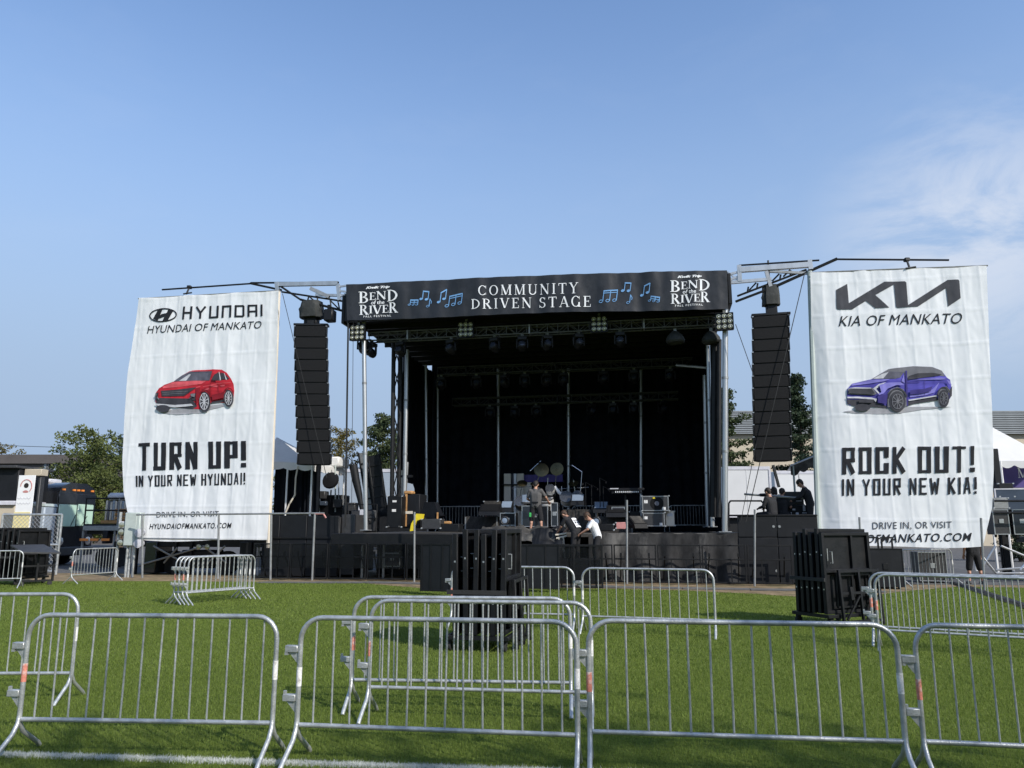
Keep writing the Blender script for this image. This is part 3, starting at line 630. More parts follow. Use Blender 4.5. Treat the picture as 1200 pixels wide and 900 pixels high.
def serif_text(s, gap=.18, space=.5, tk=.15, tn=.055):
    V = []; F = []; x = 0.; lay = [0]
    def quad(a, b, wa, wb=None):
        wb = wb or wa; a = Vector(a); b = Vector(b); d = (b-a).normalized(); n = Vector((-d.y, d.x)); o = len(V); lay[0] = (lay[0]+1) % 6; l = lay[0]
        V.extend([(*(a-n*wa/2), l), (*(b-n*wb/2), l), (*(b+n*wb/2), l), (*(a+n*wa/2), l)]); F.append((o, o+1, o+2, o+3))
    def arc(cx, cy, rx, ry, a0, a1, wx, wy, n=14):
        lay[0] = (lay[0]+1) % 6; l = lay[0]; o = len(V)
        for i in range(n+1):
            a = radians(a0+(a1-a0)*i/n)
            V.append((x+cx+rx*cos(a), cy+ry*sin(a), l)); V.append((x+cx+(rx-wx)*cos(a), cy+(ry-wy)*sin(a), l))
        for i in range(n): F.append((o+2*i, o+2*i+2, o+2*i+3, o+2*i+1))
    def ln(x0, y0, x1, y1, w, sf=''):
        quad((x+x0, y0), (x+x1, y1), w)
        for k, (px, py) in (('b', (x0, y0)), ('t', (x1, y1))):
            if k in sf:
                yy = .02 if py < .5 else .98; quad((x+px-w/2-.1, yy), (x+px+w/2+.1, yy), .045)
    for ch in s:
        if ch == ' ': x += space; continue
        if ch == 'C' or ch == 'G':
            arc(.45, .5, .45, .51, 42, 318, tk, tn); quad((x+.79, .98), (x+.79, .70), .05); w = .86
            if ch == 'G': ln(.78, .02, .78, .42, tk*.9, 't'); w = .92
            else: quad((x+.79, .28), (x+.79, .06), .03)
        elif ch == 'O': arc(.48, .5, .48, .51, 0, 360, tk, tn, 24); w = .96
        elif ch == 'M': ln(.14, 0, .14, 1, tn, 'bt'); ln(.98, 0, .98, 1, tk, 'bt'); ln(.54, .03, .16, 1, tk); ln(.56, .03, .95, 1, tn); w = 1.15
        elif ch == 'U': ln(.17, .3, .17, 1, tk, 't'); ln(.80, .3, .80, 1, tn, 't'); arc(.47, .32, .375, .33, 180, 360, tk*.8, tn*1.3); w = .95
        elif ch == 'N': ln(.14, 0, .14, 1, tn, 'bt'); ln(.84, 0, .84, 1, tn, 't'); ln(.84, .02, .12, 1, tk); w = .98
        elif ch == 'I': ln(.19, 0, .19, 1, tk, 'bt'); w = .38
        elif ch == 'T': ln(.42, 0, .42, .97, tk, 'b'); quad((x+.02, .965), (x+.82, .965), .06); quad((x+.03, .99), (x+.03, .76), .045); quad((x+.81, .99), (x+.81, .76), .045); w = .84
        elif ch == 'Y': ln(.45, .46, .12, 1, tk, 't'); ln(.45, .46, .80, 1, tn, 't'); ln(.45, 0, .45, .48, tk, 'b'); w = .9
        elif ch == 'D': ln(.18, 0, .18, 1, tk, 'bt'); arc(.2, .5, .72, .5, -90, 90, tk, tn); quad((x+.05, .975), (x+.22, .975), .05); w = .93
        elif ch in 'RB':
            ln(.18, 0, .18, 1, tk, 'bt'); arc(.36, .745, .36, .255, -90, 90, tk*.9, tn); quad((x+.2, .975), (x+.38, .975), .05); quad((x+.2, .515), (x+.38, .515), .05)
            if ch == 'R': ln(.82, .02, .42, .5, tk, 'b'); w = .92
            else: arc(.38, .26, .42, .26, -90, 90, tk, tn); quad((x+.2, .025), (x+.4, .025), .05); w = .84
        elif ch == 'V': ln(.47, 0.03, .12, 1, tk, 't'); ln(.49, .03, .82, 1, tn, 't'); w = .92
        elif ch in 'EFL':
            ln(.18, 0, .18, 1, tk, 'bt'); w = .76
            if ch in 'EF': quad((x+.18, .972), (x+.68, .972), .055); quad((x+.67, .99), (x+.67, .76), .045); quad((x+.18, .52), (x+.52, .52), .055); quad((x+.52, .62), (x+.52, .42), .04)
            if ch in 'EL': quad((x+.18, .028), (x+.72, .028), .055); quad((x+.71, .01), (x+.71, .25), .045)
        elif ch == 'S': arc(.35, .75, .29, .26, 25, 275, tk*.85, tn); arc(.35, .26, .32, .27, -155, 95, tk*.9, tn); quad((x+.6, .97), (x+.6, .74), .045); quad((x+.06, .03), (x+.06, .28), .045); w = .70
        elif ch == 'A': ln(.1, 0, .46, 1, tn, 'b'); ln(.84, 0, .48, 1, tk, 'b'); quad((x+.2, .34), (x+.7, .34), .05); w = .94
        else: w = .5
        x += w+gap
    x -= gap
    return [(a/x, b, c) for a, b, c in V], F
def font_text(s, shear=0., bold=0., space=1.0):
    cu = bpy.data.curves.new('t', 'FONT'); cu.body = s; cu.shear = shear; cu.offset = bold; cu.space_character = space; cu.resolution_u = 3
    o = bpy.data.objects.new('t', cu); COL.objects.link(o); bpy.context.view_layer.update()
    me = bpy.data.meshes.new_from_object(o.evaluated_get(bpy.context.evaluated_depsgraph_get()))
    V = [v.co.copy() for v in me.vertices]; F = [tuple(p.vertices) for p in me.polygons]
    bpy.data.objects.remove(o); bpy.data.curves.remove(cu); bpy.data.meshes.remove(me)
    x0 = min(v.x for v in V); x1 = max(v.x for v in V); y0 = min(v.y for v in V); y1 = max(v.y for v in V)
    return [((v.x-x0)/(x1-x0), (v.y-y0)/(y1-y0), 0) for v in V], F

class Cloth:
    "a hanging cloth in a plane v0 behind the stage front; print is laid on its folds"
    def __init__(s, root, u0, v0, disp): s.r = root; s.u0 = u0; s.v0 = v0; s.d = disp
    def uz(s, x, y): q = st(x, y, s.v0); return q.x, q.z
    def pos(s, u, z, off=0.0): return (u-s.u0, s.d(u, z)-off, z)
    def lay(s, name, V, F, m, off=.016, parent=None, step=.055, label=None):
        "V in (u, z, layer)"
        bm = bmesh.new(); vs_ = [bm.verts.new((a, c*.0008, b)) for a, b, c in V]
        for f in F:
            try: bm.faces.new([vs_[i] for i in f])
            except ValueError: pass
        us = [v.co.x for v in bm.verts]; zs = [v.co.z for v in bm.verts]
        for lo, hi, no in ((min(us), max(us), (1, 0, 0)), (min(zs), max(zs), (0, 0, 1))):
            st_ = step if no[0] else step*2.2
            k = math.ceil(lo/st_)
            while k*st_ < hi:
                bmesh.ops.bisect_plane(bm, geom=bm.verts[:]+bm.edges[:]+bm.faces[:], plane_co=Vector(no)*k*st_, plane_no=no); k += 1
        bmesh.ops.triangulate(bm, faces=bm.faces[:])
        for v in bm.verts: v.co = Vector(s.pos(v.co.x, v.co.z, off+v.co.y))
        for f in bm.faces:
            f.normal_update()
            if f.normal.y > 0: f.normal_flip()
            f.smooth = True
        me = bpy.data.meshes.new(name); bm.to_mesh(me); bm.free(); me.materials.append(M(m))
        o = bpy.data.objects.new(name, me); COL.objects.link(o); o.parent = parent or s.r
        if label: o['label'] = label
        return o
    def text(s, name, geo, quad, m, off=.016, parent=None):
        TL, TR_, BR, BL = [Vector(s.uz(*p)) for p in quad]; V, F = geo
        W_ = []
        for a, b, c in V:
            p = (BL*(1-a)+BR*a)*(1-b)+(TL*(1-a)+TR_*a)*b; W_.append((p.x, p.y, c))
        return s.lay(name, W_, F, m, off, parent)
    def poly(s, name, pts, m, off=.016, zoom=1, org=(0, 0), parent=None):
        P = [s.uz(org[0]+x/zoom, org[1]+y/zoom) for x, y in pts]
        tri = tessellate_polygon([[Vector((p[0], p[1], 0)) for p in P]])
        return s.lay(name, [(p[0], p[1], 0) for p in P], [tuple(t) for t in tri], m, off, parent)
    def polys(s, name, L_, m, off=.016, zoom=1, org=(0, 0), parent=None):
        V = []; F = []
        for i, pts in enumerate(L_):
            P = [s.uz(org[0]+x/zoom, org[1]+y/zoom) for x, y in pts]; o = len(V)
            V += [(p[0], p[1], i % 6) for p in P]; F += [tuple(k+o for k in t) for t in tessellate_polygon([[Vector((p[0], p[1], 0)) for p in P]])]
        return s.lay(name, V, F, m, off, parent)
def ell(cx, cy, rx, ry, n=20, a0=0, a1=360, rot=0):
    c, s_ = cos(radians(rot)), sin(radians(rot)); R = []
    for i in range(n):
        a = radians(a0+(a1-a0)*i/(n if a1-a0 == 360 else n-1)); x, y = rx*cos(a), ry*sin(a); R.append((cx+x*c-y*s_, cy+x*s_+y*c))
    return R
def ringp(cx, cy, rx, ry, w, n=24, rot=0):
    a = ell(cx, cy, rx, ry, n, rot=rot); b = ell(cx, cy, rx-w, ry-w, n, rot=rot)
    return [[a[i], a[(i+1) % n], b[(i+1) % n], b[i]] for i in range(n)]
def linep(pts, w):
    R = []
    for a, b in zip(pts, pts[1:]):
        a = Vector(a); b = Vector(b); d = (b-a).normalized(); n = Vector((-d.y, d.x))*w/2; R.append([tuple(a-n-d*w*.3), tuple(b-n+d*w*.3), tuple(b+n+d*w*.3), tuple(a+n-d*w*.3)])
    return R

from mathutils import noise as NOI
def cloth_disp(seed, fold, amp, hstep, billow):
    def f(u, z):
        w = NOI.noise(Vector((u*.35+seed, z*.16, seed)))*1.6
        ph = (u/fold+w*.35)*2*pi
        d = amp*(.55*sin(ph)+.45*sin(ph*.53+1.3+z*.25))*(0.55+.6*NOI.noise(Vector((u*.2, z*.25+seed, 3.)))+.2)
        d += .045*NOI.noise(Vector((u*.7+seed, z*.35, 7.)))+.014*NOI.noise(Vector((u*3.3+seed, z*.9, 1.)))+.006*NOI.noise(Vector((u*8+seed, z*3.5, 4.)))
        for period, c, a in ((hstep, z, .011), (hstep*.48, u, .009)):          # packing creases: sharp little ridges
            q = abs((c/period+seed) % 1-.5)*period; d -= a*max(0, 1-q/.04)
        return d+billow(u, z)
    return f
def cloth_banner(name, label, v0, Lx, Rx, ytop, ybot, disp, cat='banner', m='banner_white', nu=150, nv=170):
    "Lx, Rx: outline as lists of (x, y) pixels from top to bottom"
    def ip(L_, t):
        f = t*(len(L_)-1); i = min(int(f), len(L_)-2); f -= i
        return (L_[i][0]*(1-f)+L_[i+1][0]*f, L_[i][1]*(1-f)+L_[i+1][1]*f)
    a = st(*Lx[0], v0); b = st(*Rx[0], v0); uc = (a.x+b.x)/2
    t = sthing(name, label, cat, (uc, v0, 0)); C_ = Cloth(t, uc, v0, disp)
    V = []; F = []
    for j in range(nv+1):
        l = ip(Lx, j/nv); r = ip(Rx, j/nv)
        for i in range(nu+1):
            s_ = i/nu; sag = ytop(s_)*(1-j/nv)+ybot(s_)*(j/nv)
            u, z = C_.uz(l[0]*(1-s_)+r[0]*s_, l[1]*(1-s_)+r[1]*s_+sag); V.append(C_.pos(u, z))
    for j in range(nv):
        for i in range(nu):
            k = j*(nu+1)+i; F.append((k, k+nu+1, k+nu+2, k+1))
    me = bpy.data.meshes.new('sheet'); me.from_pydata(V, [], F); me.shade_smooth(); me.materials.append(M(m))
    o = bpy.data.objects.new('sheet', me); COL.objects.link(o); o.parent = t
    return t, C_

# ================================================================ WHITE BANNERS
# left
t, C = cloth_banner('hanging_banner', 'tall white banner with red car, hanging left of the stage', -.25,
    [(163, 349), (155, 400), (149, 440), (144, 500), (142, 540), (144, 575), (150, 605), (158, 632)],
    [(327, 340), (325.5, 381), (323.5, 423), (321.5, 465), (319.5, 507), (317.5, 549), (315.5, 590), (313, 632)],
    lambda s: 1.2*abs(sin(s*9)), lambda s: 2.0*sin(s*pi*1.0)+1.2*sin(s*7), cloth_disp(1.3, .74, .016, 1.12, lambda u, z: .04*sin((z-1)/8.4*pi)))
P = ((0, 0), (0, 0))
C.polys('emblem', ringp(191.3, 369.5, 16.2, 8.2, 1.5, 28, rot=-5), 'print_black')
O_, Z_ = (160, 340), 7.5
C.polys('emblem_letter', [[(196, 166), (238, 161), (205, 236), (188, 272), (148, 252)], [(284, 172), (326, 181), (276, 272), (230, 277), (262, 214)], [(190, 240), (222, 214), (268, 203), (292, 196), (276, 226), (246, 236), (204, 250)]], 'print_black', zoom=Z_, org=O_)
C.text('lettering', block_text('HYUnDaI', .80, .26, .17, .85), [(215.5, 359.5), (308, 356.8), (308, 370.5), (214, 374.5)], 'print_black')
C.text('lettering', font_text('HYUNDAI OF MANKATO', .28, 0, 1.02), [(172.5, 382), (306.5, 376), (306.5, 384.6), (172.5, 391)], 'print_black')
C.text('lettering', block_text('TURN UP!', .62, .17, .235, .55, .34, .16), [(161, 519), (288, 516.5), (288, 548), (161, 551.5)], 'print_black')
C.text('lettering', block_text('IN YOUR NEW HYUNDAI!', .50, .155, .16, .7, .36, .14), [(158.5, 557.5), (287, 553.8), (287, 567.8), (158.5, 570.5)], 'print_black')
C.text('lettering', font_text('DRIVE IN, OR VISIT', 0, 0, 1.05), [(183.5, 600), (257, 598.8), (257, 605.8), (183.5, 607.5)], 'print_grey')
C.text('lettering', font_text('HYUNDAIOFMANKATO.COM', .25, .012, 1.12), [(175, 613.8), (272, 612.5), (272, 619), (175, 620.2)], 'print_black')
def print_car(C, org, zoom, shadow, body, layers):
    o0 = C.poly('printed_car', body[0], body[1], .022, zoom, org, None)
    C.polys('ground_shadow', [shadow], 'ink_shadow', .015, zoom, org, o0)
    for i, (nm, ps, m) in enumerate(layers): C.polys(nm, ps, m, .027+.003*i, zoom, org, o0)
    for ch in o0.children: pass
    return o0
wheel = lambda cx, cy, rx, ry: [ell(cx, cy, rx, ry, 18)]
def spokes(cx, cy, rx, ry, k=5, w=14): return [q for i in range(k) for q in linep([(cx, cy), (cx+rx*cos(i*2*pi/k+.3), cy+ry*sin(i*2*pi/k+.3))], w)]
print_car(C, (170, 420), 10, [(160, 632), (340, 592), (700, 555), (900, 535), (930, 560), (760, 600), (670, 640), (360, 657), (200, 645)],
 ([(125, 405), (165, 350), (230, 306), (335, 270), (430, 200), (520, 152), (620, 138), (800, 128), (900, 132), (960, 168), (1008, 240), (1035, 300), (1042, 380), (1034, 470), (990, 545), (920, 520), (780, 512), (700, 600), (560, 590), (560, 562), (320, 568), (140, 545), (120, 500)], 'car_red'),
 [('lower_panel', [[(122, 470), (200, 462), (550, 470), (610, 560), (560, 592), (140, 560)], [(780, 508), (930, 480), (930, 510), (770, 530)]], 'ink_dark'),
  ('bonnet_shine', [[(205, 330), (335, 275), (560, 262), (720, 262), (660, 300), (430, 330), (210, 350)], [(690, 365), (740, 345), (760, 358), (700, 385)], [(760, 318), (860, 315), (850, 338), (775, 332)], [(880, 315), (945, 308), (935, 328), (890, 330)], [(950, 350), (1020, 335), (960, 365)]], 'car_red_light'),
  ('windscreen', [[(335, 270), (430, 202), (528, 156), (792, 150), (758, 258), (560, 262)]], 'ink_glass'),
  ('window_reflection', [[(400, 262), (520, 185), (540, 190), (480, 262)], [(835, 262), (880, 255), (866, 160), (872, 156), (895, 255)], [(935, 175), (965, 250), (952, 252), (925, 180)]], 'ink_pale'),
  ('side_window', [[(780, 258), (815, 192), (862, 162), (880, 252)], [(884, 165), (930, 176), (952, 246), (892, 250)], [(950, 190), (992, 240), (966, 246)]], 'ink_dark'),
  ('grille', [[(190, 378), (350, 368), (610, 338), (540, 385), (460, 438), (200, 445)]], 'ink_dark'), ('lower_vent', [[(535, 415), (605, 408), (602, 500), (550, 485)]], 'ink_dark'), ('side_vent', [[(128, 410), (165, 400), (150, 480), (124, 490)]], 'ink_dark'),
  ('grille_line', linep([(205, 400), (500, 385)], 5)+linep([(210, 422), (470, 408)], 5)+linep([(150, 455), (165, 480)], 12)+linep([(520, 470), (560, 450)], 8), 'ink_mid'),
  ('bumper_trim', [[(122, 530), (350, 546), (545, 532), (572, 556), (350, 574), (132, 552)]], 'ink_pale'),
  ('door_seam', linep([(858, 275), (872, 400), (855, 480)], 5)+linep([(775, 290), (765, 480)], 5)+linep([(800, 490), (930, 465)], 8), 'car_red_dark'),
  ('tyre', wheel(705, 512, 68, 120), 'ink_dark'), ('tyre', wheel(985, 470, 56, 102), 'ink_dark'), ('tyre', wheel(215, 588, 80, 42), 'ink_dark'),
  ('wheel_rim', ringp(700, 505, 54, 98, 7, 20)+spokes(700, 505, 52, 94, 10, 9)+ringp(985, 468, 40, 78, 5, 18)+spokes(985, 468, 38, 74, 10, 6), 'ink_pale'),
  ('wheel_arch', linep(ell(705, 505, 80, 132, 12, 185, 330), 16), 'car_red_dark'), ('wheel_arch', linep(ell(985, 462, 64, 112, 12, 200, 330), 12), 'car_red_dark'),
  ('door_shade', [[(790, 430), (930, 400), (935, 465), (800, 492)]], 'car_red_dark'), ('door_shade', [[(610, 350), (655, 345), (640, 470), (612, 540), (600, 470)]], 'car_red_dark'),
  ('shoulder_line', linep([(690, 335), (860, 300), (1010, 285)], 6)+linep([(560, 146), (800, 136)], 5)+linep([(610, 345), (655, 330)], 7), 'car_red_light'),
  ('headlamp', [[(545, 420), (598, 415), (590, 455), (550, 448)], [(132, 418), (150, 412), (145, 440), (132, 446)]], 'ink_mid'),
  ('mirror', [[(800, 232), (850, 225), (868, 262), (800, 262)]], 'ink_dark')])
# right
def billow_r(u, z):
    return .04*sin((z-1)/8.6*pi)+.24*math.exp(-((u-9.6)/.5)**2)*min(1, max(0, (9.5-z)/3))
t, C = cloth_banner('hanging_banner', 'tall white banner with blue car, hanging right of the stage', -.25,
    [(949.5, 319), (951, 365), (952.5, 410), (954, 455), (955.5, 500), (957.5, 545), (960, 590), (963, 636)],
    [(1156, 311), (1158, 358), (1160, 405), (1162, 452), (1164, 500), (1165, 548), (1163, 595), (1152, 640)],
    lambda s: 1.4*abs(sin(s*10)), lambda s: 3.5*sin(s*pi)+1.0*sin(s*8+1), cloth_disp(4.7, .69, .016, 1.08, billow_r))
C.poly('emblem', [(124, 126), (208, 79), (220, 222), (480, 65), (632, 63), (642, 72), (656, 238), (950, 50), (1028, 48), (1037, 58), (1046, 186), (956, 246), (940, 110), (730, 248), (580, 258), (568, 250), (553, 85), (415, 162), (518, 256), (415, 259), (345, 205), (245, 268), (138, 270), (128, 260)], 'print_grey', zoom=6.316, org=(960, 320))
C.text('lettering', font_text('KIA OF MANKATO', .26, 0, 1.04), [(983, 370.5), (1127.5, 366.5), (1127.5, 379), (983, 382.5)], 'print_black')
C.text('lettering', block_text('ROCK OUT!', .62, .17, .21, .6, .40, .16), [(987, 524.5), (1142.5, 522.5), (1142.5, 553.5), (987, 556)], 'print_black')
C.text('lettering', block_text('IN YOUR NEW KIA!', .56, .20, .17, .7, .40, .14), [(987, 561.5), (1144.5, 559), (1144.5, 579), (987, 581)], 'print_black')
C.text('lettering', font_text('DRIVE IN, OR VISIT', 0, 0, 1.05), [(1022.5, 612), (1115.5, 611), (1115.5, 620), (1022.5, 621.5)], 'print_grey')
C.text('lettering', font_text('KIAOFMANKATO.COM', .25, .012, 1.10), [(992, 627), (1139, 624.2), (1139, 634), (992, 637)], 'print_black')
print_car(C, (980, 420), 8, [(60, 500), (250, 470), (500, 462), (740, 452), (1000, 452), (1090, 455), (800, 480), (600, 515), (380, 520), (180, 515)],
 ([(100, 400), (105, 285), (150, 236), (330, 194), (420, 140), (490, 104), (560, 92), (720, 74), (900, 82), (990, 118), (1040, 184), (1068, 200), (1086, 300), (1076, 360), (1050, 400), (930, 385), (730, 415), (660, 440), (480, 462), (380, 430), (130, 440), (100, 420)], 'car_blue'),
 [('lower_panel', [[(100, 385), (300, 385), (370, 372), (390, 420), (480, 446), (470, 466), (300, 452), (180, 448), (105, 425)], [(660, 405), (940, 355), (960, 390), (880, 402), (730, 425), (660, 450)], [(1060, 300), (1086, 260), (1084, 350), (1062, 372)]], 'ink_dark'),
  ('roof_dark', [[(330, 194), (420, 140), (490, 100), (560, 90), (720, 73), (900, 80), (990, 116), (1020, 170), (960, 160), (680, 190), (640, 160), (640, 130), (560, 190)]], 'ink_mid'),
  ('windscreen', [[(340, 192), (430, 142), (500, 122), (635, 128), (600, 180), (540, 190)]], 'ink_glass'),
  ('window_reflection', [[(345, 190), (430, 145), (490, 128), (440, 188)], [(700, 175), (740, 165), (745, 185), (710, 188)]], 'ink_pale'),
  ('side_window', [[(665, 200), (680, 165), (760, 140), (900, 135), (990, 150), (960, 162), (800, 182)]], 'ink_dark'),
  ('body_shine', [[(150, 240), (330, 200), (500, 196), (450, 215), (280, 240), (140, 256)], [(610, 215), (635, 150), (642, 230)], [(690, 345), (800, 330), (900, 290), (965, 225), (920, 320), (840, 345), (690, 365)], [(680, 205), (980, 180), (1040, 195), (980, 200)]], 'car_blue_light'),
  ('door_seam', linep([(655, 120), (660, 300), (665, 440)], 16)+linep([(660, 225), (780, 222)], 5)+linep([(830, 205), (825, 340)], 4), 'car_blue_dark'),
  ('grille', [[(108, 285), (180, 270), (340, 275), (380, 335), (330, 345), (110, 335)], [(480, 330), (510, 290), (570, 268), (630, 290), (655, 350), (660, 450), (480, 460)], [(950, 330), (985, 275), (1030, 262), (1065, 300), (1050, 330), (960, 380)]], 'ink_mid'),
  ('headlight', [[(345, 282), (400, 240), (470, 222), (440, 240), (372, 286), (405, 325), (395, 332)], [(110, 280), (180, 270), (325, 274), (325, 282), (180, 282)], [(100, 360), (200, 358), (330, 366), (380, 380), (370, 410), (350, 385), (200, 374), (102, 374)], [(675, 388), (940, 345), (944, 356), (680, 400)], [(410, 300), (440, 270), (446, 285), (420, 312)]], 'ink_pale'),
  ('tyre', wheel(572, 405, 78, 98), 'ink_dark'), ('tyre', wheel(1004, 378, 52, 84), 'ink_dark'), ('tyre', wheel(245, 460, 75, 34), 'ink_dark'),
  ('wheel_rim', ringp(572, 405, 54, 72, 6, 20)+spokes(572, 405, 52, 70, 9, 7)+ringp(1004, 376, 37, 60, 5, 18)+spokes(1004, 376, 34, 58, 9, 5), 'ink_mid'), ('wheel_arch', linep(ell(572, 395, 90, 112, 12, 190, 340), 14), 'ink_dark'), ('wheel_arch', linep(ell(1004, 368, 62, 96, 12, 195, 335), 11), 'ink_dark'), ('door_shade', [[(690, 300), (830, 285), (900, 262), (880, 310), (800, 330), (690, 342)]], 'car_blue_dark'), ('door_shade', [[(390, 350), (480, 335), (470, 430), (390, 415)]], 'car_blue_dark'), ('grille_mesh', [[(116, 292), (180, 284), (330, 286), (360, 330), (320, 338), (118, 328)], [(210, 385), (330, 385), (355, 400), (330, 418), (210, 415)]], 'ink_dark'), ('fender_shine', [[(400, 250), (480, 230), (600, 225), (636, 250), (560, 252), (480, 285), (440, 330), (400, 345), (392, 335), (420, 318)], [(1030, 205), (1060, 215), (1075, 255), (1050, 240)]], 'car_blue_light')])

# ================================================================ BLACK FASCIA BANNER
def note_pair(C, x, y, s, h, k=2, slant=0, beam=1, nm='music_note'):
    w = s*.62; R = []
    for i in range(k):
        cx = x+i*s; cy = y+slant*i
        R += ringp(cx, cy, w*.52, w*.38, w*.16, 10, rot=-20) if k == 3 or not beam else [ell(cx, cy, w*.5, w*.36, 10, rot=-20)]
        R += linep([(cx+w*.46, cy), (cx+w*.46+h*.12, cy-h)], .95)
    a = (x+w*.46+h*.12, y-h); b = (x+(k-1)*s+w*.46+h*.12, y+slant*(k-1)-h)
    if beam: R += linep([a, b], 1.5)+(linep([(a[0]-.3, a[1]+2.6), (b[0]-.3, b[1]+2.6)], .9) if k == 3 else [])
    else: R += linep([a, (a[0]+1.8, a[1]+h*.4), (a[0]+1.2, a[1]+h*.62)], .9)
    C.polys(nm, R, 'print_blue')
def fascia_billow(u, z): return .03*sin(u*2.1)*sin((z-8.6)*1.2)
t, C = cloth_banner('fascia_banner', 'long black banner with white lettering across the stage roof front', -.42, [(406, 333.6), (407, 375.5)], [(852, 316.6), (853.5, 361.6)],
    lambda s: -2.2*sin(s*pi), lambda s: -1.2*sin(s*pi)+.7*sin(s*9), cloth_disp(2.2, .8, .034, 5.0, fascia_billow), m='banner_black', nu=220, nv=26)
C.text('lettering', serif_text('COMMUNITY', .30), [(561, 335.2), (677.5, 331.6), (677.5, 344.2), (561, 346.6)], 'print_white')
C.text('lettering', serif_text('DRIVEN STAGE', .28, .5), [(552.5, 351), (692.5, 346.8), (692.5, 359.4), (552.5, 362.4)], 'print_white')
for x0, y0 in ((0, 0), (365.1, -12.6)):
    q = lambda a, b: (a+x0, b+y0)
    C.text('lettering', font_text('Kwik Trip', .3, .05, .95), [q(429, 335.8), q(457.5, 334.8), q(457, 338.2), q(428.6, 339.6)], 'print_white')
    for ch, x, y1, y2, w in (('B', 420.5, 341.8, 355.2, 11.5), ('E', 433, 343, 351.8, 7.5), ('N', 441.2, 341.6, 351, 11.5), ('D', 454, 340, 353.4, 12.5), ('R', 421.2, 357.4, 369, 10.5), ('I', 432.6, 358.6, 367.4, 4), ('V', 437, 358, 368.4, 10.5), ('E', 448, 357.6, 366.6, 7.5), ('R', 456, 354.6, 366.8, 10)):
        C.text('lettering', serif_text(ch, tk=.19, tn=.07), [q(x, y1), q(x+w, y1-.3), q(x+w, y2-.3), q(x, y2)], 'print_white')
    C.text('lettering', font_text('of the', .12, .01), [q(435, 352.6), q(450.5, 351.8), q(450.5, 356.2), q(435, 357)], 'print_white')
    C.text('lettering', font_text('FALL FESTIVAL', 0, .01, 1.3), [q(426, 369.9), q(458.5, 368.8), q(458.5, 371), q(426, 372.2)], 'print_white')
note_pair(C, 479.5, 357.2, 4.4, 5.4, 3); note_pair(C, 493.5, 350.5, 6.2, 9, 2, .3); note_pair(C, 501.2, 358.8, 5.6, 8.5, 1, 0, 0)
note_pair(C, 514, 354.2, 6.2, 11, 2, -4); note_pair(C, 523.5, 358.3, 7.6, 11, 3, -1.5)
note_pair(C, 704.2, 353.4, 7.9, 12, 3, -.8); note_pair(C, 729.6, 340.5, 6.8, 9, 2, .2); note_pair(C, 736, 354.5, 6.6, 9, 1, 0, 0)
note_pair(C, 752, 345.8, 6.6, 10.5, 2, -2.8); note_pair(C, 761, 352.5, 5, 4.8, 3, .6)
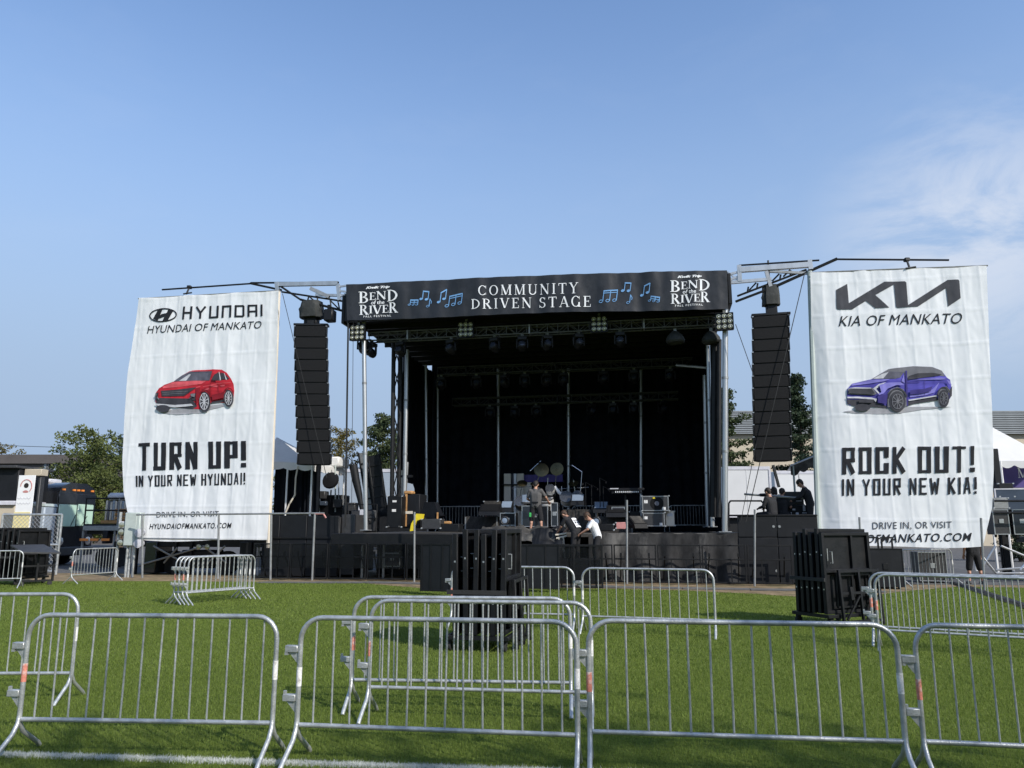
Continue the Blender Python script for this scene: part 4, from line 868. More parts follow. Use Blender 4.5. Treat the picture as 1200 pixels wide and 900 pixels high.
# ================================================================ STAGE
ZD = st(867, 625, 0).z                                    # deck height
UL, UR = st(428, 500, 0).x, st(849, 500, 0).x             # front poles
DEPTH = 8.0
def sp(x, y, v, o): q = st(x, y, v); return Vector((q.x-o[0], q.y-o[1], q.z-o[2]))
def stage():
    t = sthing('mobile_stage', 'large black covered concert stage with silver poles in the middle', 'stage', (0, 0, 0))
    zb, zt = st(630, 368, -.3).z, st(630, 326, -.3).z
    # deck and its front
    MB().boxr((UL-.35, -.05, ZD-.14), (UR+.55, DEPTH, ZD), .02).build('deck', 'deck_top', t)
    xl, xr = st(393, 620, -.4).x, st(536, 620, -.4).x
    MB().boxr((xl, -.75, ZD-.36), (xr, -.06, ZD-.02), .02).build('deck_lip', 'black_paint', t)
    for x in (425, 450, 500, 520): q = st(x, 650, .4); MB().tube([(q.x, .4, 0), (q.x, .4, ZD-.15)], .05, 8).build('leg', 'aluminium', t)
    # weathered skirt cloth on the right two thirds
    V = []; F = []; u0, u1 = st(690, 640, -.1).x, st(868, 640, -.1).x; nu, nz = 90, 10
    for j in range(nz+1):
        for i in range(nu+1):
            u = u0+(u1-u0)*i/nu; z = .03+(ZD-.03)*j/nz; f = 1-j/nz
            V.append((u, -.12-.05*f+.06*(.3+f)*sin(u*7+2*NOI.noise(Vector((u, 0, 3))))+.05*NOI.noise(Vector((u*2.3, z*1.2, 1))), z+.02*sin(u*9)*(1-f)))
    for j in range(nz):
        for i in range(nu): k = j*(nu+1)+i; F.append((k, k+1, k+nu+2, k+nu+1))
    b = MB(); b.add(V, F); b.build('skirt', 'skirt_cloth', t)
    MB().boxr((UL-.3, 2.4, .02), (u0, 2.5, ZD-.15)).build('skirt', 'black_cloth', t)
    MB().boxr((UL-.3, 2.55, .3), (UR+.4, DEPTH, .6)).build('chassis', 'black_steel', t)
    for k in range(3): MB().lathe([(.1, -.15), (.45, -.13), (.45, .13), (.1, .15)], 16, TR(-4.5+1.05*k, 1.6, .45) @ Matrix.Rotation(pi/2, 4, 'X')).build('wheel', 'rubber', t)
    # roof
    ul, ur = st(408, 350, 0).x, st(852, 340, 0).x
    MB().boxr((ul, -.30, zb+.08), (ur, -.1, zt-.12), .02).build('roof_front_beam', 'black_steel', t)
    MB().boxr((ul, -.1, zb+.25), (ur, DEPTH+.2, zt-.16), .03).build('roof', 'black_vinyl', t)
    MB().boxr((ul-.02, -.36, zt-.19), (ur+.02, .3, zt-.162)).build('roof_edge', 'aluminium', t)
    for i in range(8):
        v = .9+i*.95; MB().boxr((ul+.1, v-.05, zb+.06), (ur-.1, v+.05, zb+.245)).build('roof_rib', 'black_steel', t)
    for u, w in ((ul-.06, .12), (ur+.06, .12)):
        MB().boxr((u-w/2, -.28, zb+.02), (u+w/2, .9, zt-.2), .02).build('roof_end', 'black_steel', t)
    # cloth walls, gently pleated
    def wall(name, p0, p1, z0, z1, fold=.55, amp=.05, label=None):
        p0 = Vector(p0); p1 = Vector(p1); Ln = (p1-p0).length; d = (p1-p0).normalized(); n = Vector((-d.y, d.x)); k = max(8, int(Ln/.07)); V = []; F = []
        for j in range(9):
            for i in range(k+1):
                s = Ln*i/k; z = z0(s/Ln) if callable(z0) else z0; z = z+(z1-z)*j/8
                a = amp*(sin(s/fold*2*pi+NOI.noise(Vector((s*.7, z*.25, 2)))*3)+.8*NOI.noise(Vector((s*1.5, z*.6, 5)))); q = p0+d*s+n*a; V.append((q.x, q.y, z))
        for j in range(8):
            for i in range(k): a = j*(k+1)+i; F.append((a, a+1, a+k+2, a+k+1))
        b = MB(); b.add(V, F); return b.build(name, 'black_cloth', t)
    wall('back_curtain', (UL+.05, DEPTH-.1), (UR, DEPTH-.1), ZD, zb+.25)
    def cut(f): return ZD+.45 if f > .5 else ZD+1.9-1.2*max(0, (f-.40)/.1) if f > .4 else (ZD+1.95 if f > .06 else ZD+.9)
    wall('side_curtain', (UL+.12, 3.6), (UL+.12, DEPTH-.1), cut, zb-.2, .5)
    wall('side_curtain', (UR-.12, 1.6), (UR-.12, DEPTH-.1), ZD+.02, zb+.2, .5)
    # silver poles
    def pole(x0, y0, x1, y1, v, r, m='aluminium', base=True):
        a = st(x0, y0, v); b = st(x1, y1, v); a.z = max(a.z, ZD)
        o = MB().tube([a, b], r, 12).build('pole', m, t)
        if base: MB().box((a.x, a.y, a.z+.02), (r*4.2, r*4.2, .03), .005).build('foot_plate', 'steel_grey', o)
        for f in (.35, .68):
            c = a.lerp(b, f); MB().tube([c-Vector((0, 0, .04)), c+Vector((0, 0, .04))], r*1.13, 12).build('collar', 'steel_grey', o)
    pole(428.7, 622, 426.3, 372, .05, .075); pole(849.5, 624, 850, 362, .05, .095)
    pole(473.5, 600, 477, 410, 1.9, .08); pole(500, 600, 499, 428, 4.6, .06); pole(512.5, 600, 513, 440, 6.8, .06)
    for x in (584, 666.3, 751.3): pole(x, 610, x, 432, DEPTH-.35, .075)
    pole(835, 618, 829.5, 402, 1.3, .075); pole(829.5, 618, 826, 440, 3.6, .09)
    MB().tube([st(793, 428, 3.0), st(828, 431, 2.0)], .05, 8).build('cross_pole', 'aluminium', t)
    # black lattice tower at the left
    v = 1.5; xs = ((459.5, 462), (467.5, 469.5))
    tw = MB().tube([st(459, 606, v), st(461.5, 398, v)], .085, 8).build('tower_leg', 'black_steel', t)
    MB().tube([st(467.5, 606, v+.5), st(469.5, 398, v+.5)], .10, 8).build('tower_leg', 'black_steel', t)
    for i in range(7):
        y0 = 402+i*28; y1 = y0+28
        for a, b in (((461.5, y0), (468.5, y1)), ((468.5, y0), (461.5, y1))): MB().tube([st(a[0], a[1], v+.2), st(b[0], b[1], v+.2)], .022, 5).build('lattice_brace', 'black_steel', t)
    a = st(836, 606, .9); b = st(838, 398, .9)
    MB().tube([a, b], .13, 8).build('tower_leg', 'black_steel', t)
    a = st(842, 606, .6); b = st(843, 398, .6); MB().tube([a, b], .08, 8).build('tower_leg', 'black_steel', t)
    return zb, zt
ZB, ZT = stage()

# ---------------- trusses
def truss(label, xl, xr, v, yl, yr, hgt, dep, m='truss_grey', cells=34, yaw_c=True):
    a = st(xl, yl, v); b = st(xr, yr, v); z = (a.z+b.z)/2; Ln = b.x-a.x; c = (a.x+b.x)/2
    t = sthing('lighting_truss', label, 'truss', (c, v, z), 'lighting trusses under the roof')
    for y in (0, dep):
        for h in (0, -hgt): MB().tube([(-Ln/2, y, h), (Ln/2, y, h)], .028, 6).build('chord', m, t)
    w = Ln/cells; proto = None; pv = None
    for i in range(cells):
        x = -Ln/2+i*w
        if proto is None:
            proto = MB().tube([(0, 0, 0), (w, 0, -hgt)], .014, 5).build('brace', m, t, loc=(x, -.002, 0)); pv = MB().tube([(0, 0, 0), (0, 0, -hgt)], .016, 5).build('upright', m, t, loc=(x, .001, 0))
            pb = MB().tube([(0, dep, 0), (w, dep, -hgt)], .014, 4).build('rear_brace', m, t, loc=(x, 0, 0)); pt = MB().tube([(0, 0, 0), (w, dep, 0)], .013, 4).build('top_brace', m, t, loc=(x, 0, .004))
        else:
            if i % 2 == 0: share(proto, t, (x, -.002, 0)); share(pb, t, (x, 0, 0))
            else: share(proto, t, (x+w, -.002, 0), scale=(-1, 1, 1)); share(pb, t, (x+w, 0, 0), scale=(-1, 1, 1))
            share(pv, t, (x, .001, 0)); share(pt, t, (x, 0, .004))
    for x in (-.38, -.02, .3):
        MB().boxr((Ln*x-.05, -.04, -hgt-.02), (Ln*x, dep+.03, .02)).build('joint_plate', 'steel_grey' if v < 1 else 'black_steel', t)
    return t, a, b, z
F1 = truss('front lighting truss hung just under the black fascia banner', 433, 843, .45, 384.5, 376, .30, .34)
F2 = truss('middle lighting truss deep under the roof, carrying dark lamps', 513, 812, 4.2, 425, 425, .3, .34, 'truss_dark', 26)
F3 = truss('rear lighting truss lowest and furthest back before the back curtain', 530, 795, 6.2, 463, 463, .3, .34, 'truss_dark', 24)

# ---------------- nine lamp blinders
def blinder_proto():
    q = st(545.5, 386, .2); t = sthing('blinder_light', 'x', 'stage light', q, 'nine lamp blinder lights on the front truss'); s = .56
    MB().boxr((-s/2, .06, -s/2), (s/2, .2, s/2), .02).build('housing', 'black_steel', t)
    rp = None
    for i in range(3):
        for j in range(3):
            x, z = (i-1)*s*.32, (j-1)*s*.32; T = Matrix.Rotation(pi/2, 4, 'X')
            if rp is None:
                rp = MB().lathe([(.074, .02), (.074, .07), (.066, .072), (.04, .03), (.018, .02)], 12, T).build('lamp', 'lamp_glass', t, loc=(x, .06, z))
                bp = MB().lathe([(.004, .02), (.024, .025), (.026, .05), (.004, .065)], 8, T).build('bulb', 'print_white', rp)
            else: n_ = share(rp, t, (x, .06, z)); share(bp, n_)
    fr = MB()
    for k in (-.5, -.165, .165, .5):
        fr.boxr((-s/2, .0, k*s-.012), (s/2, .062, k*s+.012)); fr.boxr((k*s-.011, .002, -s/2), (k*s+.011, .06, s/2))
    fr.build('grid_frame', 'black_paint', t)
    MB().boxr((-.04, .1, s/2), (.04, .16, s/2+.12)).build('clamp', 'steel_grey', t)
    return t
BL = blinder_proto()
LB = ['nine lamp blinder light at the left end of the front truss, in sky', 'nine lamp blinder light left of the centre of the front truss', 'nine lamp blinder light right of the centre of the front truss', 'nine lamp blinder light at the right end of the front truss']
for i, (x, y) in enumerate(((418.5, 389.5), (545.5, 386), (702, 379.5), (849, 376.5))):
    q = s2w(st(x, y, (-.28, .2, .2, -.28)[i]))
    if i == 1: BL['label'] = LB[i]; BL.location = q; BL.rotation_euler.z = -YAW
    else: dup(BL, q, -YAW+(0, 0, 0, -.12)[i], LB[i])

# ---------------- moving lights
def moving_head():
    t = sthing('moving_light', 'x', 'stage light', (0, 0, 0))
    MB().boxr((-.17, -.14, -.13), (.17, .14, 0), .02).build('base', 'black_plastic', t)
    y = MB()
    for s in (-1, 1): y.boxr((s*.19-.025, -.05, -.42), (s*.19+.025, .05, -.1), .01)
    y.boxr((-.2, -.055, -.14), (.2, .055, -.1)); y.build('yoke', 'black_plastic', t)
    h = MB(); T = TR(0, 0, -.36) @ Euler((radians(62), 0, 0)).to_matrix().to_4x4()
    h.lathe([(.02, -.17), (.11, -.16), (.155, -.05), (.155, .1), (.145, .18), (.12, .2)], 16, T); hd = h.build('head', 'black_plastic', t)
    MB().lathe([(.115, .195), (.11, .21), (.06, .225), (.01, .23)], 14, T).build('lens', 'lens_dark', hd)
    MB().boxr((-.05, -.03, 0), (.05, .03, .1)).build('clamp', 'steel_grey', t)
    return t
MH = moving_head(); first = True
for row, (xs, v, y, name, zt) in enumerate((((436, 470, 529, 580, 612, 641, 678, 727), .62, 0, 'front truss', F1[3]-.30), ((517, 558, 592, 615, 640, 660, 707, 743, 786), 4.4, 0, 'middle truss', F2[3]-.30), ((574, 604, 628, 692, 718, 742, 775), 6.4, 0, 'rear truss', F3[3]-.30))):
    for i, x in enumerate(xs):
        u = st(x, 400 if row == 0 else 440, v).x; rz = -YAW+random.uniform(-.6, .6); lb = 'black moving head light, %s from the left under the %s' % (ORD[i], name)
        q = s2w((u, v, zt-.08)); g = 'moving head lights under the '+name
        if first: MH.location = q; MH.rotation_euler.z = rz; MH['label'] = lb; MH['group'] = g; first = False
        else: dup(MH, q, rz, lb, group=g)
for x, lab in ((791, 'large lamp wrapped in a pale grey rain bag under right end of front truss'), (833, 'dark rain bag over a lamp beside the right front pole')):
    q = st(x, 388, .62); t = sthing('bagged_light', lab, 'stage light', q)
    b = MB(); pr = [(.03, .0), (.12, -.02), (.22, -.12), (.30, -.24), (.33, -.36), (.29, -.42), (.2, -.40), (.02, -.37)]
    b.lathe(pr, 16); b.v = [(a*(1+.09*NOI.noise(Vector((a*7, c*7, 1)))), e*(1+.1*NOI.noise(Vector((e*7, c*6, 4)))), c+.03*NOI.noise(Vector((a*9, e*9, 2)))) for a, e, c in b.v]
    b.build('rain_bag', 'hoist_bag', t); MB().boxr((-.05, -.05, -.02), (.05, .05, .1)).build('clamp', 'steel_grey', t)
# hanging corner lamp at far left
q = st(427, 398, .5)
t = sthing('wash_light', 'big black wash light hanging under the left end of front truss', 'stage light', (q.x, q.y, q.z))
MB().lathe([(.02, -.2), (.16, -.18), (.22, .0), (.24, .2), (.2, .22), (.02, .12)], 16, Euler((radians(70), 0, radians(30))).to_matrix().to_4x4() @ TR(0, 0, 0)).build('body', 'black_plastic', t, loc=(0, 0, -.32))
MB().boxr((-.27, -.04, -.36), (-.23, .04, 0)).boxr((.23, -.04, -.36), (.27, .04, 0)).boxr((-.27, -.045, -.04), (.27, .045, 0)).build('yoke', 'black_steel', t)

# ---------------- loudspeaker wings
def pa_wing(side):
    L_ = side < 0
    t = sthing('roof_outrigger', 'steel outrigger beams holding the %s speaker array beside the roof' % ('left' if L_ else 'right'), 'beam', (0, 0, 0), 'outrigger beams')
    P = lambda x, y, v=0: st(x, y, v)
    def bar(a, b, w, m, nm, h=None): MB().bar(P(*a), P(*b), w, h).build(nm, m, t)
    def tb(a, b, r, m, nm): MB().tube([P(*a), P(*b)], r, 6).build(nm, m, t)
    if L_:
        bar((325, 333.5), (396, 332), .12, 'aluminium', 'top_beam', .15); bar((370, 345.5), (404, 346.5), .09, 'aluminium', 'lower_beam')
        tb((293, 332), (330, 340), .04, 'black_steel', 'arm'); tb((190, 339.5), (296, 332.2), .032, 'black_steel', 'pole'); tb((294, 331.5), (397, 331), .035, 'black_steel', 'pole')
        tb((328, 335), (352, 351), .04, 'black_steel', 'strut'); tb((352, 351), (408, 366), .045, 'black_steel', 'strut'); tb((330, 342), (408, 354), .035, 'black_steel', 'strut')
        for a, b in (((362, 347), (360, 354)), ((372, 349), (372, 356)), ((387, 352), (388, 360)), ((396, 353), (398, 363)), ((362, 347), (372, 356)), ((387, 352), (398, 363))): tb(a, b, .03, 'black_steel', 'brace')
        bar((364, 338), (386, 348), .13, 'wood_orange' if False else 'chrome_dirty', 'diagonal'); bar((396, 333), (398, 352), .12, 'aluminium', 'end_plate'); bar((398, 336), (407, 334.5), .06, 'aluminium', 'link'); bar((398, 341), (407, 342), .06, 'aluminium', 'link')
        bar((324.5, 331), (326, 343), .14, 'aluminium', 'end_plate')
    else:
        bar((866, 316.5), (949, 310.3), .15, 'aluminium', 'top_beam', .17); bar((852, 331.5), (904, 327), .10, 'aluminium', 'lower_beam'); bar((902, 318), (950, 320.5), .08, 'steel_grey', 'lower_beam')
        tb((866, 311), (960, 305), .03, 'black_steel', 'pole'); tb((978, 303.8), (1112, 304.8), .032, 'black_steel', 'pole')
        tb((862, 353.5), (908, 336), .042, 'black_steel', 'strut'); tb((908, 336), (981, 303.2), .05, 'black_steel', 'strut'); tb((864, 347), (945, 316), .035, 'black_steel', 'strut')
        for x in (876, 887, 900, 914, 926): tb((x, 347.5-(x-862)*.40), (x+1, 341.5-(x-862)*.38), .03, 'black_steel', 'brace')
        for x in (878, 905, 918): tb((x, 346.5-(x-862)*.40), (x+8, 337.5-(x-862)*.38), .03, 'black_steel', 'brace')
        bar((866, 311), (867, 330), .13, 'aluminium', 'end_plate'); bar((852.5, 322), (866, 318.5), .07, 'aluminium', 'link'); bar((852.5, 329), (866, 324), .07, 'aluminium', 'link'); bar((853, 318.5), (866, 330), .04, 'aluminium', 'link')
        bar((948.5, 305), (950, 316), .14, 'aluminium', 'end_plate'); bar((898, 318), (903, 336), .11, 'chrome_dirty', 'diagonal')
pa_wing(-1); pa_wing(1)
def line_array(side, cols, yt, yb, w, lab):
    n = 12; q = st((cols[0][0]+cols[0][1])/2, yt, -.1)
    t = sthing('line_array', lab, 'loudspeaker array', q, 'hanging loudspeaker arrays', rz=(.22 if side < 0 else -.04))
    h = (q.z-st(600, yb, -.1).z)/n; wd = w; g = None
    xc = [(a+b)/2 for a, b in cols]
    for i in range(n):
        f = (i+.5)/n; y = yt+(yb-yt)*f; xx = np.interp(f, [0, .5, 1], xc); u = st(float(xx), y, -.1).x-q.x; z = -h*(i+.5)
        tl = -.03*max(0, f-.55)*2
        if g is None:
            pr = MB(); hh = h*.4985
            V = [(-wd/2, 0, -hh), (wd/2, 0, -hh), (wd/2, 0, hh), (-wd/2, 0, hh), (-wd*.36, .62, -hh*.8), (wd*.36, .62, -hh*.8), (wd*.36, .62, hh*.8), (-wd*.36, .62, hh*.8)]
            pr.add(V, [(0, 1, 2, 3), (7, 6, 5, 4), (0, 4, 5, 1), (1, 5, 6, 2), (2, 6, 7, 3), (3, 7, 4, 0)]); c = pr.build('cabinet', 'black_paint', t, loc=(u, 0, z), rot=(tl, 0, 0))
            g1 = MB().boxr((-wd*.475, -.035, -hh*.93), (wd*.475, -.004, hh*.93), .012).build('grille', 'grille_black', c)
            g2 = MB().boxr((-wd*.5-.012, -.05, -hh*.9), (-wd*.5+.02, .14, hh*.9), .006).build('side_plate', 'black_steel', c)
            g3 = MB().boxr((wd*.5-.02, -.05, -hh*.9), (wd*.5+.012, .14, hh*.9), .006).build('side_plate', 'black_steel', c)
            g4 = MB().boxr((wd*.47, -.06, hh*.86), (wd*.5+.02, .05, hh*1.0)).build('rigging_pin', 'steel_grey', c); g5 = MB().boxr((-wd*.5-.02, -.06, hh*.86), (-wd*.47, .05, hh*1.0)).build('rigging_pin', 'aluminium', c)
            g = c
        else:
            c2 = share(g, t, (u, 0, z), (tl, 0, 0))
            for k in (g1, g2, g3, g4, g5): share(k, c2, k.location)
    MB().boxr((-wd/2-.03, -.02, .02), (wd/2+.05, .3, .10), .01).boxr((-.12, .0, .1), (.12, .2, .22)).build('bumper_frame', 'black_steel', t)
    return t, q
LA1 = line_array(-1, [(343.5, 384), (344, 386), (347.5, 388)], 382, 541, 1.17, 'tall black loudspeaker array hanging left of the stage, leaning a little')
LA2 = line_array(1, [(881.5, 925), (882.5, 925.5), (885.5, 926.5)], 370, 545, 1.14, 'tall black loudspeaker array hanging right of the stage')
def hoist(x0, x1, y0, y1, lab, hook_y):
    q = st((x0+x1)/2, y1, .15); w = st(x1, y1, .15).x-st(x0, y1, .15).x; h = st(600, y0, .15).z-st(600, y1, .15).z
    t = sthing('hoist_bag', lab, 'chain hoist', q, 'covered chain hoists above the arrays')
    b = MB(); n = 9; 
    bm = bmesh.new(); bmesh.ops.create_cube(bm, size=1); bmesh.ops.subdivide_edges(bm, edges=bm.edges[:], cuts=5, use_grid_fill=True)
    for v in bm.verts:
        p = v.co; s = 1-.25*max(0, p.z)*2*.6; r_ = 1-.28*(abs(p.x*2)**4*abs(p.y*2)**4); k = 1+.13*NOI.noise(Vector((p.x*4+x0, p.y*4, p.z*4)))
        v.co = Vector((p.x*w*s*k*r_, p.y*w*.8*s*k*r_, (p.z+.5)*h*(1+.06*NOI.noise(p*3))))
    bm.verts.index_update(); b.add([v.co[:] for v in bm.verts], [tuple(v.index for v in f.verts) for f in bm.faces]); bm.free()
    b.build('cover', 'hoist_bag', t)
    MB().boxr((-w*.3, -.12, -.34), (w*.3, .2, .03), .03).build('hoist_body', 'black_steel', t)
    zt = st(600, hook_y, .15).z-q.z
    m = MB(); m.tube([(0, .1, h*.95), (0, .1, zt)], .03, 5); m.build('chain', 'black_steel', t)
hoist(352.5, 377.5, 353, 373, 'black bagged chain hoist above the left speaker array', 342); hoist(893.5, 914.5, 336.5, 358, 'black bagged chain hoist above the right speaker array', 322)
q = st(385, 376, 0)
t = sthing('rigging_motor', 'small black rigging motor box on top right of left array', 'motor', q)
MB().boxr((-.14, -.15, -.02), (.2, .25, .42), .03).build('body', 'black_plastic', t); MB().boxr((-.05, -.05, .42), (.05, .05, .6)).build('hook', 'black_steel', t)

# white poles beside banners, guy wires
def cyl(name, lab, cat, a, b, r, m, grp=None, n=8, extra=None):
    c = (a+b)/2; t = tag(MB().tube([a-a, b-a], r, n).build(name, m, loc=a), lab, cat, grp); return t
def P3(x, y, v): return s2w(st(x, y, v))
cyl('banner_pole', 'pale pole running down right edge of the red car banner', 'pole', P3(314.5, 642, -.05), P3(326.5, 342, -.05), .075, 'cream_panel')
cyl('banner_pole', 'pale pole running down left edge of the blue car banner', 'pole', P3(959.5, 640, -.05), P3(948.8, 318, -.05), .085, 'grey_box')
for lab, a, b, r in (('thin guy wire slanting across front of the left speaker array', (331, 344), (383, 560), .012), ('dark cable hanging down past left end of the fascia banner', (408, 376), (404.5, 618), .035),
        ('thin wire dropping left of the front left stage pole', (414, 378), (412, 600), .010), ('thin guy wire crossing the right speaker array down to the platform', (943, 320), (874, 612), .014), ('thin guy wire from right end of truss toward the right array', (862, 380), (884, 442), .012),
        ('thin wire beside the thicker guy wire at the monitor platform', (886, 520), (868, 612), .010), ('straight black pole leaning below the right array', (906, 545), (913, 571), .05)):
    cyl('guy_wire', lab, 'cable', P3(*a, -.35), P3(*b, -.35), r, 'cable_black', 'thin rigging wires and cables', 5)
a = at(-30, 518, 70); b = at(78, 524.5, 70); tag(MB().tube([a-a, (b-a)*.5-Vector((0, 0, .12)), b-a], .03, 4).build('power_line', 'cable_black', loc=a), 'thin overhead power line in the sky at far left', 'cable')

for lab, a, b in (('short black tie holding top of the red car banner to its pole', (222, 336.6), (218.5, 344.5)), ('short black tie holding top of the blue car banner to its pole', (1062.5, 304.5), (1066, 314.5))):
    t = thing('banner_tie', lab, 'tie', P3(*a, -.12)); o = P3(*a, -.12); e = P3(*b, -.28)
    MB().tube([o-o, e-o], .035, 6).build('strap', 'cable_black', t); MB().box((0, 0, 0), (.16, .16, .12), .02).build('clamp', 'black_steel', t); MB().tube([e-o-Vector((.12, 0, 0)), e-o+Vector((.2, 0, .05))], .03, 5).build('loop', 'cable_black', t)
for lab, a, b in (('thin rod along top hem of the red car banner', (162, 350), (328, 340.5)), ('thin rod along top hem of the blue car banner', (949, 319.5), (1157.5, 311.2))):
    cyl('hem_rod', lab, 'rod', P3(*a, -.22), P3(*b, -.22), .025, 'chrome_dirty', n=6)
# ================================================================ CROWD BARRIERS
def barrier_proto():
    "steel pedestrian barrier, 2.1 m long, lies along x"
    t = thing('crowd_barrier', 'x', 'barrier'); Lh = 1.05; zt = 1.06; R = .17; zb = .27
    pts = [(-Lh, 0, zb-.02), (-Lh, 0, zt-R)]+[(-Lh+R-R*cos(a), 0, zt-R+R*sin(a)) for a in [k*pi/12 for k in range(1, 7)]]
    pts += [(Lh-R+R*sin(a), 0, zt-R+R*cos(a)) for a in [k*pi/12 for k in range(0, 6)]]+[(Lh, 0, zt-R), (Lh, 0, zb-.02)]
    MB().tube(pts, .0195, 12).build('frame', 'galvanised', t)
    MB().tube([(-Lh+.018, 0, zb), (Lh-.018, 0, zb)], .0175, 10).build('bottom_rail', 'galvanised', t)
    p = None; n = 14
    for i in range(n):
        x = -Lh+.045+(2*Lh-.09)*(i+.55)/n
        if p is None: p = MB().tube([(0, 0, zb+.010), (0, 0, zt-.014)], .0078, 8).build('bar', 'galvanised', t, loc=(x, 0, 0))
        else: share(p, t, (x, 0, 0), (random.uniform(-.008, .008), random.choice([-.012, -.003, .002, .004, .01]), 0))
    lp = None
    for sx in (-1, 1):
        for sy in (-1, 1):
            if lp is None: lp = MB().tube([(0, 0, zb+.03), (0, -.012, zb-.03), (0, -.06, zb-.10), (0, -.26, .035), (0, -.285, .006)], .0185, 10).build('foot', 'galvanised', t, loc=(sx*Lh, 0, 0))
            else: share(lp, t, (sx*Lh, 0, 0), (0, 0, 0 if sy < 0 else pi))
    for z in (.80, .44):
        h = MB().boxr((-Lh-.115, -.025, z), (-Lh-.015, .025, z+.05), .004)
        h.prism([(-Lh-.085, z-.005), (-Lh-.015, z-.005), (-Lh-.015, z-.085)], -.006, .006)
        h.boxr((-Lh-.115, -.012, z+.05), (-Lh-.095, .012, z+.075)) if z < .6 else h.boxr((-Lh-.115, -.025, z-.02), (-Lh-.09, .025, z))
        h.build('hook', 'galvanised', t)
    for x, z, m in ((-Lh, .62, 'label_red'), (Lh, .66, 'label_white')):
        MB().tube([(x, 0, z-.07), (x, 0, z+.07)], .0208, 12).build('sticker', m, t)
    return t
BP = barrier_proto(); bfirst = [True]
def barrier(lab, xl, Dl, xr, Dr, grp='steel crowd barriers', py=720, flip=False, z=0):
    a = at(xl, py, Dl); b = at(xr, py, Dr); a.z = b.z = z; c = (a+b)/2; d = b-a
    rz = atan2(d.y, d.x)+(pi if flip else 0); s = max(.86, min(1.16, d.length/2.1))
    if bfirst[0]:
        o = BP; o.location = c; o.rotation_euler = (0, 0, rz); o['label'] = lab; o['group'] = grp; o.scale = (s, 1, 1); bfirst[0] = False
    else: o = dup(BP, c, rz, lab, (s, 1, 1), grp)
    return o
def stickers(o, ml, mr):
    for c, m in zip([k for k in o.children if k.name.startswith('sticker')], (ml, mr)): c.material_slots[0].link = 'OBJECT'; c.material_slots[0].material = M(m)
    return o
barrier('steel crowd barrier nearest the camera at left, its feet by the white line', 36, 6.42, 326, 6.3)
stickers(barrier('steel crowd barrier nearest the camera, second from left, below the stage centre', 354, 6.25, 675, 5.95), 'label_white', 'label_white')
barrier('steel crowd barrier nearest the camera, third from left, over clear grass', 689, 6.05, 1048, 5.78)
barrier('steel crowd barrier nearest the camera at the far right, cut by picture edge', 1069, 5.78, 1412, 5.45)
barrier('steel crowd barrier at the left edge, behind the nearest left one', -140, 8.3, 91, 8.35)
barrier('steel crowd barrier in the second row, nearer of the overlapping pair', 435, 7.65, 692, 7.4)
barrier('steel crowd barrier in the second row, further of the overlapping pair', 415, 8.0, 668, 7.85)
barrier('steel crowd barrier in the third row, left, beside the centre black stack', 529, 14.1, 673, 13.7)
stickers(barrier('steel crowd barrier in the third row, right, alone on open grass', 683, 13.5, 838, 12.9), 'label_white', 'galvanised')
barrier('steel crowd barrier beside the right black stack, nearer of the pair', 1028, 11.75, 1232, 10.75)
barrier('steel crowd barrier beside the right black stack, further of the pair', 1022, 12.15, 1224, 11.1)
for i, dx in enumerate((0, 6.5, 13, 19.5)):
    stickers(barrier('steel crowd barrier in the nested row left of the stage, %s from left' % ORD[i], 207+dx, 18.25-.03*i, 282+dx*.62, 19.75-.1*i, py=660, grp='nested steel barriers left of the stage'), 'label_white' if i % 2 else 'label_red', 'label_white')
barrier('small far steel barrier standing alone before the flatbed trailer', 88, 24.6, 136, 26.2, py=650)
barrier('steel barrier end at the left edge in front of left black stack', -45, 22.6, 16.5, 23.0, py=650)
barrier('far steel barrier under the blue car banner with a case behind', 1055, 23.9, 1115, 24.8, py=650)
# railings of the same kind standing on the stage at its back
for i, (xl, xr) in enumerate(((512, 567), (569, 610), (670, 722), (724, 779), (783, 838))):
    a = s2w(st(xl, 600, DEPTH-1.0)); b = s2w(st(xr, 600, DEPTH-1.0)); a.z = b.z = ZD; d = b-a; c = (a+b)/2
    o = dup(BP, c, atan2(d.y, d.x), 'steel barrier standing on the stage in front of back curtain, %s from left' % ORD[i], (d.length/2.1*.97, 1, 1), 'steel barriers along the back of stage')

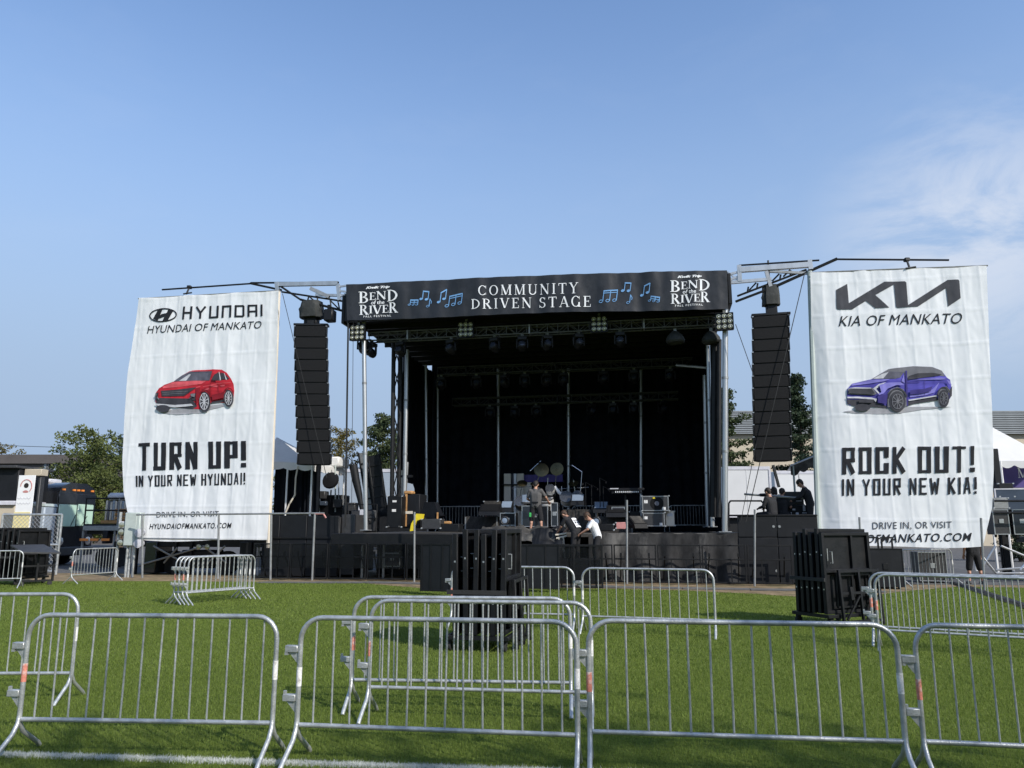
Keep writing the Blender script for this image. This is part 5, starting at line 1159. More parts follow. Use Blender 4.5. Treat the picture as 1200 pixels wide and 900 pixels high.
# ================================================================ FOLDED BLACK STAGE BARRICADES ON CARTS
def panel_proto(w=1.2, h=1.42):
    "one folded barricade: frame, sheet, braces, folded foot plate; plane is local xz, faces -y"
    t = thing('folded_barricade', 'x', 'barricade'); m = 'black_paint'; th = .075
    for x in (-w/2+.03, w/2-.03): MB().boxr((x-.03, -th/2, 0), (x+.03, th/2, h), .006).build('side_tube', m, t)
    for z in (.03, h*.52, h-.03): MB().boxr((-w/2+.06, -th/2+.004, z-.03), (w/2-.06, th/2-.004, z+.03), .006).build('cross_tube', m, t)
    for x in (-w*.17, w*.2): MB().boxr((x-.022, -th/2+.006, .06), (x+.022, th/2-.02, h*.49)).build('stile', m, t)
    MB().boxr((w*.12-.022, -th/2+.006, h*.55), (w*.12+.022, th/2-.02, h-.06)).build('stile', m, t)
    MB().boxr((-w/2+.06, th/2-.018, .06), (w/2-.06, th/2-.008, h-.06)).build('sheet', m, t)
    for z in (h*.30, h*.72): MB().boxr((-w/2-.002, -.012, z-.012), (-w/2+.004, .012, z+.012)).build('bolt', 'aluminium', t)
    MB().tube([(-w*.36, -th/2, h*.62), (-w*.36, -th/2-.05, h*.62), (-w*.36, -th/2-.05, h*.76), (-w*.36, -th/2, h*.76)], .009, 6).build('handle', 'galvanised', t)
    f = MB().boxr((-w*.30, -th/2-.035, .10), (w*.40, -th/2-.002, .13)).boxr((-w*.30, -th/2-.035, h*.46), (w*.40, -th/2-.002, h*.50))
    for x in (-w*.3, 0.05, w*.4): f.boxr((x-.02, -th/2-.033, .131), (x+.02, -th/2-.001, h*.459))
    f.build('folded_brace', 'black_steel', t)
    return t
PP = panel_proto(); pfirst = [True]
def stack(where, x, D, rz, n, gap, fan=0.0, short=True, tilt=0.02, zs=(1, 1, 1)):
    p = at(x, 617, D); base = Vector((p.x, p.y, 0)); R = Matrix.Rotation(rz, 3, 'Z')
    c = thing('barricade_cart', 'low black steel cart on castors under the %s black barricade stack' % where, 'cart', base, rz)
    dp = gap*n
    MB().boxr((-.62, -.08, .17), (.62, -.02, .23), .005).boxr((-.62, dp-.02, .17), (.62, dp+.04, .23), .005).boxr((-.62, -.02, .172), (-.56, dp-.02, .228)).boxr((.56, -.02, .172), (.62, dp-.02, .228)).build('frame', 'black_steel', c)
    for sx in (-.5, .5):
        for y in (0, dp):
            MB().lathe([(.02, -.025), (.07, -.025), (.075, 0), (.07, .025), (.02, .025)], 12, TR(sx, y, .075) @ Matrix.Rotation(pi/2, 4, 'X')).boxr((sx-.035, y-.035, .1), (sx+.035, y+.035, .17)).build('castor', 'rubber', c)
    MB().boxr((-.64, -.05, .80), (-.615, dp+.02, .86)).build('strap', 'rubber', c)
    for i in range(n):
        y = .02+gap*(n-1-i); loc = base+R @ Vector((random.uniform(-.02, .02), y, .235)); lab = 'folded black barricade in the %s stack, %s from its left edge' % (where, ORD[i])
        if pfirst[0]: o = PP; pfirst[0] = False
        else: o = copy_tree(PP)
        o.location = loc; o['label'] = lab; o['group'] = 'folded black barricades in the %s stack' % where
        o.rotation_euler = Euler((random.uniform(-.012, .02)+tilt*(i/n-.5), random.uniform(-.008, .008), rz+random.uniform(-.015, .015)+fan*(i-n/2)))
        o.scale = (1, 1, 1.0+random.choice([0, .0, .045]))
    if short:
        s = thing('corner_barricade', 'short black skeleton barricade leaning on the right face of the %s stack' % where, 'barricade', base+R @ Vector((.15, -.14, .02)), rz)
        for x in (-.5, -.02, .47): MB().boxr((x, -.03, .0), (x+.045, .02, .98), .005).build('upright', 'black_steel', s)
        for z in (.06, .55, .93): MB().boxr((-.455, -.026, z), (.47, .016, z+.045)).build('rail', 'black_steel', s)
        for x, z in ((-.25, .5), (.25, .42)): MB().boxr((x-.04, -.06, z-.05), (x+.04, -.031, z+.18), .006).build('latch', 'black_paint', s)
        MB().bar((-.42, -.035, .12), (-.06, -.035, .52), .03).bar((.06, -.035, .12), (.44, -.035, .52), .03).build('brace', 'black_steel', s)
        s.rotation_euler = Euler((radians(-3), 0, rz))
    return c
stack('centre', 600, 11.9, radians(78), 6, .135, .004, True)
stack('right', 989, 14.3, radians(25), 6, .125, .004, True, tilt=.0)
stack('left', 42, 24.6, radians(74), 5, .20, .01, False)
def left_step():
    q = gnd(44, 684); t = thing('barricade_step', 'black barricade step plate folded out from face of the left stack', 'barricade', at(49, 617, 24.0)-Vector((0, 0, EYE)), radians(45))
    MB().add([(-.55, -.5, 1.02), (.45, -.55, .98), (.15, .15, 1.22), (-.75, .12, 1.22), (-.55, -.5, .98), (.45, -.55, .94), (.15, .15, 1.18), (-.75, .12, 1.18)], [(0, 1, 2, 3), (7, 6, 5, 4), (0, 4, 5, 1), (1, 5, 6, 2), (2, 6, 7, 3), (3, 7, 4, 0)]).build('step_plate', 'meter_dark', t, smooth=False)
    for x in (-.5, -.02, .42): MB().boxr((x-.03, -.12, .12), (x+.03, -.05, 1.0), .005).build('upright', 'black_paint', t)
    for z in (.12, .56): MB().boxr((-.47, -.11, z), (.39, -.06, z+.05)).build('rail', 'black_paint', t)
    for x in (-.4, .35): MB().lathe([(.02, -.02), (.07, -.02), (.07, .02), (.02, .02)], 10, TR(x, -.1, .07) @ Matrix.Rotation(pi/2, 4, 'X')).build('castor', 'rubber', t)
left_step()

# ================================================================ BARRICADE LINE IN FRONT OF THE STAGE
FA, FB = gnd(285, 680.5), gnd(935, 688.5)
def fence_section(w=1.3, h=1.16):
    t = thing('stage_barricade', 'x', 'barricade'); m = 'black_paint'
    for x in (-w/2+.02, w/2-.02): MB().boxr((x-.022, -.025, 0), (x+.022, .025, h), .004).build('post', m, t)
    for z in (.03, h*.62, h-.02): MB().boxr((-w/2+.042, -.022, z-.022), (w/2-.042, .022, z+.022), .004).build('rail', m, t)
    for x in (-w*.18, w*.16):
        MB().boxr((x-.016, -.012, .052), (x+.016, .012, h*.6)).build('stile', m, t)
    for x in (-w*.33, w*.33):
        MB().bar((x, .03, h*.7), (x+.05*(1 if x > 0 else -1), .62, .03), .035).build('brace', m, t)
        MB().boxr((x-.03, .02, h*.70), (x+.03, .06, h*.78)).build('latch', m, t)
    MB().boxr((-w/2+.03, .026, .02), (w/2-.03, .16, .032)).build('tread_plate', 'mat_grey', t)
    return t
def fence():
    Ln = (FB-FA).length; n = int(Ln/1.34); d = (FB-FA)/Ln; rz = atan2(d.y, d.x); P0 = None; proto = fence_section(Ln/n-.035)
    meshy = None; made = []
    for i in range(n):
        c = FA+d*(Ln*(i+.5)/n)+VX*.55; c.z = .045
        px = 600+c.x/c.y*FPX
        lab = 'black %s barricade section before the stage, %s' % ('screened' if px < 690 else 'open framed', '%s from left' % ORD[i] if i < 14 else 'number %d from left' % (i+1))
        if i == 0: o = proto; o.location = c; o.rotation_euler.z = rz; o['label'] = lab; o['group'] = 'black barricade line before the stage'
        else: o = dup(proto, c, rz, lab, group='black barricade line before the stage')
        made.append((o, px))
    for o, px in made:
        if px < 690:
            w = Ln/n-.035
            if meshy is None: meshy = MB().boxr((-w/2+.03, -.034, .36), (w/2-.03, -.027, 1.14)).build('screen_cloth', 'screen_mesh', o, smooth=False)
            else: share(meshy, o)
fence()
# solid black panels standing nearer in the middle
def solid_panel(lab, x0, x1, y0, y1, D, m='black_vinyl', rz=-YAW):
    a = at(x0, y1, D); b = at(x1, y0, D); w = (b.x-a.x); h = b.z-max(0, a.z)
    t = thing('screen_panel', lab, 'barricade', ((a.x+b.x)/2, D, max(0, a.z)), rz)
    MB().boxr((-w/2+.03, -.012, .03), (w/2-.03, .012, h-.03)).build('sheet', m, t)
    f = MB()
    f.boxr((-w/2, -.03, 0), (-w/2+.045, .03, h)).boxr((w/2-.045, -.03, 0), (w/2, .03, h)).boxr((-w/2+.045, -.028, h-.045), (w/2-.045, .028, h)).boxr((-w/2+.045, -.028, 0), (w/2-.045, .028, .045))
    f.build('frame', 'black_paint', t)
    for x in (-w*.18, w*.2): MB().boxr((x-.02, -.026, .045), (x+.02, -.013, h-.045)).build('stile', 'black_paint', t)
    MB().bar((-w*.3, .03, h*.7), (-w*.3, .5, .02), .04).bar((w*.3, .03, h*.7), (w*.3, .5, .02), .04).build('brace', 'black_paint', t)
solid_panel('solid black screen panel left of the centre stack', 491, 531, 636.5, 693, 20.6, rz=-.3)
solid_panel('solid black screen panel behind the third row barrier, with creased cloth', 600, 656, 637.5, 690, 21.6)
solid_panel('see-through black screen panel before the man in white shirt', 657, 706, 638.5, 689, 22.0, 'screen_mesh')

# ================================================================ HANDRAILS, POLES ALONG THE FRONT
def rail_left():
    v = -1.3; q = st(270, 680, v); t = sthing('handrail', 'long thin grey handrail crossing in front of the red car banner', 'railing', (q.x, v, 0))
    o = (q.x, v, 0)
    MB().tube([sp(160, 603.2, v, o), sp(380, 601.5, v, o)], .03, 8).build('rail', 'post_grey', t); MB().tube([sp(163, 631, v, o), sp(256, 632, v, o)], .03, 8).build('rail', 'steel_grey', t)
    for x, y, m in ((167, 603, 'post_grey'), (256.5, 603, 'post_grey'), (369, 602, 'post_grey'), (318, 603, 'post_grey')):
        a = sp(x, y, v, o); x2 = {369: 366}.get(x, x-.8 if x > 200 else x); b = sp(x2, 674, v, o); b.z = .03; MB().tube([b, a], .036, 8).build('post', m, t)
    MB().tube([sp(368, 602, v, o), sp(379, 602, v, o), sp(382, 607, v, o)], .03, 6).build('end_wrap', 'sign_art', t)
rail_left()
for lab, x, y0, y1, v, m in (('slim steel post in front of the left stage lip', 485.8, 600, 677, -1.2, 'galvanised'), ('slim steel post standing before the weathered skirt', 734.6, 586, 664, -.9, 'steel_grey'), ('slim steel post before the monitor platform', 884.5, 597, 684, -1.2, 'galvanised'),
      ('slim steel post before lower left of the blue car banner', 1007, 606, 668, -1.5, 'steel_grey'), ('slim steel post before lower right of the blue car banner', 1149.5, 607, 676, -1.6, 'steel_grey')):
    a = s2w(st(x-.3 if x < 1000 else x+2.6, y1, v)); b = s2w(st(x, y0, v)); a.z = .02; m = 'post_grey'
    cyl('steel_post', lab, 'post', a, b, .032, m, 'slim steel posts along the stage front')

# ================================================================ LEFT WING
def left_wing():
    v = .25; q = st(345, 680, v); o = (q.x, v, 0)
    t = sthing('wing_platform', 'black panelled platform left of the stage, behind the handrail', 'platform', (q.x, v, 0))
    X = lambda x: sp(x, 650, v, o).x
    Z = lambda y: st(345, y, v).z
    xs = (306, 326, 358, 396)
    for i in range(3): MB().boxr((X(xs[i])+.01, 0, .05), (X(xs[i+1])-.01, .08, Z(604)-(0, .0, .02)[i]), .012).build('panel', 'black_vinyl', t)
    MB().boxr((X(306), .09, .1), (X(396), 3.5, Z(606)), .02).build('deck', 'black_paint', t)
    MB().boxr((X(306), -.05, Z(631)), (X(396), -.004, Z(629))).build('trim', 'black_steel', t)
    MB().boxr((X(396), .2, .1), (X(412), 1.6, Z(603)), .02).build('step_box', 'meter_dark', t)
left_wing()
def tent_left():
    v = 1.0; q = st(345, 600, v); o = (q.x, v, 0); zg = 0
    t = sthing('canopy_tent', 'white canopy tent with black drapes left of the stage', 'tent', (q.x, v, 0))
    Pp = lambda x, y, w=0: Vector((sp(x, y, v, o).x, w, st(x, y, v).z))
    pk = Pp(302, 507, 1.5); a = Pp(300, 540); b = Pp(366, 543); c = Pp(366, 543, 3.); d = Pp(300, 540, 3.)
    m = MB(); n = 10
    V = [];F = []
    for A, B in ((a, b), (b, c), (c, d), (d, a)):
        for i in range(n):
            p0 = A.lerp(B, i/n); p1 = A.lerp(B, (i+1)/n); k = len(V); mid0 = p0.lerp(pk, .5)-Vector((0, 0, .07)); mid1 = p1.lerp(pk, .5)-Vector((0, 0, .07))
            V += [p0, p1, mid1, mid0, pk]; F += [(k, k+1, k+2, k+3), (k+3, k+2, k+4)]
    m.add(V, F); m.build('canopy', 'tent_white', t)
    m = MB()
    for A, B in ((a, b), (b, c)):
        k = 16
        for i in range(k):
            p0 = A.lerp(B, i/k); p1 = A.lerp(B, (i+1)/k); f = .22+.07*abs(sin((i)*pi/4)); g = .22+.07*abs(sin((i+1)*pi/4)); dz = Vector((0, -.01, 0))
            m.add([p0+dz, p1+dz, p1+dz-Vector((0, 0, g)), p0+dz-Vector((0, 0, f))], [(0, 1, 2, 3)])
    m.build('valance', 'tent_white', t)
    for p in (a+Vector((.3, .05, 0)), b, c, d): MB().tube([(p.x, p.y, 0), p], .035, 6).build('leg', 'white_paint', t)
    pp = Pp(337, 545); MB().tube([(pp.x, 0.02, .3), (pp.x, .02, pp.z)], .035, 6).build('leg', 'white_paint', t)
    V = []; F = []; x0, x1 = Pp(318, 545).x, Pp(372, 545).x; k = 60; zt = Pp(340, 543).z-.05
    for j in range(6):
        for i in range(k+1): u = x0+(x1-x0)*i/k; V.append((u, .35+.06*sin(i*.9+sin(i*.31)*2)+.03*sin(j), .5+(zt-.5)*j/5))
    for j in range(5):
        for i in range(k): e = j*(k+1)+i; F.append((e, e+1, e+k+2, e+k+1))
    b_ = MB(); b_.add(V, F); b_.build('drape', 'black_cloth', t)
    MB().tube([Pp(350, 546, -.05), Pp(348, 560, -.1), Pp(347, 580, -.1), Pp(341, 590, -.1), Pp(336, 601, -.1)], .03, 5).build('cable', 'cream_panel', t)
tent_left()
def chassis_left():
    v = .6; q = st(230, 660, v); o = (q.x, v, 0); P = lambda x, y, w=0: Vector((sp(x, y, v, o).x, w, max(.02, st(x, y, v).z)))
    t = sthing('trailer_frame', 'dark stage trailer frame with slanted struts below the red car banner', 'trailer frame', (q.x, v, 0))
    MB().boxr((P(150, 660).x, .3, P(1, 640).z), (P(320, 660).x, 1.8, P(1, 630).z), .02).build('beam', 'black_steel', t)
    MB().boxr((P(164, 660).x, .2, .05), (P(178, 660).x, 1.2, P(1, 634).z), .03).build('tool_box', 'bus_black', t)
    MB().boxr((P(205, 660).x, .3, .25), (P(245, 660).x, 1.0, .9), .05).build('fuel_tank', 'black_paint', t)
    MB().boxr((P(278, 660).x, .1, .05), (P(292, 660).x, .5, P(1, 634).z), .02).build('panel', 'black_vinyl', t)
    for a, b in (((160, 663), (236, 640)), ((178, 640), (212, 660)), ((206, 642), (188, 660)), ((236, 640), (262, 660)), ((262, 640), (240, 660))): MB().tube([P(*a, .1), P(*b, .2)], .035, 6).build('strut', 'steel_grey', t)
    for x in (190, 212, 252, 268): MB().boxr((P(x, 1).x-.05, .2, .02), (P(x, 1).x+.05, .3, P(1, 634).z)).build('upright', 'black_steel', t)
    for x in (222, 240, 296): MB().lathe([(.1, -.15), (.43, -.13), (.43, .13), (.1, .15)], 16, TR(P(x, 1).x, .9, .43) @ Matrix.Rotation(pi/2, 4, 'X')).build('wheel', 'rubber', t)
    for x in (232, 242): MB().lathe([(.02, -.03), (.09, -.03), (.1, .02), (.02, .04)], 10, TR(*P(x, 641, .05)) @ Matrix.Rotation(pi/2, 4, 'X')).build('work_lamp', 'lamp_glass', t)
chassis_left()

# small helper for gear given by pixel box on a v plane
def gear(name, lab, cat, x0, x1, y0, y1, v, dep, m, bev=.015, grp=None, zbase=None, extra=None):
    a = st(x0, y1, v); b = st(x1, y0, v); zb = a.z if zbase is None else zbase; c = (a.x+b.x)/2
    t = sthing(name, lab, cat, (c, v, zb), grp); w = b.x-a.x; h = b.z-zb
    MB().boxr((-w/2, 0, 0), (w/2, dep, h), bev).build('case', m, t)
    if extra: extra(t, w, h)
    return t, w, h
def corners(t, w, h):
    for x in (-1, 1):
        for z in (0, 1): MB().boxr((x*w/2-.03+(-.005 if x < 0 else .005), -.012, z*h-(.04 if z else -.0)), (x*w/2+.03+(-.005 if x < 0 else .005), .06, z*h+(.004 if z else .05)), .006).build('corner', 'aluminium', t)
def flight(t, w, h, m='aluminium'):
    e = .025
    for z in (.0, h-e): MB().boxr((-w/2-.004, -.012, z+(.002)), (w/2+.004, .02, z+e+.003)).build('edge', m, t)
    for x in (-w/2, w/2-e): MB().boxr((x+(-.003 if x < 0 else .003), -.010, e+.004), (x+e+(-.003 if x < 0 else .003), .018, h-e)).build('edge', m, t)
    MB().boxr((-.07, -.02, h*.45), (.07, -.004, h*.62), .004).build('latch', m, t)
    for x in (-w*.36, w*.36): MB().lathe([(.02, -.02), (.06, -.02), (.06, .02), (.02, .02)], 10, TR(x, .12, -.03) @ Matrix.Rotation(pi/2, 4, 'Y')).build('castor', 'rubber', t)
def cab(t, w, h):
    corners(t, w, h)
    for x in (-.36, .36): MB().tube([(w*x, -.005, .03), (w*x, -.02, .06)], .02, 6).build('foot', 'aluminium', t)
    MB().boxr((-w*.14, -.008, h*.80), (w*.14, -.001, h*.86)).build('logo_plate', 'label_white', t); MB().boxr((-w*.16, -.008, h*.50), (w*.12, -.001, h*.58)).build('label', 'label_white', t)
gear('flight_case', 'tall black road case with two small white labels on left wing', 'road case', 453, 471, 581, 618.5, 1.1, .9, 'black_paint', extra=cab)
gear('flight_case', 'narrow black case with brown strap hanging on its side', 'road case', 472.5, 492, 579, 619, 1.6, .9, 'black_vinyl', extra=lambda t, w, h: (MB().boxr((-w*.42, -.03, h*.05), (-w*.28, -.004, h*1.03), .005).build('strap', 'wood_orange', t), MB().boxr((-w*.40, -.04, h*.42), (w*.1, -.032, h*.5)).build('buckle', 'cream_panel', t), MB().boxr((-w*.5, -.05, h), (w*.05, .3, h+.12), .03).build('rope', 'wood_orange', t)))
def wheel_gear():
    v = 1.3; q = st(424, 619, v); t = sthing('wire_rack', 'black wire rack full of cables on left wing behind the silver pole', 'rack', (q.x, v, ZD)); w = 1.1; h = 1.0
    for x in (-w/2, w/2): MB().tube([(x, 0, 0), (x, 0, h)], .025, 6).build('upright', 'black_steel', t)
    for z in (.05, .5, h): MB().tube([(-w/2, 0, z), (w/2, 0, z)], .022, 6).build('rail', 'black_steel', t)
    for i in range(4):
        MB().tube([(-.35+.22*i+.16*cos(a), .1+.02*k, .35+.1*(i % 2)+.2*sin(a)) for k, a in enumerate([j*pi/6 for j in range(13)])], .04, 6).build('cable_coil', 'cable_black', t)
    MB().boxr((-.1, -.02, .62), (.12, .02, .82), .01).build('label', 'ink_pale', t); MB().boxr((-.5, .15, .02), (.5, .5, .8), .04).build('case', 'meter_dark', t)
wheel_gear()
def leaning_truss(lab, a, b, w, v, m='black_vinyl'):
    p = st(*a, v); q = st(*b, v); p.z = max(p.z, ZD); o = p.copy(); t = sthing('folded_ramp', lab, 'ramp', p, 'long black ramps leaning on left wing')
    d = q-p; Ln = d.length; ang = atan2(d.x, d.z); R = Matrix.Rotation(ang, 4, 'Y')
    for x in (-w/2, w/2-.07): MB().boxr((x, 0, 0), (x+.07, .12, Ln), .01, R).build('side_rail', 'black_steel', t)
    MB().boxr((-w/2+.07, .03, .02), (w/2-.07, .08, Ln-.02), 0, R).build('plate', m, t)
    for k in range(1, 6): MB().boxr((-w/2+.07, .0, Ln*k/6-.03), (w/2-.07, .028, Ln*k/6+.03), 0, R).build('rung', 'black_steel', t)
leaning_truss('long black ramp leaning left behind silver front pole, steeper one', (447, 606), (437, 533), .50, 2.0); leaning_truss('long black ramp leaning right of the silver pole, wider one', (436, 612), (423, 530), .30, 2.4, 'steel_grey')
def drape_post():
    v = 1.8; q = st(418, 620, v); t = sthing('folded_umbrella', 'long black cloth cover leaning left of the silver front pole', 'cover', (q.x, v, ZD))
    o = (q.x, v, ZD); pts = [sp(414, 545, v, o), sp(417, 562, v, o), sp(421, 580, v, o), sp(425, 604, v, o)]
    MB().tube(pts, [.16, .15, .12, .05], 10).build('cover', 'black_vinyl', t); MB().tube([pts[3], sp(421, 618, v, o)], .03, 6).build('pole', 'black_steel', t)
drape_post()
def pole_bundle():
    v = 1.05; q = st(461, 581, v); t = sthing('pole_bundle', 'bundle of pale poles standing up behind the tall road case', 'poles', (q.x, v+.95, ZD)); o = (q.x, v, ZD)
    for i, (x0, x1, y) in enumerate(((457.5, 458.5, 535), (459.6, 461.2, 549), (461.5, 464, 541), (463, 467.6, 539))):
        a = sp(x0, 612, v, o); b = sp(x1, y, v, o); MB().tube([a, b], .055, 8).build('pole', ('white_paint', 'cream_panel', 'white_paint', 'aluminium')[i], t)
    a = sp(457, 556, v, o); MB().boxr((a.x-.08, -.07, a.z-.05), (a.x+.55, .07, a.z+.03)).build('strap', 'black_vinyl', t)
pole_bundle()
def fan_left():
    v = 2.6; q = st(388, 598, v); t = sthing('mixing_rack', 'cluttered equipment desk with black round fan left of the wing', 'equipment', (q.x, v, ZD-.3)); o = (q.x, v, ZD-.3); P = lambda x, y, w=0: sp(x, y, v+w, o)
    MB().boxr((P(374, 600).x, 0, 0), (P(400, 600).x, .8, P(1, 583).z), .03).build('desk', 'black_paint', t)
    MB().lathe([(.03, -.1), (.3, -.08), (.34, 0), (.3, .08), (.03, .1)], 16, TR(*P(387.5, 563)) @ Matrix.Rotation(radians(75), 4, 'X')).build('fan', 'black_plastic', t)
    MB().tube([P(388, 574), P(387, 590)], .03, 6).build('stand', 'black_steel', t)
    for x, y, w, h, m in ((378, 580, 8, 9, 'meter_dark'), (378, 590, 10, 5, 'screen_glass'), (396, 590, 10, 10, 'meter_dark'), (410, 594, 14, 10, 'meter_dark')):
        a = P(x-w/2, y+h/2, -.1); b = P(x+w/2, y-h/2, -.1); MB().boxr((a.x, -.2, a.z), (b.x, .2, b.z), .02).build('unit', m, t)
    MB().boxr((P(374, 550).x, .3, P(1, 552).z), (P(393, 550).x, 1.4, P(1, 541).z), .06).build('sun_shade', 'tent_white', t)
    for x in (374, 393): MB().tube([P(x, 600), P(x, 545)], .03, 6).build('post', 'grey_box', t)
    for x, y in ((397, 565), (402, 572)): MB().tube([P(x, 595), P(x, y)], .02, 5).build('mic_stand', 'steel_grey', t)
fan_left()
def yellow_cover():
    v = .3; q = st(497, 620, v); t = sthing('yellow_bag', 'bright yellow cloth hanging over front edge of the left wing', 'cloth', (q.x, v, ZD)); o = (q.x, v, ZD)
    pts = [(489, 602), (497, 602.5), (496, 608), (490, 610), (487, 615), (485, 622), (481.5, 622.5), (483, 614), (486.5, 608)]
    m = MB(); P_ = [sp(x, y, v, o) for x, y in pts]; m.prism([(p.x, p.z) for p in P_], -.12, .05); m.build('cloth', 'yellow_vinyl', t)
    u = sthing('covered_gear', 'black hood shaped cover over gear beside the yellow cloth', 'cover', (q.x, v+.3, ZD)); 
    pr = [(494, 588), (506, 588), (511, 601), (514, 604), (508, 608), (494, 606), (491, 602)]; P_ = [sp(x, y, v, o) for x, y in pr]
    m = MB(); m.prism([(p.x, p.z) for p in P_], 0, .55); m.build('cover', 'black_cloth', u)
    MB().boxr((sp(509.5, 601, v, o).x, -.05, sp(1, 612, v, o).z), (sp(511, 601, v, o).x, .0, sp(1, 602, v, o).z)).build('strap', 'wood_orange', u)
yellow_cover()
gear('equipment_box', 'low dark grey box under the black hood cover', 'box', 494, 516, 608, 620, .15, .6, 'meter_dark', extra=corners)
gear('equipment_box', 'flat black box with yellow tag right of the hood cover', 'box', 515, 538, 614, 623, .2, .6, 'black_paint', extra=lambda t, w, h: MB().boxr((-w*.3, .02, h), (w*.05, .2, h+.09), .02).build('tag', 'wood_orange', t))
gear('flight_case', 'white edged case low behind the screened barricade', 'road case', 450, 469, 648, 664, -.25, .5, 'black_paint', extra=flight, zbase=None)
# ================================================================ GEAR ON THE STAGE
def drum_riser():
    for i, (x0, x1, y0, v, m) in enumerate(((544, 584, 605, 3.2, 'riser_carpet'), (660, 700, 597, 3.4, 'riser_carpet'), (700, 742, 605, 2.2, 'riser_carpet'))):
        a = st(x0, 620, v); b = st(x1, y0, v)
        t = sthing('stage_riser', ('low carpeted riser left of the drum kit', 'carpeted riser behind the bending man, right of drums', 'long carpeted riser under the keyboards')[i], 'riser', ((a.x+b.x)/2, v, ZD), 'carpeted stage risers'); w = b.x-a.x; h = max(.12, b.z-ZD)
        MB().boxr((-w/2, 0, .0), (w/2, 1.6, h), .02).build('deck', m, t); MB().boxr((-w/2+.01, -.012, .0), (w/2-.01, -.002, h-.03)).build('skirt', m, t)
        for x in (-w/2+.05, w/2-.05): MB().boxr((x-.025, -.02, 0), (x+.025, -.0125, h-.02)).build('edge_post', 'steel_grey', t)
drum_riser()
def drum_kit():
    v = 4.0; q = st(648, 600, v); o = (q.x, v, ZD); t = sthing('drum_kit', 'drum kit with two big brass cymbals raised high on stands', 'drum kit', (q.x, v, ZD)); P = lambda x, y, w=0: sp(x, y, v, o)+Vector((0, w, 0))
    RX = Matrix.Rotation(pi/2, 4, 'X')
    for x, y, r, d, m in ((640, 590, .30, .42, 'drum_shell'), (629, 577, .16, .24, 'drum_shell'), (645, 574, .17, .26, 'drum_shell'), (664, 585, .24, .36, 'drum_shell'), (677, 583, .2, .3, 'drum_shell'), (610, 590, .22, .34, 'meter_dark')):
        T = TR(*P(x, y)) @ Matrix.Rotation(radians(20 if r > .25 else 60), 4, 'X')
        s = MB().lathe([(r*.98, -d/2), (r, -d/2+.01), (r, d/2-.01), (r*.98, d/2)], 18, T).build('drum', m, t)
        for e in (-1, 1): MB().lathe([(r*1.0, e*d/2-.02), (r*1.04, e*d/2-.02), (r*1.04, e*d/2+.02), (r*.99, e*d/2+.02)], 18, T).build('hoop', 'chrome', s)
    for x, y, r, tl, st_ in ((634.5, 550.5, .29, 68, 626), (652.5, 549.6, .26, 78, 650), (612, 566, .20, 40, 608), (672, 566, .2, 35, 674), (627, 567, .18, 25, 626)):
        c = P(x, y); T = TR(*c) @ Matrix.Rotation(radians(tl), 4, 'X') @ Matrix.Rotation(radians(8 if x < 640 else -5), 4, 'Y')
        cy = MB().lathe([(.012, .035), (r*.16, .03), (r*.2, .012), (r*.6, .004), (r, -.012), (r, -.016), (.012, .02)], 28, T).build('cymbal', 'cymbal', t)
        base = P(st_, 612, .25); base.z = .02
        MB().tube([base, Vector((base.x, base.y, c.z*.72)), c], .013, 6).build('stand', 'chrome', t)
        for k in range(3): MB().tube([(base.x, base.y, .35), (base.x+.25*cos(k*2.1), base.y+.25*sin(k*2.1), .0)], .010, 5).build('tripod_leg', 'chrome', t)
    for a, b in (((621, 552), (634, 540)), ((670, 545), (682, 553)), ((682, 553), (680, 580)), ((640, 600), (642, 560)), ((660, 600), (658, 570)), ((672, 562), (676, 590)), ((655, 573), (690, 571)), ((600, 572), (622, 570))): MB().tube([P(*a), P(*b)], .012, 5).build('boom_arm', 'chrome', t)
    for x, y in ((683, 566), (671, 560), (661, 563), (632, 541)): MB().lathe([(.008, 0), (.02, .02), (.026, .06), (.03, .1), (.02, .13)], 8, TR(*P(x, y)) @ Matrix.Rotation(radians(130), 4, 'X')).build('microphone', 'black_plastic', t)
    MB().tube([P(650, 570), P(655, 577), P(662, 583)], [.05, .07, .04], 8).build('towel', 'shirt_white', t)
drum_kit()
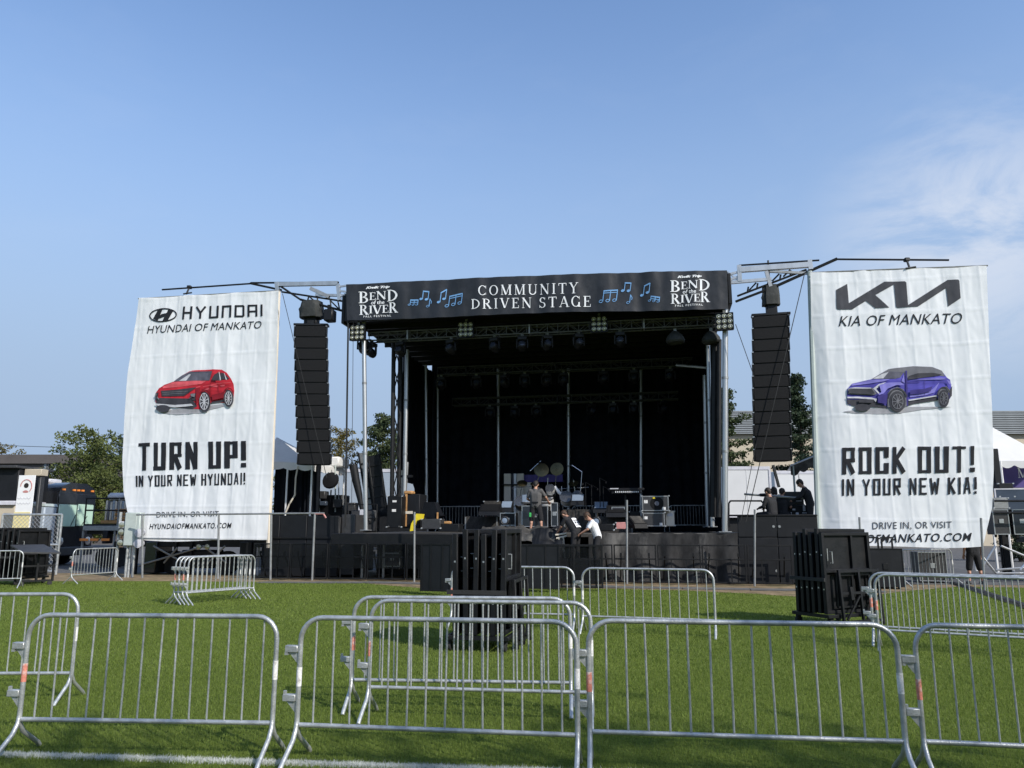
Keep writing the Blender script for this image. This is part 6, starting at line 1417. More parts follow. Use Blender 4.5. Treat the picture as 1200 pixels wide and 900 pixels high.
def curtain_opening():  # added panels and strip stand in for an opening in the back curtain
    v = DEPTH-.7; q = st(602, 590, v); o = (q.x, v, ZD); t = sthing('opening_stand_in', 'cream striped panels standing in for a back curtain opening left of the drums', 'panel', (q.x, v, ZD)); zt = sp(600, 555, v, o).z
    for i, (x0, x1, m) in enumerate(((590.5, 598.5, 'cream_panel'), (599.2, 601.6, 'ink_dark'), (602, 605, 'print_white'), (605.5, 613.5, 'cream_panel'))):
        a = sp(x0, 580, v, o).x; b = sp(x1, 580, v, o).x; MB().boxr((a, .05*(i % 2), .05), (b, .12+.05*(i % 2), zt), .01).build('panel', m, t)
    MB().tube([sp(588, 568, v-.1, o), sp(614, 568, v-.1, o)], .03, 6).build('rail', 'black_steel', t)
    u = sthing('opening_stand_in_purple', 'purple strip standing in for the view through a curtain opening behind the drums', 'cloth', (q.x, v+.2, ZD)); o = (q.x, v+.2, ZD); a = sp(613.8, 565, v+.2, o); b = sp(659.5, 556, v+.2, o)
    V = []; F = []; n = 40
    for j in range(3):
        for i in range(n+1): V.append((a.x+(b.x-a.x)*i/n, .03*sin(i*.9), a.z+(b.z-a.z)*j/2))
    for j in range(2):
        for i in range(n): k = j*(n+1)+i; F.append((k, k+1, k+n+2, k+n+1))
    b_ = MB(); b_.add(V, F); b_.build('cloth', 'purple_cloth', u); MB().boxr((a.x, .01, sp(600, 582, v, o).z), (sp(622, 565, v, o).x, .04, a.z-.01)).build('cream_strip', 'cream_panel', u)
    MB().tube([(a.x-.1, .05, b.z+.02), (b.x+.1, .05, b.z+.02)], .025, 6).build('cross_bar', 'black_steel', u)
curtain_opening()
gear('flight_case', 'large open road case with pale aluminium edges before the standing man', 'road case', 611.5, 642, 592.5, 617.5, 1.35, .7, 'bus_black', extra=flight)
gear('flight_case', 'narrow road case with aluminium edges right of the standing man', 'road case', 646, 653.5, 589, 617, 1.6, .6, 'bus_black', extra=flight)
def mixer():
    v = 1.3; q = st(627, 591, v); t = sthing('mixing_desk', 'small mixing desk lying on top of the open road case', 'mixing desk', (q.x, v, q.z+.02)); w = 1.0
    MB().prism([(-w/2, 0), (w/2, 0), (w/2, .06), (-w/2, .06)], 0, .5).build('body', 'meter_dark', t)
    for k in range(10): MB().boxr((-w*.45+k*w*.1, .03, .061), (-w*.45+k*w*.1+.03, .45, .075)).build('fader_strip', 'ink_pale' if k % 3 else 'ink_mid', t)
    MB().boxr((-.52, .35, .065), (-.2, .42, .33), .01).build('screen', 'monitor_pale', t)
mixer()
def wedge(lab, x, y, v, w=.62, m='black_paint', rz=0, face='monitor_pale'):
    q = st(x, y, v); t = sthing('stage_monitor', lab, 'stage monitor', (q.x, v, max(ZD, q.z)), 'wedge stage monitors', rz)
    pr = MB(); V = [(-w/2, 0, 0), (w/2, 0, 0), (w/2, .5, 0), (-w/2, .5, 0), (-w/2, .05, .14), (w/2, .05, .14), (w/2, .38, .42), (-w/2, .38, .42)]
    pr.add(V, [(3, 2, 1, 0), (0, 1, 5, 4), (4, 5, 6, 7), (7, 6, 2, 3), (0, 4, 7, 3), (1, 2, 6, 5)]); pr.build('cabinet', m, t, smooth=False)
    MB().add([(-w*.42, .065, .17), (w*.42, .065, .17), (w*.42, .345, .405), (-w*.42, .345, .405)], [(0, 1, 2, 3)]).build('grille', face, t, smooth=False)
    for s in (-1, 1): MB().tube([(s*(w/2+.005), .15, .1), (s*(w/2+.03), .2, .14), (s*(w/2+.03), .28, .2), (s*(w/2+.005), .32, .24)], .012, 5).build('handle', 'black_steel', t)
wedge('pale faced wedge monitor left of the open road case', 592.5, 600, 2.9, .45); wedge('wedge monitor with pale front right of the drum kit', 676.5, 592, 3.3, .5); wedge('wedge monitor in front of the keyboard riser', 704, 601, 2.6, .55)
wedge('dark wedge monitor beside the keyboard stand', 722, 606, 1.8, .7, face='grille_black'); wedge('dark wedge monitor left of the drums near centre pole', 573, 604, 2.5, .8, face='grille_black'); wedge('wedge monitor lying at the foot of the stacked amplifiers', 752, 619, 1.2, .55, face='tarp', rz=.7)
def keyboards():
    v = 2.4; q = st(733, 612, v); o = (q.x, v, ZD); t = sthing('keyboard_stand', 'two tier black keyboard on a thin column stand', 'keyboard', (q.x, v, ZD)); P = lambda x, y, w=0: sp(x, y, v, o)+Vector((0, w, 0))
    a, b = P(712.5, 573.5), P(755, 573.5); MB().boxr((a.x, -.15, a.z-.05), (b.x, .2, a.z+.04), .015).build('upper_keyboard', 'black_plastic', t)
    MB().boxr((a.x+.08, -.16, a.z+.0), (a.x+.38, -.152, a.z+.035)).build('label', 'ink_pale', t)
    c = P(717, 577); d = P(752, 577); MB().boxr((c.x, -.2, c.z-.05), (d.x, .15, c.z+.03), .01).build('lower_keyboard', 'black_plastic', t)
    for k in range(24): x = c.x+.1+(d.x-c.x-.2)*k/24; MB().boxr((x, -.215, c.z-.02), (x+.03, -.202, c.z+.032)).build('key', 'print_white', t) if k % 2 else None
    MB().tube([P(733, 612), P(733, 572)], .04, 8).build('column', 'black_steel', t); MB().tube([P(733, 612), P(733.5, 640)], .001, 3) if False else None
    for s in (-1, 1): MB().tube([P(733, 608), P(733, 611)+Vector((s*.5, -.1, -.05))], .025, 6).build('foot', 'black_steel', t)
    for x, y0 in ((686, 565), (693, 568), (703, 560), (707, 570)): 
        u = sthing('microphone_stand', 'thin black microphone stand near the keyboards, %s from left' % ORD[(686, 693, 703, 707).index(x)], 'microphone stand', (st(x, 610, v).x, v+.3, ZD), 'thin microphone stands by the keyboards'); h = st(x, y0, v+.3).z-ZD
        MB().tube([(0, 0, .03), (0, 0, h)], .014, 6).build('pole', 'black_steel', u); MB().tube([(0, 0, h), (.25, -.3, h-.15)], .010, 5).build('boom', 'black_steel', u); MB().lathe([(.02, 0), (.13, .0), (.13, .02), (.02, .03)], 12).build('base', 'black_steel', u)
        MB().lathe([(.006, 0), (.018, .02), (.026, .1), (.02, .14)], 8, TR(.25, -.3, h-.15) @ Matrix.Rotation(radians(120), 4, 'X')).build('microphone', 'black_plastic', u)
keyboards()
gear('equipment_box', 'small silver handled equipment case under the keyboards', 'case', 717, 732, 594, 604, 2.0, .5, 'ink_dark', extra=flight)
def amp(t, w, h):
    corners(t, w, h); e = .03
    f = MB(); f.boxr((-w/2+.01, -.008, e), (-w/2+.04, -.001, h-e)).boxr((w/2-.04, -.008, e), (w/2-.01, -.001, h-e)).boxr((-w/2+.041, -.008, h-.05), (w/2-.041, -.001, h-.02)).boxr((-w/2+.041, -.008, .02), (w/2-.041, -.001, .05)); f.build('frame', 'steel_grey', t)
    MB().boxr((-w*.42, -.006, h*.52), (-w*.28, -.001, h*.72)).boxr((w*.25, -.006, h*.1), (w*.38, -.001, h*.28)).build('label', 'label_white', t)
t, w, h = gear('amplifier', 'grey amplifier cabinet with round speaker and yellow tag, topmost of the stack', 'amplifier', 752.5, 783.5, 580.5, 599.6, 1.6, .7, 'meter_dark', extra=amp)
MB().lathe([(.02, -.012), (.20, -.010), (.23, .0), (.02, .002)], 24, TR(.05, -.004, h*.5) @ Matrix.Rotation(pi/2, 4, 'X')).build('speaker', 'grille_black', t); MB().lathe([(.01, 0), (.08, .0), (.07, .012), (.01, .012)], 16, TR(.05, -.018, h*.5) @ Matrix.Rotation(pi/2, 4, 'X')).build('cone', 'ink_mid', t)
MB().boxr((-.08, -.012, h*.80), (.0, -.002, h*.89)).build('tag', 'yellow_vinyl', t)
gear('amplifier', 'grey amplifier cabinet with white labels, lower one of the stack', 'amplifier', 753.5, 779, 600.2, 617.5, 1.62, .7, 'meter_dark', extra=amp)
gear('amplifier', 'small cream white box right of the stacked amplifiers', 'box', 780, 790, 598.6, 616.8, 1.8, .5, 'cream_panel', extra=lambda t, w, h: (corners(t, w, h), MB().boxr((-w*.3, -.01, h*.65), (w*.3, -.002, h*.85)).build('panel', 'ink_pale', t)))
gear('equipment_box', 'dark box left of the stacked amplifiers', 'box', 738, 750, 599, 618, 2.2, .6, 'black_paint', extra=corners)
gear('equipment_box', 'dark brown covered box beside the left centre pole', 'box', 567, 583, 587, 601, 3.6, .7, 'riser_carpet', extra=corners)
gear('equipment_box', 'black case low on the left of the drum kit', 'box', 586, 604, 601, 616, 2.2, .6, 'black_paint', extra=flight)
gear('equipment_box', 'black speaker box at centre right edge of stage', 'box', 697, 719, 614, 622, .5, .5, 'black_paint', extra=corners)
gear('equipment_box', 'reddish cloth covered box at the stage edge before keyboards', 'box', 722, 734, 612, 620, .7, .4, 'sign_art', extra=corners)
def round_light(lab, x, y, v):
    q = st(x, y, v); t = sthing('par_light', lab, 'stage light', q); MB().lathe([(.03, -.15), (.12, -.12), (.15, .1), (.13, .12), (.10, .08), (.02, .07)], 14, Matrix.Rotation(pi/2, 4, 'X')).build('can', 'meter_dark', t); MB().lathe([(.10, .08), (.09, .1), (.01, .11)], 14, Matrix.Rotation(pi/2, 4, 'X')).build('lens', 'monitor_pale', t)
    MB().boxr((-.18, -.02, -.22), (-.155, .02, .02)).boxr((.155, -.02, -.22), (.18, .02, .02)).boxr((-.18, -.03, -.25), (.18, .03, -.22)).build('bracket', 'black_steel', t)
round_light('round lamp on the floor left of the open road case', 592, 610, 1.0); round_light('round lamp on the floor at stage edge right of the white shirt', 699, 611, .6)
gear('stage_step', 'black box step at the stage edge where the crew stand', 'step', 650, 704, 655, 690, -.95, .75, 'black_paint', zbase=0.0)
def tarps():
    "crumpled dark tarps over the stage edge in the middle"
    for lab, x0, x1, y0, y1, m, sd in (('crumpled grey black tarp lying over the stage edge below the standing man', 560, 652, 619, 634, 'tarp', 2), ('black tarp pile beside the bending man', 625, 660, 620, 640, 'black_vinyl', 9)):
        v = -.05 if sd == 2 else -.3; a = st(x0, y1, v); b = st(x1, y0, v); c = (a.x+b.x)/2; t = sthing('tarp', lab, 'tarp', (c, v, a.z)); w = b.x-a.x; h = b.z-a.z+.06; V = []; F = []; n = 46; k = 14
        for j in range(k+1):
            for i in range(n+1):
                u = -w/2+w*i/n; f = j/k; y = -.35+1.2*f; z = h*(min(1, f*2.2))*(.82+.35*NOI.noise(Vector((u*1.7, f*3, sd))))+.10*NOI.noise(Vector((u*4, f*6, sd+3)))+.05*abs(NOI.noise(Vector((u*9, f*11, sd+3))))
                V.append((u, y+.12*NOI.noise(Vector((u*3, f*3, sd+8))), z))
        for j in range(k):
            for i in range(n): q = j*(n+1)+i; F.append((q, q+1, q+n+2, q+n+1))
        b_ = MB(); b_.add(V, F); b_.build('sheet', m, t)
    v = -.4; q = st(657, 640, v); t = sthing('folded_chair', 'stack of white tubes and folded chair legs beside the bending man', 'folded chair', (q.x, v, .9)); o = (q.x, v, .9)
    for i, (a, b) in enumerate((((655, 630), (657.5, 655)), ((660, 629), (662, 657)), ((651, 627), (664, 625)), ((652, 631), (664, 628)), ((658, 632), (660, 650)))): MB().tube([sp(*a, v, o), sp(*b, v, o)], .03, 6).build('tube', 'cream_panel', t)
tarps()

# ================================================================ MONITOR PLATFORM AND CREW AT RIGHT
ZP = 1.55
def monitor_platform():
    v = -.15; q = st(912, 680, v); o = (q.x, v, 0); X = lambda x: sp(x, 650, v, o).x; Z = lambda y: st(912, y, v).z
    t = sthing('monitor_platform', 'black panelled platform right of the stage where crew sit', 'platform', (q.x, v, 0))
    xs = (866, 912.5, 961); zt = Z(604.5)
    for i in range(2):
        for z0, z1 in ((.05, Z(630)), (Z(630)+.015, zt)): MB().boxr((X(xs[i])+.008, 0, z0), (X(xs[i+1])-.008, .07, z1), .012).build('panel', 'black_vinyl', t)
    for x, y in ((908.5, 617), (915.5, 617), (909, 669)): MB().lathe([(.01, -.03), (.04, -.03), (.04, .01), (.01, .01)], 10, TR(X(x), -.0, Z(y)) @ Matrix.Rotation(pi/2, 4, 'X')).build('latch', 'aluminium', t)
    MB().boxr((X(866), -.03, zt), (X(961), .1, zt+.04), .006).build('top_rail', 'black_steel', t)
    MB().boxr((X(866), .09, .1), (X(961), 3.2, ZP), .02).build('deck', 'black_paint', t)
    for p in (((854, 618), (854, 590), (856, 587), (892, 587), (895, 590), (895, 604)), ((854, 604), (893, 604))): MB().tube([sp(*a, v+.9, o) for a in p], .03, 6).build('guard_rail', 'black_steel', t)
    for x, y in ((900, 587), (905, 606)): pass
monitor_platform()
def console_right():
    v = 1.1; q = st(925, 600, v); o = (q.x, v, ZP); P = lambda x, y: sp(x, y, v, o)
    t = sthing('sound_console', 'sound desk with screens and small racks among the seated crew', 'mixing desk', (q.x, v, ZP))
    a, b = P(912, 592), P(946, 581); MB().boxr((a.x, 0, 0), (b.x, .7, a.z), .02).build('desk', 'black_paint', t); MB().boxr((P(918, 590).x, .2, a.z), (P(943, 580).x, .5, P(1, 583).z), .02).build('surface', 'meter_dark', t)
    for x, y, w, h in ((930, 597, 3, 2), (926, 602, 3, 3), (934, 602, 3, 3), (942, 595, 2, 8), (944, 601, 8, 1), (922, 588, 4, 1), (936, 587, 7, 1)):
        p0 = P(x-w/2, y+h/2); p1 = P(x+w/2, y-h/2); MB().boxr((p0.x, -.05, p0.z), (p1.x, -.01, p1.z)).build('label', 'ink_pale', t)
    p0 = P(871, 579.5); p1 = P(941, 584.5); MB().tube([p0-Vector((0, .3, 0)), p1-Vector((0, .3, 0))], .035, 6).build('boom', 'steel_grey', t)
    MB().lathe([(.02, -.15), (.05, -.1), (.06, .1), (.02, .14)], 8, TR(*(P(893, 580.5)-Vector((0, .3, 0)))) @ Matrix.Rotation(pi/2, 4, 'Y')).build('counterweight', 'black_steel', t)
console_right()
def tent_right():
    v = 2.2; q = st(929, 600, v); o = (q.x, v, 0); P = lambda x, y, w=0.: Vector((sp(x, y, v, o).x, w, st(x, y, v).z))
    t = sthing('canopy_tent', 'grey scalloped canopy edge on a thin pole at the monitor platform', 'tent', (q.x, v, 0))
    a, b = P(926, 546), P(965, 530); c = P(1010, 536); m = MB(); k = 18
    m.add([a, b, b+Vector((1.0, 2.4, .1)), a+Vector((.3, 2.6, 0))], [(0, 1, 2, 3)]); m.build('canopy', 'tent_white', t)
    m = MB()
    for i in range(k):
        p0 = a.lerp(b, i/k); p1 = a.lerp(b, (i+1)/k); f = .30+.10*abs(sin(i*pi/5)); g = .30+.10*abs(sin((i+1)*pi/5)); e = Vector((0, -.02, 0)); m.add([p0+e, p1+e, p1+e-Vector((0, 0, g)), p0+e-Vector((0, 0, f))], [(0, 1, 2, 3)])
    m.build('valance', 'tarp', t)
    p = P(929.5, 546); MB().tube([(p.x, 0, 0), p], .035, 6).build('pole', 'grey_box', t); MB().tube([a, b], .03, 6).build('edge_bar', 'aluminium', t)
    MB().tube([P(935, 555), P(937, 565), P(943, 580)], .012, 4).build('cord', 'cable_black', t)
tent_right()

# ================================================================ PEOPLE
def capsule(mb, a, b, r0, r1, n=12):
    a = Vector(a); b = Vector(b); d = b-a
    if d.length < 1e-5: d = Vector((0, 0, 1e-4))
    t = d.normalized(); x = t.orthogonal().normalized(); y = t.cross(x); V = []; F = []; rings = []
    for k in range(5): an = -pi/2+pi/2*k/4; rings.append((a+t*(r0*sin(an)), max(.0008, r0*cos(an))))
    for k in range(5): an = pi/2*k/4; rings.append((b+t*(r1*sin(an)), max(.0008, r1*cos(an))))
    for c, r in rings: V += [c+x*(r*cos(2*pi*i/n))+y*(r*sin(2*pi*i/n)) for i in range(n)]
    for k in range(len(rings)-1):
        for i in range(n): F.append((k*n+i, k*n+(i+1) % n, (k+1)*n+(i+1) % n, (k+1)*n+i))
    F += [tuple(range(n))[::-1], tuple(range((len(rings)-1)*n, len(rings)*n))]; mb.add(V, F)
def skinned(mb, name, m, parent, vox=.012, smooth=5):
    o = mb.build(name, m, parent); md = o.modifiers.new('remesh', 'REMESH'); md.mode = 'VOXEL'; md.voxel_size = vox; md.use_smooth_shade = True
    s = o.modifiers.new('smooth', 'SMOOTH'); s.iterations = smooth; s.factor = .5; return o
def person(label, loc, rz, J, top='shirt_grey', bottom='shorts_black', legs='short', sleeves='short', hair='hair_dark', longhair=False, shoes='shoe', group=None, extra=None, k=1.0):
    """J: joints in the person's own frame (metres, faces -y). keys: pelvis chest neck head, sh/el/wr/hip/kn/an + L/R"""
    t = thing('person', label, 'person', loc, rz, group); t.scale = (k, k, k)
    J = {a: Vector(b) for a, b in J.items()}; B = MB(); hd = J['head']; up = (hd-J['neck']).normalized(); fw = J.get('face', Vector((0, -1, 0))).normalized(); fw = (fw-up*fw.dot(up)).normalized(); sd = up.cross(fw)
    # head: skull, jaw, nose, ears, brow
    capsule(B, hd+up*.035, hd+up*.03+fw*.01, .092, .09); capsule(B, hd-up*.03+fw*.02, hd-up*.075+fw*.045, .072, .045); capsule(B, hd+fw*.092+up*.015, hd+fw*.112-up*.025, .010, .017, 8)
    for s in (-1, 1): capsule(B, hd+sd*s*.087+up*.02-fw*.005, hd+sd*s*.086-up*.025, .018, .012, 8); capsule(B, hd+fw*.086+sd*s*.018-up*.058, hd+fw*.088-up*.058, .010, .011, 8)
    capsule(B, J['neck']-up*.03, hd-up*.04, .058, .055)
    capsule(B, J['chest'], J['neck']-up*.05, .12, .075); capsule(B, J['pelvis'], J['chest'], .125, .125)
    for s in 'LR':
        o = 'L' if s == 'L' else 'R'
        capsule(B, J['chest'], J['sh'+s], .10, .062); capsule(B, J['sh'+s], J['el'+s], .056, .043); capsule(B, J['el'+s], J['wr'+s], .043, .028)
        capsule(B, J['pelvis'], J['hip'+s], .11, .095); capsule(B, J['hip'+s], J['kn'+s], .092, .060); capsule(B, J['kn'+s], J['an'+s], .058, .038)
        kn_, an_ = J['kn'+s], J['an'+s]; cm = kn_.lerp(an_, .3); capsule(B, cm, cm+Vector((0, .022, -.04)), .055, .045)
        ft = J.get('toe'+s, an_+Vector((0, -.19, -.05)))
        capsule(B, an_+Vector((0, .03, -.05)), ft, .04, .035)
        # hand: palm, four fingers and a thumb
        wr = J['wr'+s]; d = (wr-J['el'+s]).normalized(); pn = J.get('palm'+s, Vector((0, 0, -1))); pn = (pn-d*pn.dot(d)); pn = pn.normalized() if pn.length > .01 else d.orthogonal().normalized(); w = d.cross(pn)
        for q in (-.024, 0, .024): capsule(B, wr+d*.02+w*q*.7, wr+d*.085+w*q, .018, .014, 8)
        for i_, ln in enumerate((.068, .078, .072, .056)):
            r0 = wr+d*.09+w*(-.033+.022*i_); m_ = r0+d*ln*.5+pn*.012; e = m_+d*ln*.32+pn*ln*.38; capsule(B, r0, m_, .0095, .009, 8); capsule(B, m_, e, .009, .0075, 8)
        th = wr+d*.03+w*-.032; m_ = th+d*.035-w*.028+pn*.012; capsule(B, th, m_, .013, .011, 8); capsule(B, m_, m_+d*.035+pn*.012, .010, .008, 8)
    body = skinned(B, 'body', 'skin', t, .0085, 4)
    # clothes
    S = MB(); g = .022
    px = (J['shL']-J['shR']).normalized()
    for s_ in (-1, 0, 1): capsule(S, J['pelvis']+(J['chest']-J['pelvis'])*.02+px*s_*.055, J['chest']+px*s_*.075, .118+g*.6, .118+g); capsule(S, J['chest'], J['neck']-up*.075, .13+g*.4, .082)
    for s in 'LR':
        capsule(S, J['chest'], J['sh'+s], .115, .075); e = J['sh'+s].lerp(J['el'+s], .72); capsule(S, J['sh'+s], e, .072, .066)
        if sleeves == 'long': capsule(S, e, J['el'+s], .066, .058); capsule(S, J['el'+s], J['wr'+s], .058, .042)
        capsule(S, J['pelvis'].lerp(J['chest'], .08), J['hip'+s].lerp(J['pelvis'], .4), .14, .13)
    # break-up of the cloth surface
    sh = skinned(S, 'shirt', top, t, .012, 3)
    Q = MB()
    capsule(Q, J['pelvis'].lerp(J['chest'], .12), J['pelvis'], .142, .138)
    for s in 'LR':
        capsule(Q, J['pelvis'], J['hip'+s], .13, .112)
        if legs == 'short': e = J['hip'+s].lerp(J['kn'+s], 1.0)+Vector((0, 0, -.02)); capsule(Q, J['hip'+s], e, .112, .092)
        else: capsule(Q, J['hip'+s], J['kn'+s], .112, .085); capsule(Q, J['kn'+s], J['an'+s].lerp(J['kn'+s], .06), .085, .066)
    skinned(Q, 'shorts' if legs == 'short' else 'trousers', bottom, t, .012, 3)
    for s in 'LR':
        an_ = J['an'+s]; ft = J.get('toe'+s, an_+Vector((0, -.19, -.05))); H_ = MB(); capsule(H_, an_+Vector((0, .035, -.055)), ft, .05, .045); capsule(H_, an_+Vector((0, .0, -.05)), an_+Vector((0, .0, -.01)), .05, .047); skinned(H_, 'shoe', shoes, t, .01, 3)
    R = MB(); rr = .103
    capsule(R, hd+up*.055-fw*.022, hd+up*.05+fw*.004, rr, rr*.96); capsule(R, hd+up*.0-fw*.05, hd-up*.035-fw*.045, .07, .055)
    if longhair:
        for q in (-1, 0, 1): capsule(R, hd+up*.03-fw*.03+sd*q*.05, hd-up*.14-fw*.04+sd*q*.075, .075, .05)
        capsule(R, hd+up*.10+fw*.02, hd+up*.05+fw*.05, .07, .04)
    h_ = skinned(R, 'hair', hair, t, .010, 2)
    for s in (-1, 1): e = MB(); capsule(e, hd+fw*.084+sd*s*.034+up*.012, hd+fw*.085+sd*s*.034+up*.012, .011, .011, 8); e.build('eye', 'print_white', t); e = MB(); capsule(e, hd+fw*.092+sd*s*.034+up*.012, hd+fw*.0925+sd*s*.034+up*.012, .0055, .0055, 6); e.build('pupil', 'hair_dark', t)
    if extra: extra(t, J)
    return t
def standing(**kw):
    J = dict(pelvis=(0, 0, .94), chest=(0, .0, 1.28), neck=(0, .01, 1.49), head=(0, -.02, 1.63), shL=(.19, .01, 1.42), shR=(-.19, .01, 1.42), elL=(.24, .04, 1.14), elR=(-.24, .04, 1.14), wrL=(.25, -.06, .90), wrR=(-.25, -.06, .90),
        hipL=(.09, 0, .90), hipR=(-.09, 0, .90), knL=(.11, -.02, .50), knR=(-.11, -.02, .50), anL=(.12, .02, .09), anR=(-.12, .02, .09)); J.update(kw); return J
# man at the desk, back to the camera (he faces away: rotate by pi)
q = st(628, 620, .75); F_ = s2w((q.x, .75, ZD))
def pocket(t, J):
    MB().box((.17, .115, .60), (.075, .03, .15), .01).build('green_cloth', 'cloth_green', t); MB().box((-.06, .135, .60), (.09, .02, .06), .01).build('phone', 'ink_dark', t)
    b = MB(); b.box((0, .14, 1.02), (.24, .01, .05), .003).build('belt', 'black_vinyl', t)
person('person standing with back turned in grey shirt and black shorts, working at an open case', F_, -YAW+pi-.1, standing(head=(.02, -.09, 1.62), neck=(.01, -.03, 1.49), face=(.1, -1, -.45), elR=(-.33, -.10, 1.20), wrR=(-.36, -.33, 1.06), elL=(.30, -.02, 1.15), wrL=(.22, -.26, 1.05), hipL=(.10, 0, .90), hipR=(-.10, 0, .90), knL=(.15, -.02, .48), knR=(-.17, -.03, .48), anL=(.18, .03, .09), anR=(-.20, .02, .09), palmR=(0, 0, -1), palmL=(0, 0, -1)), 'shirt_grey', 'shorts_black', 'short', shoes='shoe', extra=pocket)
# bending man in black: hips at the right, head down at the left; faces -x in the stage frame, back to camera partly
q = st(672, 640, -.55); zs = .66
def back_print(t, J):
    c = J['chest']; n = MB(); a = J['pelvis'].lerp(J['chest'], .55); ax = (J['chest']-J['pelvis']).normalized(); up = Vector((0, 1, 0)); up = (up-ax*up.dot(ax)).normalized(); sd = ax.cross(up)
    def pt(s, l, h=.182): x = s*.155; return a+ax*l+sd*x+up*(h-.9*x*x*1.6)
    def rect(s0, s1, l0, l1, h):
        V = []; F = []
        for j in range(5):
            for i in range(5): V.append(pt(s0+(s1-s0)*i/4, l0+(l1-l0)*j/4, h))
        for j in range(4):
            for i in range(4): k = j*5+i; F.append((k, k+1, k+6, k+5))
        return V, F
    m = MB(); m.add(*rect(-.75, .75, -.16, .20, .185)); o = m.build('back_print', 'print_white', t)
    m = MB()
    for s0, s1, l0, l1 in ((-.6, .6, -.10, -.07), (-.55, -.2, -.02, .06), (.0, .5, -.02, .02), (-.6, .1, .09, .12), (.25, .6, .08, .14), (.2, .3, -.04, .08)): m.add(*rect(s0, s1, l0, l1, .19))
    m.build('print_figure', 'ink_dark', o)
person('person bending down in black shirt with white back print at the stage edge', s2w((q.x+.05, -.55, zs)), -YAW-2.15, standing(pelvis=(0, .06, .95), chest=(0, -.15, 1.23), neck=(0, -.30, 1.40), head=(0, -.42, 1.48), face=(0, -.8, -1), shL=(.19, -.24, 1.34), shR=(-.19, -.24, 1.34), elL=(.23, -.38, 1.10), elR=(-.23, -.38, 1.10), wrL=(.14, -.58, .94), wrR=(-.14, -.56, .92), hipL=(.09, .06, .90), hipR=(-.09, .06, .90), knL=(.11, .02, .50), knR=(-.11, .0, .50)), 'shirt_black', 'shirt_black', 'long', hair='hair_brown', extra=back_print)
q = st(697, 640, -.62)
person('person in white shirt and dark trousers leaning over at the stage edge', s2w((q.x+.03, -.62, .52)), -YAW-1.35, standing(pelvis=(0, .06, .94), chest=(0, -.06, 1.26), neck=(0, -.16, 1.45), head=(0, -.25, 1.55), face=(0, -1, -.7), shL=(.18, -.12, 1.38), shR=(-.18, -.12, 1.38), elL=(.22, -.28, 1.15), elR=(-.22, -.24, 1.14), wrL=(.12, -.46, 1.04), wrR=(-.12, -.44, 1.02), hipL=(.09, .06, .90), hipR=(-.09, .06, .90)), 'shirt_white', 'shirt_black', 'long', hair='hair_brown')
def seated(**kw):
    J = dict(pelvis=(0, .05, .62), chest=(0, .02, .96), neck=(0, -.02, 1.17), head=(0, -.07, 1.30), shL=(.19, .0, 1.10), shR=(-.19, .0, 1.10), elL=(.25, -.08, .84), elR=(-.25, -.08, .84), wrL=(.16, -.32, .80), wrR=(-.16, -.32, .80),
        hipL=(.10, .03, .60), hipR=(-.10, .03, .60), knL=(.13, -.40, .58), knR=(-.13, -.40, .58), anL=(.13, -.40, .14), anR=(-.13, -.40, .14)); J.update(kw); return J
def stool(lab, u, v):
    t = sthing('stool', lab, 'stool', (u, v, ZP)); MB().lathe([(.03, .46), (.18, .46), (.19, .48), (.18, .51), (.03, .52)], 16).build('seat', 'black_vinyl', t)
    for k in range(4): MB().tube([(.1*cos(k*pi/2+.8), .1*sin(k*pi/2+.8), .46), (.19*cos(k*pi/2+.8), .19*sin(k*pi/2+.8), 0)], .014, 6).build('leg', 'black_steel', t)
for i, (x, v, rz, fn, kw) in enumerate(((903.5, .55, pi+.75, seated, dict(label='person in dark jacket sitting nearest the platform edge, seen from behind', hair='hair_dark', top='shirt_black', sleeves='long', bottom='shirt_black', legs='long')),
      (908.5, 1.7, pi+.1, standing, dict(label='person with bushy dark hair behind the seated pair on the platform', hair='hair_dark', longhair=True, top='cream_panel', bottom='shirt_black', legs='long')),
      (917, .95, pi-.5, seated, dict(label='person in black shirt and cap sitting at the sound desk', hair='hair_dark', top='shirt_black', bottom='shirt_black', legs='long')),
      (950, .8, pi+1.3, standing, dict(label='person in black standing beside the blue car banner, bent over the desk', hair='hair_dark', top='shirt_black', sleeves='long', bottom='shirt_black', legs='long')))):
    q = st(x, 600, v); z = ZP
    J = fn()
    if i == 3: J = standing(chest=(0, -.08, 1.27), neck=(0, -.17, 1.46), head=(0, -.26, 1.58), face=(0, -1, -.5), shL=(.19, -.14, 1.38), shR=(-.19, -.14, 1.38), elL=(.24, -.26, 1.14), elR=(-.24, -.26, 1.14), wrL=(.15, -.5, 1.05), wrR=(-.15, -.5, 1.05))
    person(loc=s2w((q.x, v, z)), rz=-YAW+rz, J=J, k=(1.0, .86, 1.0, 1.0)[i], **kw)
    if fn is seated: stool('low black stool under the %s sitting crew member' % ('left' if i == 0 else 'right'), q.x, v-.0)
q = st(1129, 677, 2.2); 
person('person in black shorts standing behind bottom of blue car banner, only legs showing', s2w((q.x, 1.2, 0)), -YAW+pi, standing(knL=(.15, -.02, .50), knR=(-.15, -.02, .50), anL=(.19, .02, .09), anR=(-.19, .02, .09)), 'shirt_black', 'shorts_black', 'short')

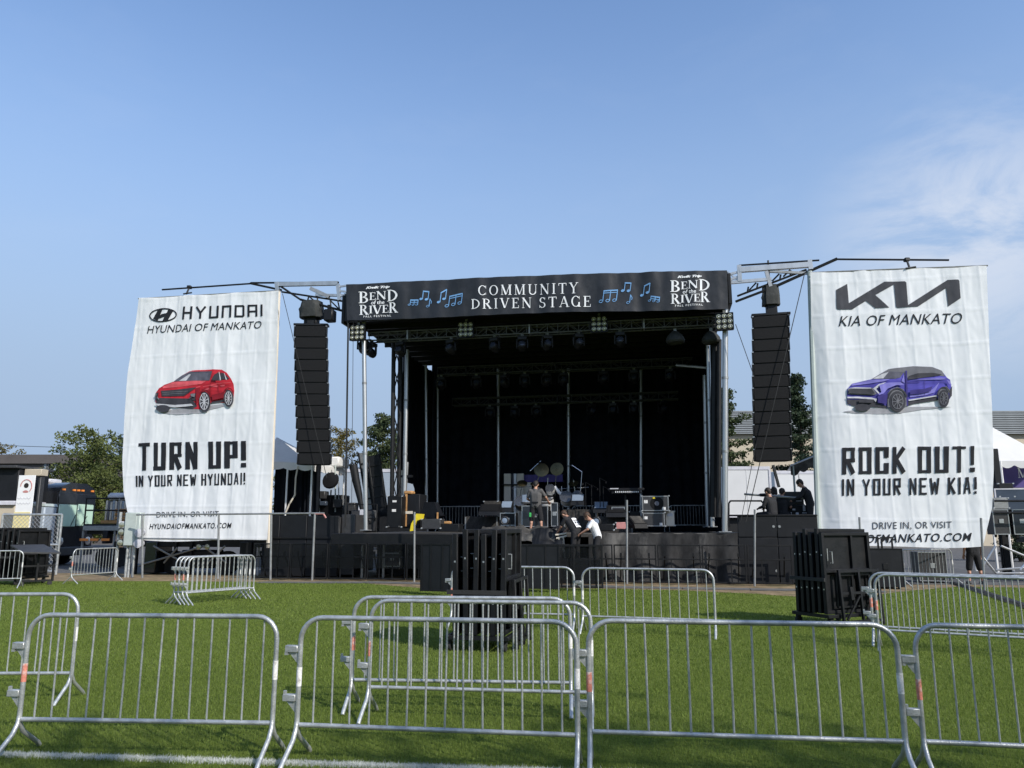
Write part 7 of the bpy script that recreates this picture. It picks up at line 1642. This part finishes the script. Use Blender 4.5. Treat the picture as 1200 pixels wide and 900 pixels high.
# ================================================================ RIGHT EDGE
gear('flight_case', 'wide black barricade cart box right of the right black stack', 'road case', 1019, 1057, 643, 688, -1.4, .9, 'black_vinyl', zbase=.06, extra=lambda t, w, h: (flight(t, w, h, 'black_steel'), [MB().boxr((x-.16, .02, h), (x-.12, .08, h+.28)).boxr((x+.12, .02, h), (x+.16, .08, h+.28)).boxr((x-.16, .02, h+.285), (x+.16, .08, h+.33)).build('handle_frame', 'black_paint', t) for x in (-.28, .1)]))
gear('flight_case', 'dark slatted case standing behind the far barrier under blue car banner', 'road case', 1078, 1108, 647, 680, 1.4, .8, 'meter_dark', zbase=.06, extra=flight)
def scaffold():
    v = 2.0; q = st(1185, 680, v); o = (q.x, v, 0); P = lambda x, y, w=0.: Vector((sp(x, y, v, o).x, w, max(.03, st(x, y, v).z)))
    t = sthing('scaffold_deck', 'steel scaffold deck with slanted braces at right picture edge', 'scaffold', (q.x, v, 0)); m = 'aluminium'
    MB().boxr((P(1160, 1).x, 0, P(1, 633).z), (P(1290, 1).x, 3, P(1, 627).z), .02).build('deck', 'black_paint', t); MB().boxr((P(1172, 1).x, -.06, P(1, 636).z), (P(1290, 1).x, -.005, P(1, 632.5).z)).build('deck_edge', m, t)
    for x in (1168.5, 1195, 1222, 1250): MB().tube([(P(x, 1).x, -.02, .03), (P(x, 1).x, -.02, P(1, 584).z)], .05, 8).build('upright', m if x < 1170 else 'steel_grey', t); MB().tube([(P(x+8, 1).x, 1.4, .03), (P(x+8, 1).x, 1.4, P(1, 633).z)], .045, 8).build('upright', 'steel_grey', t)
    for a, b in (((1174, 640), (1222, 660)), ((1150, 668), (1168, 640)), ((1168, 672), (1225, 672)), ((1168, 668), (1225, 664)), ((1196, 668), (1222, 640)), ((1150, 650), (1170, 674))): MB().tube([P(*a, .05), P(*b, .08)], .035, 6).build('brace', m, t)
    for y in (587, 601): MB().tube([P(1165, y, -.02), P(1290, y, -.02)], .035, 6).build('guard_rail', 'black_steel', t)
    for p in ((1158, 612), (1165, 640)): MB().boxr((P(p[0], 1).x, .2, .3), (P(p[0]+10, 1).x, .8, P(1, p[1]).z), .02).build('step', 'black_paint', t)
    ZS = P(1, 627).z
    for lab, x0, x1, y0, y1, w, mm, ex in (('scratched grey road case on the scaffold deck, left one', 1166, 1181, 597, 626.5, .3, 'meter_dark', flight), ('black road case on the scaffold deck, right one', 1189, 1206, 597, 626.5, .25, 'bus_black', flight), ('grey equipment rack standing on the left road case', 1165, 1181, 583, 596.5, .4, 'steel_grey', corners)):
        gear('flight_case', lab, 'road case', x0, x1, y0, y1, v+w, .6, mm, extra=ex)
    tv = sthing('display_screen', 'pale framed flat screen at right edge above the road cases', 'screen', s2l(1190, 600, v+.9)); w = 1.15; h = .78
    MB().boxr((-w/2+.04, -.005, .04), (w/2-.04, .05, h-.04)).build('screen', 'screen_glass', tv); f = MB(); f.boxr((-w/2, -.02, 0), (-w/2+.04, .06, h)).boxr((w/2-.04, -.02, 0), (w/2, .06, h)).boxr((-w/2+.04, -.019, h-.04), (w/2-.04, .059, h)).boxr((-w/2+.04, -.019, 0), (w/2-.04, .059, .04)); f.build('frame', 'ink_pale', tv)
    MB().boxr((-.05, .06, -.9), (.05, .1, .3)).build('stand', 'black_steel', tv)
    gear('equipment_box', 'tall dark cabinet left of the framed screen', 'cabinet', 1172, 1187, 566, 583, v+.9, .5, 'black_vinyl', extra=corners)
def s2l(x, y, v): q = st(x, y, v); return q
scaffold()
def tent_far_right():
    v = 6; q = st(1185, 640, v); o = (q.x, v, 0); P = lambda x, y, w=0.: Vector((sp(x, y, v, o).x, w, st(x, y, v).z))
    t = sthing('canopy_tent', 'white canopy tent with scalloped edge at right picture edge', 'tent', (q.x, v, 0)); a, b = P(1154, 540), P(1236, 540); pk = P(1158, 512, 1.5); pk2 = P(1186, 519, 1.5)
    m = MB(); a2 = a+Vector((.4, 3, 0)); b2 = b+Vector((.4, 3, 0)); pk = (a+b2)/2; pk.z = P(1, 511).z; V = []
    pk.x = P(1163, 511).x
    m.add([a, b, b2, a2, pk], [(0, 1, 4), (1, 2, 4), (2, 3, 4), (3, 0, 4)]); m.build('canopy', 'tent_white', t)
    m = MB(); k = 24
    for i in range(k):
        p0 = a.lerp(b, i/k); p1 = a.lerp(b, (i+1)/k); f = .16+.12*abs(sin(i*pi/5)); g = .16+.12*abs(sin((i+1)*pi/5)); e = Vector((0, -.02, 0)); m.add([p0+e, p1+e, p1+e-Vector((0, 0, g)), p0+e-Vector((0, 0, f))], [(0, 1, 2, 3)])
    m.build('valance', 'tent_white', t)
    for p in (P(1172, 540), b, a2, b2): MB().tube([(p.x, p.y, 0), p], .045, 6).build('leg', 'white_paint', t)
    u = sthing('purple_backdrop', 'purple printed backdrop with a white letter below the right tent', 'backdrop', (q.x, v+1.2, 0)); o2 = (q.x, v+1.2, 0); A = sp(1160, 572, v+1.2, o2); Bq = sp(1260, 545, v+1.2, o2)
    MB().boxr((A.x, 0, A.z), (Bq.x, .05, Bq.z), .01).build('cloth', 'purple_cloth', u)
    g, F = serif_text('M'); c0 = sp(1193, 560, v+1.2, o2); w = .36; h = .38
    m = MB(); m.add([(c0.x+a*w, -.012-.0006*l, c0.z+b_*h) for a, b_, l in g], F); m.build('lettering', 'print_white', u)
    MB().boxr((A.x-.06, -.02, 0), (A.x+.0, .07, Bq.z+.1)).build('frame_post', 'white_paint', u)
tent_far_right()
def black_wing_right():
    v = 3.4; q = st(1175, 560, v); t = sthing('flat_black_panel', 'tall narrow black panel under left end of the right tent', 'panel', (q.x, v, 0)); a = st(1164, 545, v); b = st(1172, 545, v); w = b.x-a.x; z = st(1, 545, v).z
    MB().boxr((a.x-q.x, 0, .05), (b.x-q.x, .1, z), .02).build('panel', 'black_vinyl', t); MB().boxr((a.x-q.x-.02, .11, .05), (b.x-q.x+.02, .2, z-.2)).build('frame', 'black_steel', t)
black_wing_right()
def cable_ramp():
    t = thing('cable_ramp', 'dark cable ramp lying on the ground slanting behind the right barrier', 'cable ramp', gnd(1160, 697)); a = gnd(1118, 684)-gnd(1160, 697); b = gnd(1215, 716)-gnd(1160, 697); n = 8
    for i in range(n):
        p = a.lerp(b, i/n); q = a.lerp(b, (i+.97)/n); d = (q-p).normalized(); s = Vector((-d.y, d.x, 0))*.14; m = MB(); m.add([p-s+Vector((0, 0, .012)), q-s+Vector((0, 0, .012)), q+s+Vector((0, 0, .012)), p+s+Vector((0, 0, .012)), p-s*.5+Vector((0, 0, .07)), q-s*.5+Vector((0, 0, .07)), q+s*.5+Vector((0, 0, .07)), p+s*.5+Vector((0, 0, .07))], [(4, 5, 6, 7), (0, 1, 5, 4), (1, 2, 6, 5), (2, 3, 7, 6), (3, 0, 4, 7)]); m.build('ramp_segment', 'black_paint', t, smooth=False)
cable_ramp()
